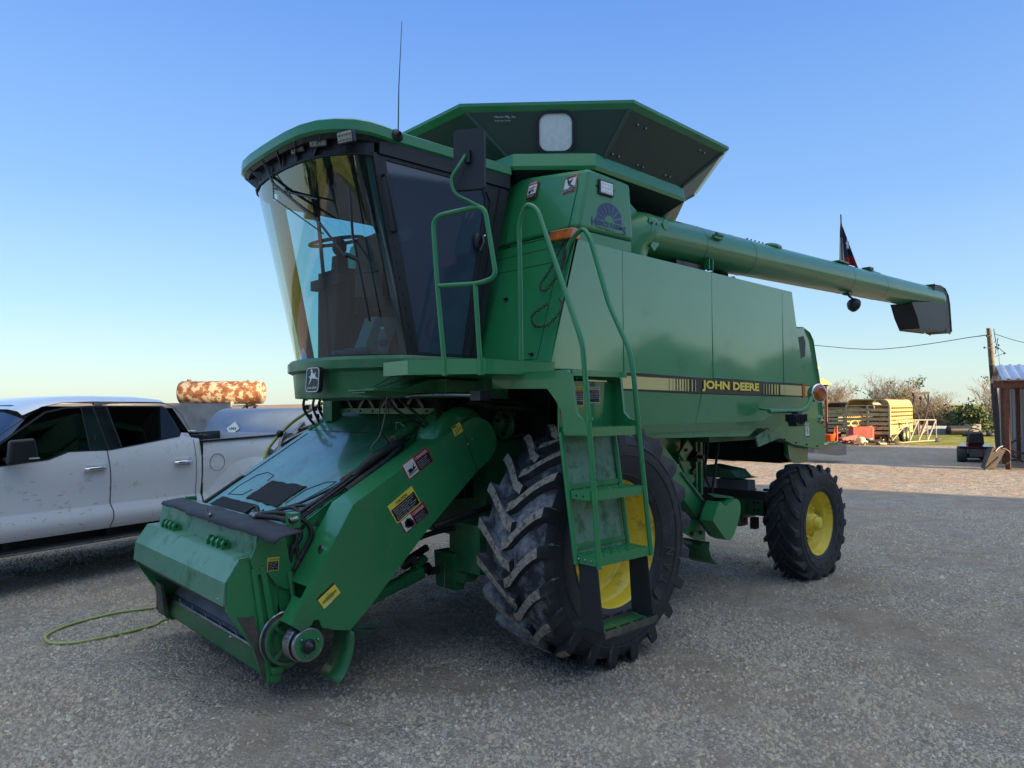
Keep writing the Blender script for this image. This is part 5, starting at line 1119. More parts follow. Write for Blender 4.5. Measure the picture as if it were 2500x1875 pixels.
# ================================================================ GROUND
def ground_mat():
    mt=bpy.data.materials.new('gravel'); mt.use_nodes=True; n=mt.node_tree.nodes; L=mt.node_tree.links; b=n['Principled BSDF']
    tc=n.new('ShaderNodeTexCoord'); b.inputs['Roughness'].default_value=.9; b.inputs['Specular IOR Level'].default_value=.25
    def vor(s,feat='F1'):
        v=n.new('ShaderNodeTexVoronoi'); v.feature=feat; v.inputs['Scale'].default_value=s; L.new(tc.outputs['Object'],v.inputs['Vector']); return v
    def noi(s,d=6,r=.6):
        v=n.new('ShaderNodeTexNoise'); v.inputs['Scale'].default_value=s; v.inputs['Detail'].default_value=d; v.inputs['Roughness'].default_value=r; L.new(tc.outputs['Object'],v.inputs['Vector']); return v
    v1=vor(48); v2=vor(110); big=noi(.55,5,.65); mid=noi(3.0,6,.6)
    cr=n.new('ShaderNodeValToRGB'); e=cr.color_ramp.elements; e[0].color=(.15,.13,.115,1); e[1].color=(.84,.74,.62,1); e[0].position=0; e[1].position=1
    x=e.new(.35); x.color=(.35,.31,.265,1); x=e.new(.7); x.color=(.53,.465,.39,1)
    L.new(v1.outputs['Color'],cr.inputs[0])
    cr2=n.new('ShaderNodeValToRGB'); e=cr2.color_ramp.elements; e[0].color=(.13,.12,.11,1); e[1].color=(.50,.45,.40,1)
    L.new(v2.outputs['Color'],cr2.inputs[0])
    mx=n.new('ShaderNodeMixRGB'); L.new(cr.outputs[0],mx.inputs[1]); L.new(cr2.outputs[0],mx.inputs[2]); mx.inputs[0].default_value=.4
    ve=n.new('ShaderNodeTexVoronoi'); ve.feature='DISTANCE_TO_EDGE'; ve.inputs['Scale'].default_value=48; L.new(tc.outputs['Object'],ve.inputs['Vector'])
    gm_=n.new('ShaderNodeMapRange'); L.new(ve.outputs['Distance'],gm_.inputs[0]); gm_.inputs[1].default_value=0; gm_.inputs[2].default_value=.16; gm_.inputs[3].default_value=.50; gm_.inputs[4].default_value=1.1
    mg=n.new('ShaderNodeMixRGB'); mg.blend_type='MULTIPLY'; mg.inputs[0].default_value=1; L.new(mx.outputs[0],mg.inputs[1]); L.new(gm_.outputs[0],mg.inputs[2])
    dr=n.new('ShaderNodeValToRGB'); dr.color_ramp.elements[0].position=.43; dr.color_ramp.elements[1].position=.55; L.new(big.outputs['Fac'],dr.inputs[0])
    dm=n.new('ShaderNodeMath'); dm.operation='MULTIPLY'; L.new(dr.outputs[0],dm.inputs[0]); dm.inputs[1].default_value=.85
    m2=n.new('ShaderNodeMixRGB'); L.new(dm.outputs[0],m2.inputs[0]); L.new(mg.outputs[0],m2.inputs[1]); m2.inputs[2].default_value=(.33,.265,.205,1)
    mr=n.new('ShaderNodeMapRange'); L.new(mid.outputs['Fac'],mr.inputs[0]); mr.inputs[1].default_value=.3; mr.inputs[2].default_value=.7; mr.inputs[3].default_value=.78; mr.inputs[4].default_value=1.15
    m3=n.new('ShaderNodeMixRGB'); m3.blend_type='MULTIPLY'; m3.inputs[0].default_value=1; L.new(m2.outputs[0],m3.inputs[1]); L.new(mr.outputs[0],m3.inputs[2])
    L.new(m3.outputs[0],b.inputs['Base Color'])
    h=n.new('ShaderNodeMath'); h.operation='MULTIPLY_ADD'; L.new(v1.outputs['Distance'],h.inputs[0]); h.inputs[1].default_value=-1.0; L.new(v2.outputs['Distance'],h.inputs[2])
    h2=n.new('ShaderNodeMath'); h2.operation='SUBTRACT'; h2.inputs[0].default_value=1; L.new(v1.outputs['Distance'],h2.inputs[1])
    bp=n.new('ShaderNodeBump'); bp.inputs['Strength'].default_value=.9; bp.inputs['Distance'].default_value=.012; L.new(h2.outputs[0],bp.inputs['Height'])
    bp2=n.new('ShaderNodeBump'); bp2.inputs['Strength'].default_value=.5; bp2.inputs['Distance'].default_value=.25; L.new(mid.outputs['Fac'],bp2.inputs['Height']); L.new(bp2.outputs[0],bp.inputs['Normal'])
    L.new(bp.outputs[0],b.inputs['Normal']); return mt
def grass_mat(name,c1,c2,c3,sc=.25):
    mt=bpy.data.materials.new(name); mt.use_nodes=True; n=mt.node_tree.nodes; L=mt.node_tree.links; b=n['Principled BSDF']; b.inputs['Roughness'].default_value=.95; b.inputs['Specular IOR Level'].default_value=.1
    tc=n.new('ShaderNodeTexCoord'); a=n.new('ShaderNodeTexNoise'); a.inputs['Scale'].default_value=sc; a.inputs['Detail'].default_value=8; a.inputs['Roughness'].default_value=.7; L.new(tc.outputs['Object'],a.inputs['Vector'])
    cr=n.new('ShaderNodeValToRGB'); e=cr.color_ramp.elements; e[0].position=.35; e[0].color=(*c1,1); e[1].position=.68; e[1].color=(*c3,1); x=e.new(.5); x.color=(*c2,1); L.new(a.outputs['Fac'],cr.inputs[0]); L.new(cr.outputs[0],b.inputs['Base Color'])
    f=n.new('ShaderNodeTexNoise'); f.inputs['Scale'].default_value=14; f.inputs['Detail'].default_value=6; L.new(tc.outputs['Object'],f.inputs['Vector']); bp=n.new('ShaderNodeBump'); bp.inputs['Strength'].default_value=1; bp.inputs['Distance'].default_value=.15; L.new(f.outputs['Fac'],bp.inputs['Height']); L.new(bp.outputs[0],b.inputs['Normal']); return mt
gravel=ground_mat()
mb=MB(); mb.poly([V(-4200,-900,-.03),V(4200,-900,-.03),V(4200,6500,-.03),V(-4200,6500,-.03)])
tag(obj('ground',mb,grass_mat('field',(.15,.20,.04),(.24,.27,.06),(.36,.30,.12),.02)),kind='structure')
def blob(pts,jit=.4,n=6):
    out=[]; m_=len(pts)
    for i in range(m_):
        a=Vector(pts[i]);b=Vector(pts[(i+1)%m_])
        for j in range(n): out.append(a.lerp(b,j/n)+Vector((random.uniform(-jit,jit),random.uniform(-jit,jit),0)))
    return out
mb=MB(); P=blob([V(-60,-40),V(70,-40),V(70,24),V(30,30.5),V(20,32.3),V(16.5,33),V(16,40),V(14,44),V(-4,44),V(-14,40),V(-60,40)],.35,10)
for t in tessellate_polygon([P]): mb.poly([P[i] for i in t][::1])
def fixn(mb):
    for k,f in enumerate(mb.f):
        a,b,c=[Vector(mb.v[i]) for i in f[:3]]
        if (b-a).cross(c-a).z<0: mb.f[k]=f[::-1]
fixn(mb); tag(obj('gravel_yard',mb,gravel),kind='structure')
mb=MB(); P=blob([V(15.5,32.6),V(20,31.6),V(30,30.2),V(60,29),V(80,60),V(14,60)],.3,12); P=[p+Vector((0,0,.004)) for p in P]
for t in tessellate_polygon([P]): mb.poly([P[i] for i in t])
fixn(mb); tag(obj('grass_patch',mb,grass_mat('short_grass',(.11,.17,.035),(.22,.26,.06),(.42,.32,.17),.9)),kind='structure')
# loose stones near the camera
def stones():
    import numpy as np
    from mathutils import noise as mn
    rng=np.random.default_rng(5); N=250000
    D=1.9+(rng.random(N)**1.15)*10.5; r=(rng.random(N)-.5)*(1.62*D+.6)
    x=F0.x*D+R0.x*r; y=F0.y*D+R0.y*r
    dens=np.array([mn.fractal(Vector((a*.9,b_*.9,0)),.9,2.1,4) for a,b_ in zip(x,y)])
    keep=rng.random(N)<np.clip(.58+dens*1.7,.07,1.0); x=x[keep]; y=y[keep]; N=len(x)
    s=.0060+.0085*rng.random(N)**1.4+(rng.random(N)<.012)*.012*rng.random(N)
    base=np.array([[1,0,0],[.35,.9,0],[-.8,.6,0],[-.9,-.5,0],[.3,-.95,0],[.1,.05,.85]])
    ang=rng.random(N)*6.283; ca,sa=np.cos(ang),np.sin(ang)
    vs=np.zeros((N,6,3)); b=base[None]*(1+.5*(rng.random((N,6,3))-.5)); b[:,5,:2]+=.5*(rng.random((N,2))-.5)
    sx=s*(.8+.6*rng.random(N)); sy=s*(.7+.4*rng.random(N)); sz=s*(.7+.7*rng.random(N))
    bx_=b[:,:,0]*sx[:,None]; by_=b[:,:,1]*sy[:,None]
    vs[:,:,0]=x[:,None]+bx_*ca[:,None]-by_*sa[:,None]; vs[:,:,1]=y[:,None]+bx_*sa[:,None]+by_*ca[:,None]; vs[:,:,2]=b[:,:,2]*sz[:,None]*1.3-.001
    tri=np.array([[0,1,5],[1,2,5],[2,3,5],[3,4,5],[4,0,5]])
    faces=(np.arange(N)[:,None,None]*6+tri[None]).reshape(-1,3)
    me=bpy.data.meshes.new('gravel_stones'); me.vertices.add(N*6); me.vertices.foreach_set('co',vs.reshape(-1))
    nf=len(faces); me.loops.add(nf*3); me.polygons.add(nf); me.loops.foreach_set('vertex_index',faces.reshape(-1).astype(np.int32))
    me.polygons.foreach_set('loop_start',(np.arange(nf)*3).astype(np.int32)); me.polygons.foreach_set('loop_total',np.full(nf,3,dtype=np.int32))
    cls=rng.choice(5,size=N,p=[.27,.34,.24,.12,.03]); me.polygons.foreach_set('material_index',np.repeat(cls,5).astype(np.int32))
    me.update(calc_edges=True)
    for c in ((.27,.235,.195),(.38,.335,.28),(.47,.41,.335),(.52,.42,.31),(.64,.58,.49)): me.materials.append(M('stone',c,.9))
    o=bpy.data.objects.new('gravel_stones',me); col.objects.link(o); tag(o,'loose grey and tan crushed stones covering the yard','gravel',kind='stuff')
stones()
mb=MB().mat(M('straw',(.42,.36,.22),.9))
for i in range(70):
    D=random.uniform(2.6,9); r=random.uniform(-.75,.75)*D; p=V(r,D,.012); a=random.uniform(0,6.28); l=random.uniform(.02,.06); mb.tube([p,p+Vector((math.cos(a)*l,math.sin(a)*l,.003))],.0013,4)
tag(obj('straw_bits',mb),'thin pale straw stalks scattered on the gravel','straw',kind='stuff')
# hills
mb=MB(); hm=M('far_hills',(.20,.165,.15),1,var=.15,vs=.004)
for (D_,hh,sd) in ((2500,16,1),(3400,30,2)):
    random.seed(sd); a_=[];b_=[];c_=[]
    for i in range(80):
        r=-2600+i*50; h=hh*(.45+.55*math.sin(i*.21+sd)*math.sin(i*.083+sd*2))+random.uniform(-.6,.6); h*=max(.0,min(1,(300-r)/700)); a_.append(V(r,D_,-.2)); b_.append(V(r,D_+60,max(.2,h))); c_.append(V(r,D_+400,-.2))
    mb.loft([a_,b_,c_],closed=False,smooth=True)
tag(obj('hills',mb,hm),kind='structure'); random.seed(11)
mb=MB(); mb.loft([[V(-2600,900+i*0,.05),V(600,900,.05)],[V(-2600,2400,1.2),V(600,2400,1.2)]],closed=False); fixn(mb); tag(obj('dry_terrain',mb,grass_mat('dry_grass',(.25,.19,.10),(.30,.23,.12),(.20,.18,.09),.01)),kind='structure')

# ================================================================ PICKUP
TH=R(16.65); truck=empty('pickup_truck',(2.07,8.56,0),TH,'dusty white crew cab pickup truck with dark windows, side on behind the feeder house','pickup truck',local=True)
wp=M('white_pearl_paint',(.80,.80,.85),.32,coat=.8,var=.02,vs=1,dirt=((.58,.55,.52),.15,9))
tk=M('truck_black',(.012,.013,.016),.45,var=.2)
def yo(z):
    P=[(.45,.10),(.54,.05),(.62,.0),(.70,.012),(.765,.045),(.785,.05),(1.0,.03),(1.2,.035),(1.34,.06),(1.86,.235)]
    if z<=P[0][0]: return P[0][1]
    for a,b in zip(P,P[1:]):
        if z<=b[0]: return a[1]+(b[1]-a[1])*(z-a[0])/(b[0]-a[0])
    return P[-1][1]
import bmesh
def skin(mb,pts,push=0,th=.02,cuts=(.54,.62,.70,.765,.785,1.0,1.2,1.34)):
    """pts (u,z) polygon -> curved side panel"""
    bm=bmesh.new(); P=[Vector((u,0,z)) for u,z in pts]; vs=[bm.verts.new(p) for p in P]
    for t in tessellate_polygon([P]): 
        try: bm.faces.new([vs[i] for i in t])
        except ValueError: pass
    for c in cuts: bmesh.ops.bisect_plane(bm,geom=bm.verts[:]+bm.edges[:]+bm.faces[:],plane_co=(0,0,c),plane_no=(0,0,1))
    bm.verts.ensure_lookup_table(); k=mb.add([(v.co.x,yo(v.co.z)-push,v.co.z) for v in bm.verts])
    for f in bm.faces:
        ids=[k+v.index for v in f.verts]; a,b,c=[Vector(mb.v[i]) for i in ids[:3]]
        if (b-a).cross(c-a).y>0: ids=ids[::-1]
        mb.face(ids,True)
    bm.free(); return mb
def arch(cu,r_,z0,n=12): return [(cu+r_*math.cos(R(180-180*i/n)),.38+r_*math.sin(R(180-180*i/n))) for i in range(n+1)]
fu,ru=-1.86,1.86
def far_copy(name,mb,W=2.03):
    m2=MB(); m2.mats=list(mb.mats); m2.v=[(x,W-y,z) for x,y,z in mb.v]; m2.f=[f[::-1] for f in mb.f]; m2.mi=list(mb.mi); m2.sm=list(mb.sm); obj(name,m2,None,truck)
def mirror_y(mb,W=2.03):
    nv=len(mb.v); nf=len(mb.f); mb.v+= [(x,W-y,z) for x,y,z in mb.v[:nv]]
    for k in range(nf): mb.f.append(tuple(nv+i for i in mb.f[k][::-1])); mb.mi.append(mb.mi[k]); mb.sm.append(mb.sm[k])
mb=MB().mat(wp)
body=[(-1.20,.52)]+[(-1.12,1.24),(-1.40,1.26),(-2.2,1.24),(-2.75,1.18),(-2.85,1.0),(-2.85,.55),(-2.42,.45)]
skin(mb,[(-1.10,.52),(1.10,.52),(1.10,1.43),(.92,1.46),(.90,1.50),(-.0,1.35),(-.42,1.35),(-.60,1.29),(-1.10,1.245)])
skin(mb,[(-1.45,.52),(-1.115,.52),(-1.115,1.245),(-2.0,1.24),(-2.7,1.16),(-2.82,1.0),(-2.82,.52),(-2.30,.52)]+[(fu-.43*math.cos(R(180*i/10)) ,.40+.45*math.sin(R(180*i/10))) for i in range(0,11)])
skin(mb,[(1.12,.60),(1.12,1.385),(2.72,1.43),(2.74,.62)]+[(ru+.46*math.cos(R(180*i/12)),.42+.46*math.sin(R(180*i/12))) for i in range(0,13)])
# fender bulge
# roof, pillars
skin(mb,[(-1.10,1.50),(-.62,1.815),(-.40,1.862),(-.09,1.872),(.70,1.868),(.84,1.82),(.95,1.72),(1.06,1.47),(1.10,1.40),(.86,1.46),(.885,1.50),(.84,1.62),(.76,1.80),(.70,1.835),(-.09,1.84),(-.38,1.825),(-.60,1.775),(-1.09,1.44)],cuts=())
mirror_y(mb)
def ringx(u,y0,z0,zc): 
    W=2.03; return [(u,y0,z0),(u,y0+.10,z0+(zc-z0)*.6),(u,y0+.30,z0+(zc-z0)*.92),(u,W/2,zc),(u,W-y0-.30,z0+(zc-z0)*.92),(u,W-y0-.10,z0+(zc-z0)*.6),(u,W-y0,z0)]
mb.loft([ringx(-.80,.20,1.735,1.80),ringx(-.62,.225,1.812,1.875),ringx(-.38,.236,1.862,1.925),ringx(.0,.238,1.87,1.945),(ringx(.55,.238,1.87,1.94)),ringx(.74,.236,1.862,1.92),ringx(.85,.23,1.82,1.86)],closed=False,smooth=True)
# bonnet, tail
mb.loft([[(-1.15,.10,1.245),(-1.15,.6,1.30),(-1.15,1.43,1.30),(-1.15,1.93,1.245)],[(-2.0,.10,1.24),(-2.0,.6,1.29),(-2.0,1.43,1.29),(-2.0,1.93,1.24)],[(-2.75,.12,1.12),(-2.78,.6,1.18),(-2.78,1.43,1.18),(-2.75,1.91,1.12)],[(-2.85,.12,.55),(-2.9,.6,.55),(-2.9,1.43,.55),(-2.85,1.91,.55)]],closed=False,smooth=False)
mb.hexa([(2.72,.06,.62),(2.75,.06,.62),(2.75,1.97,.62),(2.72,1.97,.62)],[(2.72,.10,1.43),(2.75,.10,1.43),(2.75,1.93,1.43),(2.72,1.93,1.43)])
obj('body',mb,None,truck)
mb=MB().mat(tk); mb.box(-2.8,2.7,.18,1.85,.42,.60); mb.box(-1.1,1.08,.16,1.87,.6,1.2); mb.box(1.13,2.7,.14,1.89,.62,.95); mb.box(1.05,1.09,.25,1.78,1.2,1.5)
mb.box(-1.1,1.0,.25,1.78,1.0,1.32); obj('underbody',mb,None,truck)
mb=MB().mat(wp); mb.hexa([(.84,.25,1.50),(1.04,.10,1.40),(1.04,1.93,1.40),(.84,1.78,1.50)],[(.80,.28,1.52),(1.0,.16,1.5),(1.0,1.87,1.5),(.80,1.75,1.52)]); mb.mat(gTruck).poly([(1.06,.16,1.45),(.86,.26,1.80),(.86,1.77,1.80),(1.06,1.87,1.45)]); obj('rear_window',mb,None,truck)
mb=MB().mat(gTruckW).loft([[(-1.16,.14,1.26),(-1.22,.6,1.29),(-1.22,1.43,1.29),(-1.16,1.89,1.26)],[(-.66,.26,1.80),(-.72,.6,1.84),(-.72,1.43,1.84),(-.66,1.77,1.80)]],closed=False,smooth=True); obj('windscreen',mb,None,truck)
# windows (dark band) and panes
mb=MB().mat(tk); skin(mb,[(-1.10,1.25),(-.62,1.285),(-.44,1.355),(-.01,1.348),(.04,1.352),(.85,1.462),(.875,1.50),(.83,1.62),(.745,1.80),(.70,1.826),(-.09,1.832),(-.38,1.818),(-.60,1.768),(-1.10,1.44)],.004,cuts=(1.34,)); obj('window_trim',mb,None,truck); far_copy('window_trim',mb)
for pts in ([(-1.09,1.265),(-.63,1.30),(-.45,1.367),(-.215,1.362),(-.235,1.805),(-.37,1.80),(-.585,1.755),(-1.09,1.42)],[(.145,1.378),(.835,1.472),(.855,1.50),(.81,1.62),(.73,1.79),(.69,1.812),(.055,1.815)],[(-.195,1.362),(-.02,1.36),(-.11,1.815),(-.22,1.81)],[(.0,1.36),(.125,1.375),(.035,1.813),(-.09,1.815)]):
    mb=MB().mat(gTruck if pts[0][0] not in(-.195,.0) else M('gloss_black',(.008,.009,.012),.12,coat=.6)); skin(mb,pts,.007,cuts=(1.34,)); obj('side_window',mb,None,truck); far_copy('side_window',mb)
mb=MB().mat(M('chrome_letter',(.3,.3,.32),.3,metal=1)); 
for i in range(6): mb.box(-.155+.0,-.135,yo(1.47)-.012,yo(1.47)-.009,1.425+i*.018,1.437+i*.018)
obj('pillar_emblem',mb,None,truck)
mb=MB().mat(seal)
def sp_(P):
    out=[]
    for a,b in zip(P,P[1:]):
        for j in range(8): out.append((a[0]+(b[0]-a[0])*j/8,a[1]+(b[1]-a[1])*j/8))
    return out+[P[-1]]
def groove(pts,r_=.0045): mb.tube([(u,yo(z)-.0025,z) for u,z in sp_(pts)],r_,5)
groove([(-.03,1.348),(-.005,1.10),(.0,.80),(.02,.70),(.01,.53)]); groove([(1.02,1.42),(1.03,1.1),(1.03,.77),(1.02,.60)],.003); groove([(-.09,1.835),(-.09,1.872)]); groove([(-1.10,1.50),(-.62,1.815),(-.40,1.862),(-.09,1.872),(.70,1.868),(.84,1.82),(.93,1.72),(1.03,1.45)],.003)
groove([(-1.10,1.245),(-1.10,.53)])
mb.tube([(1.32+.105*math.cos(R(a)),yo(1.13)-.001,1.13+.105*math.sin(R(a))) for a in range(0,360,20)],.003,5,closed=True)
mb.box(1.10,1.125,.04,.12,.62,1.40)
obj('panel_gap',mb,None,truck)
mb=MB().mat(wp); mb.loft([[(ru+r_*math.cos(R(a)),yo(.42+r_*math.sin(R(a)))-p,.42+r_*math.sin(R(a))) for a in range(180,-1,-10)] for r_,p in ((.46,.03),(.50,.045),(.57,.04),(.66,.02),(.76,-.004))],closed=False,smooth=True); obj('wheel_arch',mb,None,truck)
for u in (-.17,.85):
    mb=MB().mat(wp); mb.prism([(u+x,yo(1.165)+.004,1.165+z) for x,z in ((-.115,-.035),(-.10,-.042),(.10,-.038),(.115,-.03),(.115,.035),(.10,.045),(-.10,.04),(-.115,.03))],(0,-.008,0)); mb.mat(chrome).tube([(u-.10,yo(1.165)-.01,1.162),(u-.085,yo(1.165)-.035,1.164),(u+.085,yo(1.165)-.035,1.17),(u+.10,yo(1.165)-.01,1.17)],.021,10); mb.mat(tk).box(u-.09,u+.09,yo(1.165)-.006,yo(1.165),1.14,1.19)
    obj('door_handle',mb,None,truck,bevel=.004)
mb=MB().mat(tk); mb.hexa([(-1.05,-.10,1.27),(-.80,-.16,1.29),(-.80,-.06,1.30),(-1.05,-.02,1.27)],[(-1.03,-.10,1.50),(-.84,-.15,1.515),(-.84,-.06,1.515),(-1.03,-.02,1.50)]); mb.bar((-1.0,-.02,1.32),(-1.0,.12,1.30),.08,.05); mr_=obj('side_mirror',mb,None,truck,bevel=.04,seg=4)
mb=MB().mat(silver); mb.box(-.90,-.81,-.165,-.155,1.318,1.332); obj('mirror_lamp',mb,None,mr_)
mb=MB().mat(tk); mb.box(-1.45,1.10,-.02,.14,.40,.44); mb.mat(steel).box(-1.45,1.10,-.026,-.018,.405,.425); mb.mat(tk)
for u in (-1.0,0,.9): mb.box(u,u+.06,.1,.3,.42,.55)
obj('running_board',mb,None,truck,bevel=.006)
mb=MB().mat(tk); mb.hexa([(1.13,.05,1.385),(2.72,.06,1.43),(2.72,.14,1.43),(1.13,.13,1.385)],[(1.13,.05,1.408),(2.72,.06,1.452),(2.72,.14,1.452),(1.13,.13,1.408)]); obj('bed_rail',mb,None,truck)
mb=MB().mat(tk); mb.hexa([(1.13,1.80,1.0),(2.72,1.80,1.0),(2.72,1.97,1.0),(1.13,1.98,1.0)],[(1.13,1.84,1.41),(2.72,1.84,1.455),(2.72,1.97,1.455),(1.13,1.98,1.41)]); obj('bed_rail',mb,None,truck)
mb=MB().mat(tk); mb.box(1.16,1.36,.35,1.6,1.30,1.47); mb.box(1.2,1.34,.4,.75,1.47,1.50); mb.box(1.40,1.62,.6,1.5,1.3,1.45); mb.mat(silver).box(1.17,1.30,.42,.52,1.49,1.52)
o=obj('tool_box',mb,None,None,bevel=.01); o.location=(2.07,8.56,0); o.rotation_euler=(0,0,TH); tag(o,'black tool boxes lying in the pickup bed just behind the cab','tool box')
for u in (fu,ru):
    for y,s in ((.13,1),(1.90,-1)):
        mb=MB(); mb.mat(rubber).lathe([(.25,-.10*s),(.30,-.12*s),(.37,-.125*s),(.405,-.10*s),(.41,0),(.405,.1*s),(.37,.125*s),(.25,.1*s)],(u,y,.41),(0,1,0),36); mb.mat(steel).lathe([(.25,-.10*s),(.24,-.05*s),(.10,-.07*s),(0,-.08*s)],(u,y,.41),(0,1,0),24)
        mb.mat(blkm)
        for k in range(6): a=R(60*k); mb.cyl((u+.16*math.cos(a),y-.055*s,.41+.16*math.sin(a)),(u+.16*math.cos(a),y-.075*s,.41+.16*math.sin(a)),.035,8)
        obj('wheel',mb,None,truck)
mb=MB().mat(mud)
for i in range(60):
    u=random.uniform(-1.08,-.15); z=random.uniform(.56,1.15); 
    if random.random()>1.3-z: continue
    a=random.uniform(-.5,.6); l=random.uniform(.015,.05); mb.bar((u,yo(z)-.001,z),(u+l*math.cos(a),yo(z+l*math.sin(a))-.001,z+l*math.sin(a)),.0025,.002,up=(0,1,0))
obj('dirt_streaks',mb,None,truck)
mb=MB().mat(M('hose_green',(.33,.42,.12),.5,var=.2)); mb.tube(spline([(2.8,7.0,.012),(2.11,6.94,.012),(1.73,7.0,.012),(1.36,6.89,.012),(1.18,6.72,.012),(1.14,6.58,.012),(1.16,6.44,.012),(1.31,6.33,.012),(1.57,6.33,.012),(1.86,6.39,.012),(2.02,6.50,.012),(2.6,6.45,.012)],8),.011,8); tag(obj('garden_hose',mb),'pale green air hose looped on the gravel in front of the truck','hose')
hy=MB().mat(M('hose_yellow',(.32,.34,.05),.5,var=.2)); hy.tube(spline([(2.62,6.0,1.20),(2.70,6.15,1.38),(2.85,6.3,1.50),(3.02,6.35,1.64),(3.12,6.25,1.74),(3.22,6.1,1.84)],8),.014,8); hy.mat(blkm).sphere((2.90,6.3,1.56),.035,10); tag(obj('air_hose',hy),'yellow green hose with a black ball running up behind the feeder house','hose')
# ================================================================ BACKGROUND LEFT
rustpaint=bpy.data.materials.new('rusty_tank_paint'); rustpaint.use_nodes=True
n=rustpaint.node_tree.nodes; L=rustpaint.node_tree.links; b=n['Principled BSDF']; tc=n.new('ShaderNodeTexCoord'); b.inputs['Roughness'].default_value=.8
a=n.new('ShaderNodeTexNoise'); a.inputs['Scale'].default_value=4.8; a.inputs['Detail'].default_value=6; a.inputs['Roughness'].default_value=.62; L.new(tc.outputs['Object'],a.inputs['Vector'])
cr=n.new('ShaderNodeValToRGB'); cr.color_ramp.interpolation='CONSTANT'; e=cr.color_ramp.elements; e[0].color=(.15,.055,.026,1); e[1].position=.525; e[1].color=(.42,.355,.26,1); x=e.new(.44); x.color=(.22,.10,.045,1); x=e.new(.0); L.new(a.outputs['Fac'],cr.inputs[0]); L.new(cr.outputs[0],b.inputs['Base Color'])
def tank(name,c,d,rr,Ln,mat,label,rings=(),parent=None):
    d=nz(d); c=Vector(c); t=empty(name,(c.x,c.y,c.z-rr),0,label,'tank')
    mb=MB().mat(mat); mb.lathe([(0,-Ln/2-.0),(rr*.6,-Ln/2),(rr*.94,-Ln/2+.01),(rr,-Ln/2+.05),(rr,0),(rr,Ln/2-.05),(rr*.94,Ln/2-.01),(rr*.6,Ln/2),(0,Ln/2)],c,d,40)
    obj('shell',mb,None,t); return t
dT=(V(5.5,0)-V(0,0)); 
A=Vector((8.45,26.2,2.41)); B=Vector((10.55,24.3,2.25)); 
# long tank: left end at A, right end at B (same height band)
cT=Vector((9.50,25.25,2.33)); dT=Vector((10.55-8.45,24.3-26.2,0))
rt=tank('fuel_tank',cT,dT,.40,2.85,rustpaint,'rust and cream blotched cylinder tank raised on a stand in the sun','fuel')
mb=MB().mat(rust); dn=nz(dT)
mb.cyl(cT-dn*1.15+Vector((0,0,.39)),cT-dn*1.15+Vector((0,0,.46)),.07,10); mb.cyl(cT+dn*.9+Vector((0,0,.39)),cT+dn*.9+Vector((0,0,.44)),.03,8); obj('filler_cap',mb,None,rt)
st_=empty('tank_stand',(9.5,25.25,0),0,'rusty steel stand holding the blotched tank above the concrete wall','stand')
mb=MB().mat(rust); pn=Vector((-dn.y,dn.x,0))
for s in (-1.1,1.0): 
    for q in (-.35,.35): mb.bar(cT+dn*s+pn*q+Vector((0,0,-2.33)),cT+dn*s+pn*q+Vector((0,0,-.42)),.06)
    mb.bar(cT+dn*s-pn*.4+Vector((0,0,-.42)),cT+dn*s+pn*.4+Vector((0,0,-.42)),.07)
obj('legs',mb,None,st_)
mb=MB().mat(M('pale_beam',(.45,.40,.33),.8,var=.3,vs=8)); mb.bar(cT-dn*1.4-pn*.3+Vector((0,0,-.46)),cT+dn*1.35-pn*.3+Vector((0,0,-.46)),.07); mb.bar(cT+dn*.45-pn*.3+Vector((0,0,-.50)),cT+dn*.45-pn*.3+Vector((0,0,-.32)),.10); obj('beam',mb,None,st_)
fp_=empty('fuel_pump',(10.3,24.1,1.5),0,'small red and grey fuel pump hanging under the end of the rusty tank','pump')
mb=MB().mat(steel); q0=cT+dn*.15-pn*.42+Vector((0,0,-.55))
for i in range(7): mb.sphere(q0+dn*(i*.09-.25)+Vector((0,0,.03*(i%2))),.07,8,(1.1,.9,.7))
mb.mat(red).sphere(q0+dn*-.05+Vector((0,0,-.13)),.11,8,(1.3,1,.6)); mb.mat(red).bar(q0+dn*1.05+Vector((0,0,.02)),q0+dn*1.05+Vector((0,0,-.16)),.16,.1); mb.mat(blkm).tube(spline([q0+dn*-.3,q0+dn*-.42+Vector((0,0,-.2)),q0+dn*-.42+Vector((0,0,-.45))],5),.02,6); mb.tube(spline([q0+dn*.7,q0+dn*1.1+Vector((0,0,.12)),q0+dn*1.2+Vector((0,0,-.1))],5),.02,6); obj('pump_body',mb,None,fp_)
conc=M('concrete',(.26,.26,.255),.9,var=.2,vs=2,bump=.2,bs=20,dirt=((.15,.15,.15),.35,1.5))
mb=MB().mat(conc); w0=V(-9.6,24.1); w1=V(-8.76,22.0); w2=V(-12.3,22.0)
mb.prism([V(-12.6,22.3,0),V(-8.83,22.3,0),V(-8.83,22.5,0),V(-12.6,22.5,0)],(0,0,1.95)); tag(obj('concrete_wall',mb,bevel=.01),'grey concrete block wall standing behind the truck bed','wall')
galv=M('galvanised',(.30,.32,.36),.38,metal=.75,var=.12,vs=2)
tgd=Vector((.92,-.38,0)); cg=V(-6.25,19.2,.86)
gt=tank('storage_tank',cg,F0*-.30+R0*.95,.92,3.4,galv,'large dull grey metal tank lying on the ground behind the pickup bed','tank')
mb=MB().mat(galv); dg=nz(F0*-.30+R0*.95); mb.cyl(cg+dg*.95+Vector((0,0,.91)),cg+dg*.95+Vector((0,0,1.0)),.05,8); mb.cyl(cg+dg*.95+Vector((0,0,.99)),cg+dg*.95+Vector((0,0,1.01)),.10,10); obj('vent_cap',mb,None,gt)
mb=MB().mat(white); dm=cg-dg*.75; pnn=Vector((dg.y,-dg.x,0)); pnn=pnn if pnn.dot(F0)<0 else -pnn
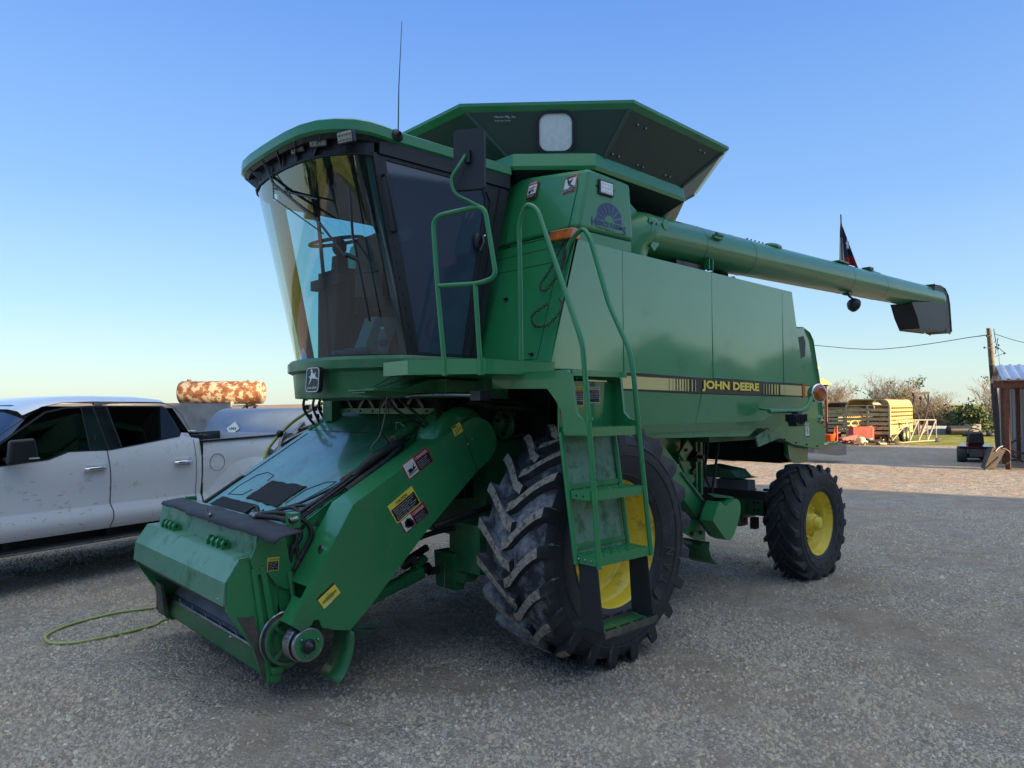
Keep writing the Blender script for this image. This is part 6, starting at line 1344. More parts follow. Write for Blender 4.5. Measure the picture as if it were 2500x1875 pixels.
cc=dm+pnn*.76+Vector((0,0,.50)); ax=dg; ay=(Vector((0,0,1))*.83-pnn*.55*-1).normalized()
nrm_=pnn*.90+Vector((0,0,.43)); ay=nrm_.cross(ax).normalized(); ay=ay if ay.z>0 else -ay
c3=cg-dg*.78+nrm_.normalized()*.93
mb.prism([c3+ax*.20,c3+ay*.20,c3-ax*.20,c3-ay*.20],nrm_*.006); mb.mat(stK).text('1993',c3-ax*.11-ay*.05+nrm_*.012,ax,ay,.08,.22,bold=.02); obj('hazard_placard',mb,None,gt)
mb=MB().mat(conc)
for s in (-1.1,1.1): mb.bar(cg+dg*s-pnn*.6+Vector((0,0,-.82)),cg+dg*s+pnn*.6+Vector((0,0,-.82)),.3,.2)
obj('saddle',mb,None,gt)

# ================================================================ BACKGROUND RIGHT
PX=lambda x,y,D: V((x-1250)/1750*D,D,1.8+(993-y)/1750*D)
# shed (axes u,n of the yard)
uS=Vector((math.cos(TH),math.sin(TH),0)); nS=Vector((-math.sin(TH),math.cos(TH),0)); S0=V(13.73,19.9)
SP=lambda u,nn,z: S0+uS*u+nS*nn+Vector((0,0,z))
corr=bpy.data.materials.new('corrugated_sheet'); corr.use_nodes=True; nn_=corr.node_tree.nodes; b=nn_['Principled BSDF']; b.inputs['Base Color'].default_value=(.50,.53,.56,1); b.inputs['Metallic'].default_value=.35; b.inputs['Roughness'].default_value=.35
corrR=M('corrugated_roof',(.55,.56,.60),.30,metal=.85,var=.15,vs=1,dirt=((.22,.13,.09),.35,1.3))
shed=empty('metal_shed',SP(4,-5,0),0,'open metal shed with rusty posts and corrugated roof at the right edge','shed')
def corrug(mb,p0,du,dn_,L_,Wd,amp,pitch,face):
    """ribs run along du (length L_), profile across dn_ (width Wd)"""
    du=nz(du);dn_=nz(dn_);face=nz(face); k=int(Wd/pitch); a=[];b=[]
    for i in range(k):
        for s,h in ((0,0),(.35,0),(.45,1),(.75,1),(.9,0)):
            q=p0+dn_*((i+s)*pitch)+face*(amp*h); a.append(q); b.append(q+du*L_)
    mb.loft([a,b],closed=False)
for u,n_,h,w_ in ((0,0,2.42,.115),(2.2,-.05,2.40,.10),(4.8,-.62,2.5,.10),(4.8,-1.45,2.5,.09),(0,-3,2.42,.115),(0,-6,2.42,.115)):
    mb=MB().mat(rust); mb.bar(SP(u,n_,0),SP(u,n_,h),w_); obj('post',mb,None,shed)
mb=MB().mat(rust); mb.bar(SP(-.02,.30,2.36),SP(-.02,-9,2.36),.09,.20); obj('beam',mb,None,shed)
mb=MB().mat(rust); mb.bar(SP(4.7,-.3,2.42),SP(4.7,-9,2.42),.08,.2); obj('beam',mb,None,shed)
sl1=(SP(2.4,0,2.98)-SP(-.15,0,2.47)); sl2=(SP(5.1,0,2.52)-SP(2.4,0,2.98))
mb=MB().mat(corrR); corrug(mb,SP(-.15,.10,2.48),sl1,-nS,sl1.length,9.2,.035,.23,Vector((0,0,1))); corrug(mb,SP(2.4,.10,2.985),sl2,-nS,sl2.length,9.2,.035,.23,Vector((0,0,1)))
o=obj('roof',mb,None,shed); s_=o.modifiers.new('t','SOLIDIFY'); s_.thickness=.006
mb=MB().mat(corr); corrug(mb,SP(4.85,-.12,0),Vector((0,0,1)),-nS,2.35,9.4,.03,.19,-uS); o=obj('wall',mb,None,shed)
# unseen closed barn, added further right to shade the far half of the yard
bn=empty('added_shade_barn',SP(5,-9,0),0,'unseen grey barn added right of the open metal shed to shade the yard','building')
mb=MB().mat(corr); mb.hexa([SP(.4,-4.2,0),SP(10.4,-4.2,0),SP(10.4,-9.5,0),SP(.4,-9.5,0)],[SP(.4,-4.2,3.3),SP(10.4,-4.2,3.3),SP(10.4,-9.5,3.3),SP(.4,-9.5,3.3)]); obj('wall',mb,None,bn)
mb=MB().mat(corrR); mb.prism([SP(.2,-4.0,3.32),SP(.2,-6.8,3.9),SP(.2,-9.7,3.32)],uS*10.4); obj('roof',mb,None,bn)

# big workshop behind the camera (casts the yard's shade)
W0=Vector((21.2,-13.9,0)); WP=lambda u,nn,z: W0-uS*u-nS*nn+Vector((0,0,z))
wk=empty('workshop',WP(25,10,0),0,'long beige metal workshop behind the photographer shading the yard','building')
wm=M('workshop_siding',(.26,.25,.23),.6,var=.05)
mb=MB().mat(wm); Lw=75
mb.prism([WP(0,0,0),WP(0,0,10.9),WP(0,7,12.75),WP(0,14,10.9),WP(0,14,0)],-uS*Lw); obj('wall',mb,None,wk)
mb=MB().mat(corrR); 
for a_ in (-.4,14.4):
    mb.hexa([WP(-.3,a_,10.85),WP(Lw+.3,a_,10.85),WP(Lw+.3,7,12.77),WP(-.3,7,12.77)],[WP(-.3,a_,10.93),WP(Lw+.3,a_,10.93),WP(Lw+.3,7,12.85),WP(-.3,7,12.85)])
obj('roof',mb,None,wk)
mb=MB().mat(white)
for i in range(3): mb.hexa([WP(12+18*i,-.05,0),WP(18+18*i,-.05,0),WP(18+18*i,.0,0),WP(12+18*i,.0,0)],[WP(12+18*i,-.05,5),WP(18+18*i,-.05,5),WP(18+18*i,.0,5),WP(12+18*i,.0,5)])
obj('roller_door',mb,None,wk)

# pole and wires
pole=empty('utility_pole',V(19.2,28.4),0,'weathered wooden utility pole, leaning slightly, behind the lawn mower','pole')
wood=M('pole_wood',(.16,.125,.09),.9,var=.3,vs=6,bump=.3,bs=30); wood2=M('pole_wood_dark',(.05,.042,.036),.9,var=.3,vs=6)
pb=V(19.25,28.4,-.1); pt=V(18.95,28.4,4.83); pm=pb.lerp(pt,.70)
mb=MB().mat(wood2).tube([pb,pm],[.125,.105],12); mb.mat(wood).tube([pm,pt],[.105,.085],12); obj('pole_shaft',mb,None,pole)  # lower shaft in a darker brown than the top
mb=MB().mat(blkm)
for (a_,b_) in (((2425,823),(2412,827)),((2440,830),(2432,870)),((2426,855),(2405,854)),((2430,842),(2436,835)),((2438,852),(2456,868)),((2456,868),(2432,876)),((2432,915),(2450,920)),((2432,925),(2447,922)),((2430,808),(2434,838))): mb.bar(PX(*a_,28.3),PX(*b_,28.3),.022)
for q in ((2413,826),(2406,854),(2434,853),(2440,856),(2455,868),(2441,848)): mb.sphere(PX(*q,28.3),.045,6)
obj('fittings',mb,None,pole)
def wire(pts,D0,D1,r_=.012):
    P=[]; 
    for i,(x,y) in enumerate(pts): P.append(PX(x,y,D0+(D1-D0)*i/(len(pts)-1)))
    mb=MB().mat(blkm); mb.tube(spline(P,6),r_,5); return obj('overhead_wire',mb,None,pole)
wire([(1900,841),(1985,846),(2070,854),(2135,857),(2200,853),(2280,843),(2350,832),(2418,822)],38,28.5,.016)
wire([(2415,823),(2395,826),(2380,827)],28.4,28.8,.012); wire([(2432,820),(2460,830),(2500,841),(2560,850)],28.4,26,.012); wire([(2433,835),(2440,870),(2442,905)],28.4,27,.008)

# bare mesquite trees
bark=M('bark',(.15,.12,.10),.95,var=.25,vs=3); twig=M('twigs',(.26,.205,.155),.95,var=.25,vs=2); leaf=M('mistletoe',(.07,.11,.03),.8,var=.4,vs=3); leaf2=M('bush_leaf',(.07,.10,.035),.85,var=.5,vs=1.5); twig2=M('brush_twigs',(.27,.20,.14),.95,var=.3,vs=1.5)
def bare_tree(name,base,h,spread,seed,label,depth=7,lsz=.08,mist=6,group='bare trees beyond the yard',trunk=.12,stems=3,tm=twig,leafy=0):
    rnd=random.Random(seed); t=empty(name,base,0,label,'tree',group)
    tk_=MB().mat(bark); cr_=MB().mat(tm); tips=[]
    def br(p,d,l,r_,lv):
        q=p; pts=[p]; dd=d.copy()
        for i in range(3):
            dd=(dd+Vector((rnd.uniform(-.3,.3),rnd.uniform(-.3,.3),rnd.uniform(-.16,.20)))).normalized(); q=q+dd*(l/3); pts.append(q)
        m_=tk_ if lv>=depth-1 else cr_; m_.tube(pts,[r_,r_*.9,r_*.75,r_*.6],5 if lv>3 else 3,cap=False)
        if lv<=1: tips.append(q)
        if lv==0: return
        for k in range(3 if lv>=depth-2 else 2):
            a=rnd.uniform(0,6.28); sp=rnd.uniform(.45,1.0)*spread
            nd=(dd+Vector((math.cos(a)*sp,math.sin(a)*sp,rnd.uniform(-.1,.45)))).normalized()
            s_=pts[rnd.choice((1,2,3,3))]; br(s_,nd,l*rnd.uniform(.68,.92),max(.008,r_*.56),lv-1)
    for s in range(stems):
        a=6.28*s/stems+rnd.uniform(-.4,.4); lean=.35 if stems>1 else .1
        br(Vector(base),Vector((math.cos(a)*lean,math.sin(a)*lean,1)).normalized(),h*.34,trunk*rnd.uniform(.7,1.0),depth)
    obj('trunk',tk_,None,t)
    if mist:
        cr_.mat(leaf)
        for i in range(mist):
            c=rnd.choice(tips)
            for j in range(26):
                o_=c+Vector((rnd.gauss(0,.16),rnd.gauss(0,.16),rnd.gauss(0,.14)-.1)); s=.06; v1=Vector((rnd.uniform(-1,1),rnd.uniform(-1,1),rnd.uniform(-1,1))).normalized()*s; v2=v1.cross(Vector((rnd.uniform(-1,1),rnd.uniform(-1,1),.3))).normalized()*s
                cr_.poly([o_-v1,o_+v2,o_+v1,o_-v2])
    if leafy:
        cr_.mat(leaf2)
        for i in range(leafy):
            c=rnd.choice(tips); o_=c+Vector((rnd.gauss(0,.35),rnd.gauss(0,.35),rnd.gauss(0,.3))); s=lsz*rnd.uniform(.6,1.4); v1=Vector((rnd.uniform(-1,1),rnd.uniform(-1,1),rnd.uniform(-1,1))).normalized()*s; v2=v1.cross(Vector((rnd.uniform(-1,1),rnd.uniform(-1,1),.3))).normalized()*s
            cr_.poly([o_-v1,o_+v2,o_+v1,o_-v2])
    obj('crown',cr_,None,t); return t
def GB(x,D): return V((x-1250)/1750*D,D,0)
bare_tree('mesquite_tree',GB(2030,44),2.7,.85,3,'bare mesquite tree nearest the combine, spreading behind the left stock trailer',mist=3)
bare_tree('mesquite_tree',GB(2160,48),2.9,.8,8,'bare mesquite tree with mistletoe balls rising above the yellow trailer roof',mist=12,stems=3)
bare_tree('mesquite_tree',GB(2215,54),2.7,.85,14,'bare tree between the mistletoe tree and the steel hoist frame',mist=5)
bare_tree('mesquite_tree',GB(2420,50),3.2,.7,21,'bare crooked tree directly left of the utility pole',mist=4,stems=2)
bare_tree('mesquite_tree',GB(2290,60),2.5,.95,33,'low bare tree behind the steel hoist frame',mist=1)
bare_tree('mesquite_tree',GB(1985,52),2.6,.9,41,'low bare tree beside the rear hood of the combine',mist=1)
BUSH=['leafless thorn bush half hidden by the rear of the combine','thorn bush directly left of the grey livestock trailer','thorn bush rising behind the grey livestock trailer','thorn bush behind the middle of the yellow trailer roof','thorn bush at the front end of the yellow trailer','thorn bush seen through the left legs of the hoist frame','wide thorn bush between the hoist frame and the green bush','thorn bush behind the smaller green bush','low thorn bush behind the rounded green bush','low thorn bush just right of the hoist frame','lowest thorn bush behind the metal stock trough','low thorn bush under the rounded green bush','thorn bush touching the utility pole','thorn bush between the yellow trailer and the hoist frame']
for i,(x,D,h,sd) in enumerate(((1960,50,2.8,1),(2010,48,2.6,2),(2085,52,3.0,3),(2140,56,3.0,9),(2205,50,3.0,4),(2255,52,3.2,5),(2300,50,2.9,6),(2345,54,2.7,7),(2395,56,2.4,8),(2280,46,1.8,10),(2330,47,1.7,12),(2380,46,1.7,13),(2430,45,1.9,15),(2240,47,2.0,16))):
    bare_tree('thorn_bush',GB(x,D),h*.52,1.35,100+sd,BUSH[i],depth=6,mist=0,group='thorn bushes in the brush line',trunk=.035,stems=8,tm=twig2,leafy=40)
bare_tree('green_bush',GB(2375,44),1.25,1.0,77,'rounded green leafy bush left of the utility pole',depth=5,mist=0,group=None,trunk=.05,stems=6,tm=twig2,leafy=2600)
bare_tree('green_bush',GB(2330,48),1.05,1.0,78,'smaller green bush in the brush line left of the big rounded bush',depth=5,mist=0,group=None,trunk=.05,stems=5,tm=twig2,leafy=900)
# reflected trees behind the workshop side
for i,(x,y,h,sd) in enumerate(((40,-22,5.0,201),(44,-19.5,4.2,202),(49,-17,5.6,203),(54,-14,4.6,204),(60,-9.5,6.0,205))):
    bare_tree('live_oak_tree',(x,y,0),h,.7,sd,'oak tree east of the workshop, '+['nearest the yard','second from the yard, low and spreading','tallest of its row','fourth from the yard, low','farthest from the yard'][i],depth=5,mist=0,group='oak trees east of the workshop',trunk=.2,stems=3,leafy=2600,lsz=.20)

for i,(x,y,h,sd) in enumerate(((-9,-9,6.0,301),(-16,-5,6.5,302),(-4,-14,6.5,303),(-19,6,5.5,304),(-17,15,5.0,305))):
    bare_tree('live_oak_tree',(x,y,0),h,.75,sd,['leafy live oak nearest the photographer','leafy live oak at the left end of the workshop','leafy live oak close to the workshop wall','live oak out past the front of the pickup truck','live oak farthest out past the pickup truck'][i],depth=5,mist=0,group='live oaks around the yard',trunk=.22,stems=2,leafy=5000,lsz=.16)
# stock trailers
def stock_trailer(name,base,ax,Lt,Wt,Ht,mat_,label):
    """base = rear left ground corner seen from the rear, ax = direction forward"""
    f=nz(ax); s=Vector((f.y,-f.x,0)); t=empty(name,base,0,label,'stock trailer'); O=Vector(base)
    Q=lambda a,b,c: O+f*a+s*b+Vector((0,0,c)); z0=.42
    mb=MB().mat(mat_); rr=.28
    def prof(a,ins=0):
        out=[Q(a,ins,Ht-rr)]
        for k in range(7): an=R(180-15*k); out.append(Q(a,rr+ins*0+(rr-ins)*math.cos(an),Ht-rr+(rr-ins)*math.sin(an)))
        for k in range(7): an=R(90-15*k); out.append(Q(a,Wt-rr+(rr-ins)*math.cos(an),Ht-rr+(rr-ins)*math.sin(an)))
        return out+[Q(a,Wt-ins,Ht-rr)]
    mb.loft([prof(0),prof(Lt)],closed=False,smooth=True); mb.mat(mat_).loft([prof(0,.02),prof(Lt,.02)],closed=False,smooth=True)
    mb.loft([prof(0),prof(0,.05)],closed=False)
    mb.mat(rust).loft([[p+Vector((0,0,.004)) for p in prof(.4)[5:11]],[p+Vector((0,0,.004)) for p in prof(Lt*.85)[5:11]]],closed=False); obj('roof',mb,None,t)
    mb=MB().mat(mat_); hs=Ht-rr-z0
    for side_ in (0,Wt):
        mb.hexa([Q(0,side_-.02,z0),Q(Lt,side_-.02,z0),Q(Lt,side_+.02,z0),Q(0,side_+.02,z0)],[Q(0,side_-.02,z0+.42),Q(Lt,side_-.02,z0+.42),Q(Lt,side_+.02,z0+.42),Q(0,side_+.02,z0+.42)])
        k=5
        for i in range(k):
            z=z0+.42+(hs-.42)*(i+.45)/k; mb.bar(Q(0,side_,z+.05),Q(Lt,side_,z+.05),.03,(hs-.42)/k*.52)
        for i in range(14): a=Lt*i/13; mb.bar(Q(a,side_,z0),Q(a,side_,Ht-rr),.04)
    obj('slatted_side',mb,None,t)
    mb=MB().mat(M('gate_paint',(.42,.36,.20),.75,var=.25,vs=4,dirt=((.2,.13,.08),.4,6)))
    for b_ in (0,Wt): mb.bar(Q(-.02,b_,z0-.1),Q(-.02,b_,Ht-rr),.08)
    mb.bar(Q(-.02,0,Ht-rr-.02),Q(-.02,Wt,Ht-rr-.02),.05); mb.bar(Q(-.03,Wt*.5,z0),Q(-.03,Wt*.5,Ht-rr),.10,.03)
    for i in range(6): z=z0+.08+i*(hs-.1)/6; mb.bar(Q(-.03,.03,z),Q(-.03,Wt-.03,z),.02,.13)
    obj('rear_gate',mb,None,t)
    mb=MB().mat(blkm); mb.hexa([Q(0,0,z0-.12),Q(Lt+.8,0,z0-.12),Q(Lt+.8,Wt,z0-.12),Q(0,Wt,z0-.12)],[Q(0,0,z0),Q(Lt+.8,0,z0),Q(Lt+.8,Wt,z0),Q(0,Wt,z0)]); mb.mat(mat_)
    mb.hexa([Q(Lt,.02,z0),Q(Lt+.05,.02,z0),Q(Lt+.05,Wt-.02,z0),Q(Lt,Wt-.02,z0)],[Q(Lt,.02,Ht-rr),Q(Lt+.05,.02,Ht-rr),Q(Lt+.05,Wt-.02,Ht-rr),Q(Lt,Wt-.02,Ht-rr)])
    obj('deck',mb,None,t)
    for a in (Lt*.45,Lt*.62):
        for b_,sg in ((-.08,-1),(Wt+.08,1)):
            mb=MB().mat(rubber).lathe([(.2,-.1),(.33,-.1),(.36,-.07),(.36,.07),(.33,.1),(.2,.1)],Q(a,b_,.36),s,24); mb.mat(cream).lathe([(.2,-.09*sg*-1),(.18,.04*sg),(0,.05*sg)],Q(a,b_,.36),s,16); obj('wheel',mb,None,t)
    return t
yt=M('trailer_yellow',(.50,.40,.14),.6,var=.12,vs=3,dirt=((.35,.2,.08),.25,5)); gtm=M('trailer_grey',(.30,.27,.22),.7,var=.3,vs=3,dirt=((.18,.10,.06),.4,4))
stock_trailer('stock_trailer',V(16.0,34.3),(F0*.77+R0*.64),4.9,1.85,2.08,yt,'faded yellow slatted livestock trailer with a rounded rusty roof')
stock_trailer('stock_trailer',V(16.3,37.3),(F0*.77+R0*.64),4.0,1.8,1.95,gtm,'weathered grey livestock trailer just left of the yellow one')
# open pole shed behind the combine
ps=empty('pole_barn',V(14.3,32),0,'pale roof edge and thin post of an open barn behind the combine','shed')
mb=MB().mat(rust); mb.bar(PX(2017,1064,30.5),PX(2017,940,30.5),.07); mb.bar(V(9.0,30.5),V(9.0,30.5,2.7),.08); obj('post',mb,None,ps)
mb=MB().mat(cream); p=[PX(1935,928,30.4),PX(1996,930,30.4),PX(2021,942,30.4),PX(1996,943,30.4),PX(1935,943,30.4)]; 
pr_=V(4.9,0)-V(0,0)
mb.hexa([V(4.5,30,2.66),V(13.42,30,2.66),V(13.0,36,2.66),V(4.5,36,2.66)],[V(4.5,30,2.86),V(13.1,30,2.90),V(12.8,36,2.90),V(4.5,36,2.86)]); mb.mat(blkm).hexa([V(4.5,30.1,2.5),V(13.2,30.1,2.55),V(12.9,35.9,2.55),V(4.5,35.9,2.5)],[V(4.5,30.1,2.66),V(13.3,30.1,2.66),V(12.9,35.9,2.66),V(4.5,35.9,2.66)])
mb.mat(cream).prism([PX(1985,882,33),PX(2003,903,33),PX(2001,905,33),PX(1985,898,33)],(0,.2,0)); obj('roof',mb,None,ps)
# scrap heap items
def SC(x,y,D=None): 
    D=1750*1.8/(y-993) if D is None else D; return V((x-1250)/1750*D,D,0)
def sobj(name,mb,lab,cat,bev=0,group=None): tag(obj(name,mb,bevel=bev),lab,cat,group)
orP=M('orange_plastic',(.80,.14,.03),.5,var=.1); pinkP=M('pink_plastic',(.55,.16,.14),.6,var=.2); creamP=M('cream_plastic',(.62,.50,.30),.6,var=.12); blueP=M('blue_plastic',(.25,.36,.60),.6,var=.1); redP=M('red_steel',(.30,.05,.035),.6,var=.3,vs=4); redB=M('red_bright',(.55,.10,.06),.5,var=.2); junkm=M('junk_metal',(.20,.15,.12),.7,metal=.3,var=.6,vs=6)
c=SC(2023,1083,33); mb=MB().mat(orP).lathe([(0,.0),(.22,0),(.29,.33),(.30,.34),(.27,.33),(.20,.03),(0,.03)],c+Vector((0,0,.12)),(0,0,1),24); sobj('tub',mb,'bright orange plastic tub beside the combine skirt at the left of the scrap heap','tub')
c=SC(2041,1080,32.8); mb=MB().mat(redB); mb.bar(c+Vector((0,0,.0)),c+Vector((0,0,.85)),.07); mb.bar(c+R0*-.15+Vector((0,0,.5)),c+R0*.15+Vector((0,0,.55)),.05); mb.bar(c+R0*-.17,c+R0*-.10+Vector((0,0,.8)),.04); mb.bar(c+R0*-.1,c+R0*.2,.06); sobj('floor_jack',mb,'upright faded red jack stand right of the orange tub','jack')
c=SC(2106,1075,33.2); f_=[c+R0*-.48,c+R0*.48,c+R0*.48+F0*.5,c+R0*-.48+F0*.5]; mb=MB().mat(redP); mb.hexa([p+Vector((0,0,.10)) for p in f_],[p+Vector((0,0,.80)) for p in f_]); mb.mat(redB).hexa([p+R0*(.52 if i in(0,3) else -.0)+F0*-.01+Vector((0,0,.10)) for i,p in enumerate([c+R0*-.16,c+R0*.49,c+R0*.49+F0*.4,c+R0*-.16+F0*.4])],[p+R0*(.52 if i in(0,3) else -.0)+F0*-.01+Vector((0,0,.79)) for i,p in enumerate([c+R0*-.16,c+R0*.49,c+R0*.49+F0*.4,c+R0*-.16+F0*.4])]); mb.mat(blkm).bar(c+R0*-.48+Vector((0,0,.1)),c+R0*.48+Vector((0,0,.1)),.06); sobj('steel_cabinet',mb,'dark red steel cabinet standing in front of the yellow trailer gate','cabinet',.02)
c=SC(2099,1090,32.3); mb=MB().mat(creamP).lathe([(0,0),(.17,0),(.20,.04),(.19,.30),(.12,.36),(.05,.37),(0,.37)],c,(0,0,1),16); sobj('plastic_jug',mb,'cream plastic jug in the scrap heap in front of the red cabinet','jug',.02)
c=SC(2118,1087,32.7); mb=MB().mat(blueP).lathe([(0,0),(.15,0),(.17,.20),(.18,.21),(.15,.20),(0,.19)],c+Vector((0,0,.08)),(0,0,1),16); sobj('bucket',mb,'pale blue plastic tub between the cream jug and the metal scrap','tub')
c=SC(2070,1078,33); mb=MB().mat(pinkP); mb.hexa([c+R0*-.25+Vector((0,0,.15)),c+R0*.35+Vector((0,0,.2)),c+R0*.35+F0*.4+Vector((0,0,.2)),c+R0*-.25+F0*.4+Vector((0,0,.15))],[c+R0*-.32+Vector((0,0,.28)),c+R0*.42+Vector((0,0,.45)),c+R0*.42+F0*.4+Vector((0,0,.45)),c+R0*-.32+F0*.4+Vector((0,0,.28))]); sobj('pink_trough',mb,'tilted faded pink feed trough left of the red cabinet','trough',.02)
c=SC(2146,1088,32.3); mb=MB().mat(steel).lathe([(0,0),(.14,0),(.20,.12),(.20,.24),(.22,.25),(.18,.24),(0,.1)],c,(0,0,1),16); sobj('metal_pot',mb,'dull metal pot right of the pale blue tub','pot')
c=SC(2182,1086,32.6); mb=MB().mat(mud).lathe([(0,0),(.22,0),(.26,.16),(.22,.15),(0,.05)],c,(0,0,1),16); sobj('brown_basin',mb,'shallow brown basin at the foot of the thick wooden post','basin')
mb=MB()
for i in range(110):
    x=random.uniform(1985,2175); y=random.uniform(1080,1092); c=SC(x,y); mb.mat(random.choice((junkm,junkm,rust,blkm,redP,creamP,steel,mud)))
    a=random.uniform(0,3.14); d=Vector((math.cos(a),math.sin(a),random.uniform(-.2,.35)))*random.uniform(.12,.42); c=c+Vector((0,0,random.uniform(.05,.22)))
    mb.bar(c-d*.5,c+d*.5,random.uniform(.03,.13),random.uniform(.02,.08))
sobj('scrap_heap',mb,'jumble of small rusty scrap pieces along the yard edge','scrap'); bpy.data.objects['scrap_heap']['kind']='stuff'
mb=MB().mat(rust)
for x0,x1,y0,y1 in ((1992,2018,1062,1010),(2180,2140,1075,1010),(2130,2142,1085,1048),(2150,2160,1085,1060)): mb.bar(SC(x0,1080,33.5)+Vector((0,0,0)),SC(x1,1080,34)+Vector((0,0,random.uniform(.8,1.5))),.05)
sobj('scrap_bars',mb,'rusty bars and poles leaning against the stock trailers','scrap'); bpy.data.objects['scrap_bars']['kind']='stuff'
# reel of cable hung on trailer
mb=MB().mat(cream)
cR=PX(2084,1038,33.2)
for k in range(4): mb.tube([cR+R0*(.17-.02*k)*math.cos(R(a))*1.15+Vector((0,0,(.14-.02*k)*math.sin(R(a))))+F0*.02*k for a in range(0,360,20)],.018,5,closed=True)
sobj('coiled_rope',mb,'coil of pale rope hanging on the yellow trailer gate','rope')
# thick post and rolling gate
mb=MB().mat(wood); gp=SC(2167,1086); mb.tube([gp,gp+Vector((0,0,1.25)),gp+Vector((0,0,1.3))],[.10,.09,.07],10); sobj('gate_post',mb,'short thick weathered wooden post at the left end of the rolling gate','post')
gate=empty('rolling_gate',SC(2280,1084,34),0,'long white steel tube gate with diagonal braces on a small wheel','gate')
DG=34.0; mb=MB().mat(M('gate_white',(.42,.37,.32),.6,var=.15,vs=5))
G_=lambda x,y: PX(x,y,DG+ (x-2176)/107*.4)
for a_,b_ in (((2176,1030),(2283,1030)),((2176,1086),(2283,1079)),((2283,1030),(2283,1079)),((2176,1030),(2176,1086)),((2218,1030),(2219,1081)),((2240,1030),(2241,1080)),((2262,1030),(2262,1080)),((2176,1080),(2218,1032)),((2219,1080),(2240,1032)),((2241,1080),(2262,1032)),((2262,1080),(2283,1032)),((2190,1052),(2216,1044))): mb.bar(G_(*a_),G_(*b_),.036)
obj('gate_frame',mb,None,gate); mb=MB().mat(rubber).lathe([(0,-.04),(.10,-.04),(.135,-.03),(.135,.03),(.1,.04),(0,.04)],PX(2287,1080,DG+.4)+Vector((0,0,.0)),F0,20); obj('wheel',mb,None,gate)
mb=MB().mat(white); mb.bar(G_(2231,1030),G_(2231,1042),.26,.01,up=R0); obj('blank_plate',mb,None,gate)
# steel hoist frame
hz=empty('hoist_frame',SC(2265,1058),0,'tall rusty steel A-frame hoist with a hanging chain block','hoist')
DH=42; mb=MB().mat(M('hoist_steel',(.045,.035,.035),.8,var=.3)); X_=lambda x,y,d=0: PX(x,y,DH+d)
mb.bar(X_(2229,968),X_(2267,964,1.0),.14)
for a_,b_,dd in (((2231,970),(2230,992),0),((2235,972),(2225,1003),0),((2232,992),(2221,1030),0),((2232,992),(2243,1028),0),((2224,1012),(2238,1011),0),((2226,1008),(2237,1008),0),((2266,966),(2266,992),1),((2256,968),(2266,990),1),((2266,990),(2257,1030),1),((2266,990),(2281,1031),1),((2262,1008),(2272,1008),1)): mb.bar(X_(*a_,dd),X_(*b_,dd),.07)
for x in (2221,2243,2257,2281): mb.bar(X_(x,1030,.5),V((x-1250)/1750*DH,DH+.5,0),.07)
obj('frame',mb,None,hz); mb=MB().mat(rust).sphere(X_(2248,977,.5),.12,8); mb.tube([X_(2248,978,.5),X_(2249,1020,.5)],.02,5); obj('chain_block',mb,None,hz)
# troughs, pipes beyond
galvT=M('galv_trough',(.22,.26,.32),.6,metal=.3,var=.2)
c=GB(2295,43); mb=MB().mat(galvT).hexa([c+R0*-1.3,c+R0*1.0,c+R0*1.0+F0*.8,c+R0*-1.3+F0*.8],[c+R0*-1.4+Vector((0,0,.55)),c+R0*1.1+Vector((0,0,.5)),c+R0*1.1+F0*.9+Vector((0,0,.5)),c+R0*-1.4+F0*.9+Vector((0,0,.55))]); sobj('stock_trough',mb,'long grey metal stock trough in front of the brush','trough',.02)
c=GB(2338,42.5); mb=MB().mat(blkm).cyl(c+R0*-.6+Vector((0,0,.28)),c+R0*.7+Vector((0,0,.28)),.28,16); sobj('culvert_pipe',mb,'short black corrugated pipe lying right of the metal trough','pipe')
c=GB(2383,43); mb=MB().mat(conc).hexa([c+R0*-.5,c+R0*.25,c+R0*.25+F0*.5,c+R0*-.5+F0*.5],[p+Vector((0,0,.62)) for p in (c+R0*-.5,c+R0*.25,c+R0*.25+F0*.5,c+R0*-.5+F0*.5)]); sobj('concrete_block',mb,'pale square concrete block in front of the green bush','block',.01)
c=GB(2398,40.5); mb=MB().mat(rubber)
for i in range(4): mb.lathe([(.22,-.1),(.33,-.1),(.36,0),(.33,.1),(.22,.1)],c+R0*(i*.55-.8)+Vector((0,0,.11+.05*(i%2))),(0,0,1),16)
sobj('old_tyres',mb,'row of old black tyres lying on the grass near the pole','tyres')
mb=MB().mat(rust)
for i in range(3): mb.bar(GB(2243,39)+Vector((0,0,.25+.22*i)),GB(2262,39)+Vector((0,0,.25+.22*i)),.05)
for x in (2243,2262): mb.bar(GB(x,39),GB(x,39)+Vector((0,0,.85)),.05)
sobj('pipe_panel',mb,'rusty pipe fence panel seen through the rolling gate','fence panel')
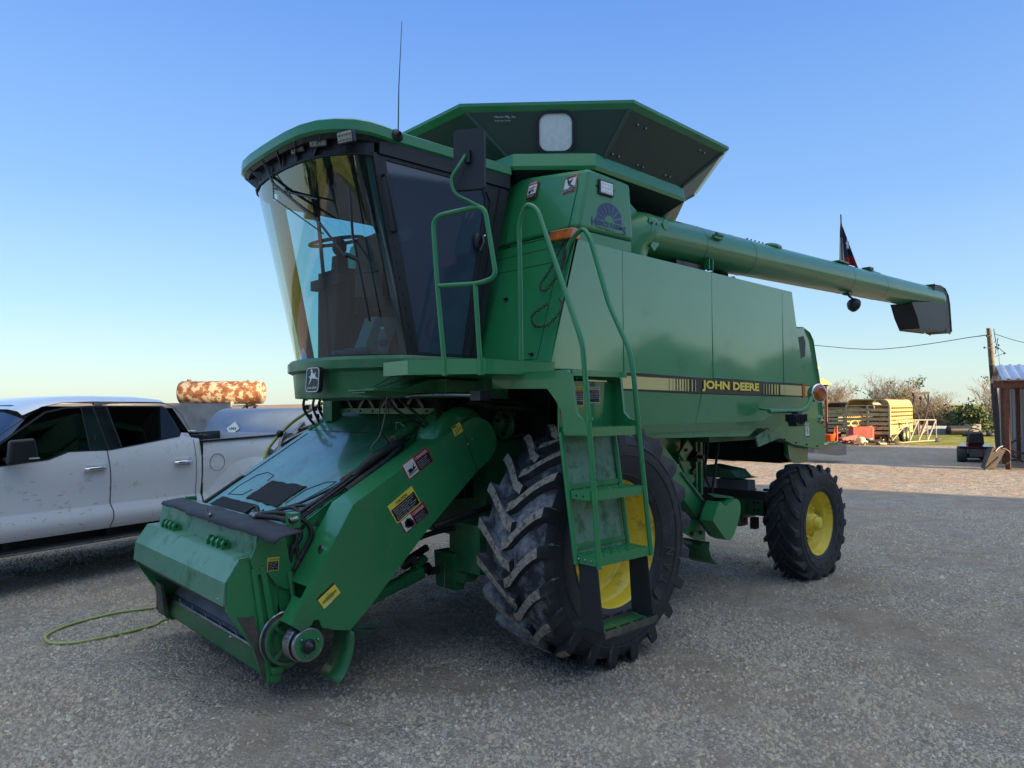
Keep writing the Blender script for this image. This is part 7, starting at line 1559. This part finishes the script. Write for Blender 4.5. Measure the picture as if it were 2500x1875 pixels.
# implement trailer seen beyond the machine
it=empty('header_trailer',SC(1862,1128),0,'low grey implement trailer with two small wheels beyond the combine','trailer')
DI=23.0; mb=MB().mat(blkm); zt_=.55; mb.bar(V(4.0,DI+.4,.62),V(10.2,DI+.6,.62),.35,.30); mb.bar(V(4.0,DI+1.4,.5),V(10.2,DI+1.6,.5),.2,.2); obj('frame',mb,None,it)
mb=MB().mat(M('dusty_tyre',(.16,.14,.12),.9,var=.3,vs=12))
for x in (1798,1927): c=V((x-1250)/1750*DI,DI+.3,.26); mb.lathe([(0,-.13),(.2,-.13),(.26,-.10),(.26,.1),(.2,.13),(0,.13)],c,F0*.85+R0*.5,20)
obj('wheels',mb,None,it)
mb=MB().mat(galv); P=[V((x-1250)/1750*22.6,22.6,z) for x,z in ((1984,.30),(1984,.52),(1990,.60),(2060,.58),(2063,.50),(2063,.24),(2040,.22))]; mb.prism(P,F0*.5); mb.mat(green).bar(V(9.2,22.5,.60),V(10.1,22.5,.60),.5,.06); obj('trough_end',mb,None,it,bevel=.02)
# lawn mower
lm=empty('lawn_mower',V(14.6,23.0),0,'dark red riding lawn mower with black seat parked by the pole','lawn mower')
fM=(R0*.93+F0*.36).normalized(); sM=Vector((-fM.y,fM.x,0)); sM=sM if sM.dot(F0)>0 else -sM; O=V(16.55,23.6)
Q=lambda a,b,c: O+fM*a+sM*b+Vector((0,0,c))
fM2=(F0*.86+R0*.50).normalized(); sM2=Vector((-fM2.y,fM2.x,0)); 
if sM2.dot(R0)<0: sM2=-sM2
O=V(14.15,22.55)
Q=lambda a,b,c: O+fM2*a+sM2*b+Vector((0,0,c))
mred=M('mower_red',(.12,.008,.018),.35,coat=.6); mb=MB().mat(mred)
mb.hexa([Q(-.1,-.10,.42),Q(1.0,-.10,.42),Q(1.0,.78,.42),Q(-.1,.78,.42)],[Q(-.18,-.14,.50),Q(.95,-.05,.54),Q(.95,.73,.54),Q(-.18,.82,.50)])
mb.hexa([Q(.95,.1,.38),Q(1.65,.12,.36),Q(1.65,.56,.36),Q(.95,.58,.38)],[Q(.95,.13,.78),Q(1.6,.16,.66),Q(1.6,.52,.66),Q(.95,.55,.78)])
obj('body',mb,None,lm,bevel=.03)
mb=MB().mat(blkm); mb.hexa([Q(-.05,.16,.16),Q(1.5,.16,.16),Q(1.5,.52,.16),Q(-.05,.52,.16)],[Q(-.05,.14,.42),Q(1.5,.14,.42),Q(1.5,.54,.42),Q(-.05,.54,.42)]); mb.hexa([Q(.4,-.15,.10),Q(1.05,-.15,.10),Q(1.05,.85,.10),Q(.4,.85,.10)],[Q(.4,-.12,.24),Q(1.05,-.12,.24),Q(1.05,.82,.24),Q(.4,.82,.24)]); obj('chassis',mb,None,lm,bevel=.02)
mb=MB().mat(blk); mb.hexa([Q(.0,.12,.54),Q(.45,.12,.54),Q(.45,.56,.54),Q(.0,.56,.54)],[Q(.0,.14,.64),Q(.45,.14,.62),Q(.45,.54,.62),Q(.0,.54,.64)]); mb.hexa([Q(-.08,.12,.58),Q(.04,.12,.58),Q(.04,.56,.58),Q(-.08,.56,.58)],[Q(-.16,.16,.92),Q(-.04,.16,.94),Q(-.04,.52,.94),Q(-.16,.52,.92)]); obj('seat',mb,None,lm,bevel=.06,seg=4)
mb=MB().mat(blkm); mb.tube([Q(1.0,.34,.72),Q(.82,.34,.90)],.02,6); cS=Q(.80,.34,.92); mb.tube([cS+sM2*.17*math.cos(R(a))+(fM2*.55+Vector((0,0,.55)))*.2*math.sin(R(a)) for a in range(0,360,24)],.016,6,closed=True); obj('steering_wheel',mb,None,lm)
for a,b,r_,wd in ((.05,-.06,.25,.26),(.05,.62,.25,.26),(1.45,.0,.18,.16),(1.45,.60,.18,.16)):
    mb=MB().mat(rubber).lathe([(.0,0),(r_*.5,0),(r_*.55,-.01),(r_*.9,-.01),(r_,.03),(r_,wd-.03),(r_*.9,wd),(0,wd)],Q(a,b-.10,r_),sM2,20); obj('wheel',mb,None,lm)
mb=MB().mat(M('mower_plate',(.10,.095,.09),.6,metal=.3)); mb.hexa([Q(-.1,.16,.18),Q(-.06,.16,.18),Q(-.06,.52,.18),Q(-.1,.52,.18)],[Q(-.12,.16,.42),Q(-.06,.16,.42),Q(-.06,.52,.42),Q(-.12,.52,.42)]); obj('rear_plate',mb,None,lm)
# dark scoop leaning on the post
c=V(13.25,19.75); mb=MB().mat(M('scoop_brown',(.035,.025,.024),.7,var=.4,vs=6)); mb.hexa([c+R0*-.30+Vector((0,0,.02)),c+R0*.02+Vector((0,0,.05)),c+R0*.10+F0*.3+Vector((0,0,.08)),c+R0*-.2+F0*.3+Vector((0,0,.05))],[c+R0*-.05+Vector((0,0,.62)),c+R0*.35+Vector((0,0,.60)),c+R0*.38+F0*.3+Vector((0,0,.55)),c+R0*0+F0*.3+Vector((0,0,.58))])
mb.mat(blkm).tube(spline([c+R0*.2+Vector((0,0,.6)),c+R0*.4+Vector((0,0,.5)),c+R0*.42+Vector((0,0,.25)),c+R0*.3+Vector((0,0,.15))],5),.02,6); mb.tube([c+R0*-.3,c+R0*.1+Vector((0,0,.35))],.025,6); mb.mat(silver).tube(spline([c+R0*.02+F0*-.02+Vector((0,0,.52)),c+R0*.12+F0*-.02+Vector((0,0,.62)),c+R0*.22+F0*-.02+Vector((0,0,.66))],4),.015,5); sobj('scrap_implement',mb,'dark rusty implement with a hose leaning on the front post of the metal shed','implement',.01)
mb=MB()
for i in range(26):
    c=SP(random.uniform(.6,3.6),random.uniform(-1.2,-.1),random.uniform(.05,.7)); mb.mat(random.choice((blkm,rust,junkm))); d=Vector((random.uniform(-.2,.2),random.uniform(-.2,.2),random.uniform(-.15,.15))); mb.bar(c-d,c+d,.05)
sobj('shed_clutter',mb,'dark clutter of tools inside the metal shed','clutter'); bpy.data.objects['shed_clutter']['kind']='stuff'
mb=MB().mat(M('weed_green',(.07,.11,.03),.9,var=.4,vs=8))
for i in range(700):
    D=random.uniform(20.0,20.7); r=13.9+random.uniform(0,2.2); p=V(r,D,0); h=random.uniform(.02,.07); mb.poly([p,p+Vector((.012,0,0)),p+Vector((random.uniform(-.03,.03),random.uniform(-.03,.03),h))])
sobj('weeds',mb,'low green weeds at the foot of the shed','weeds'); bpy.data.objects['weeds']['kind']='stuff'
# roof ornament on something beyond the truck
rc=V(-14.7,21.0,1.98)
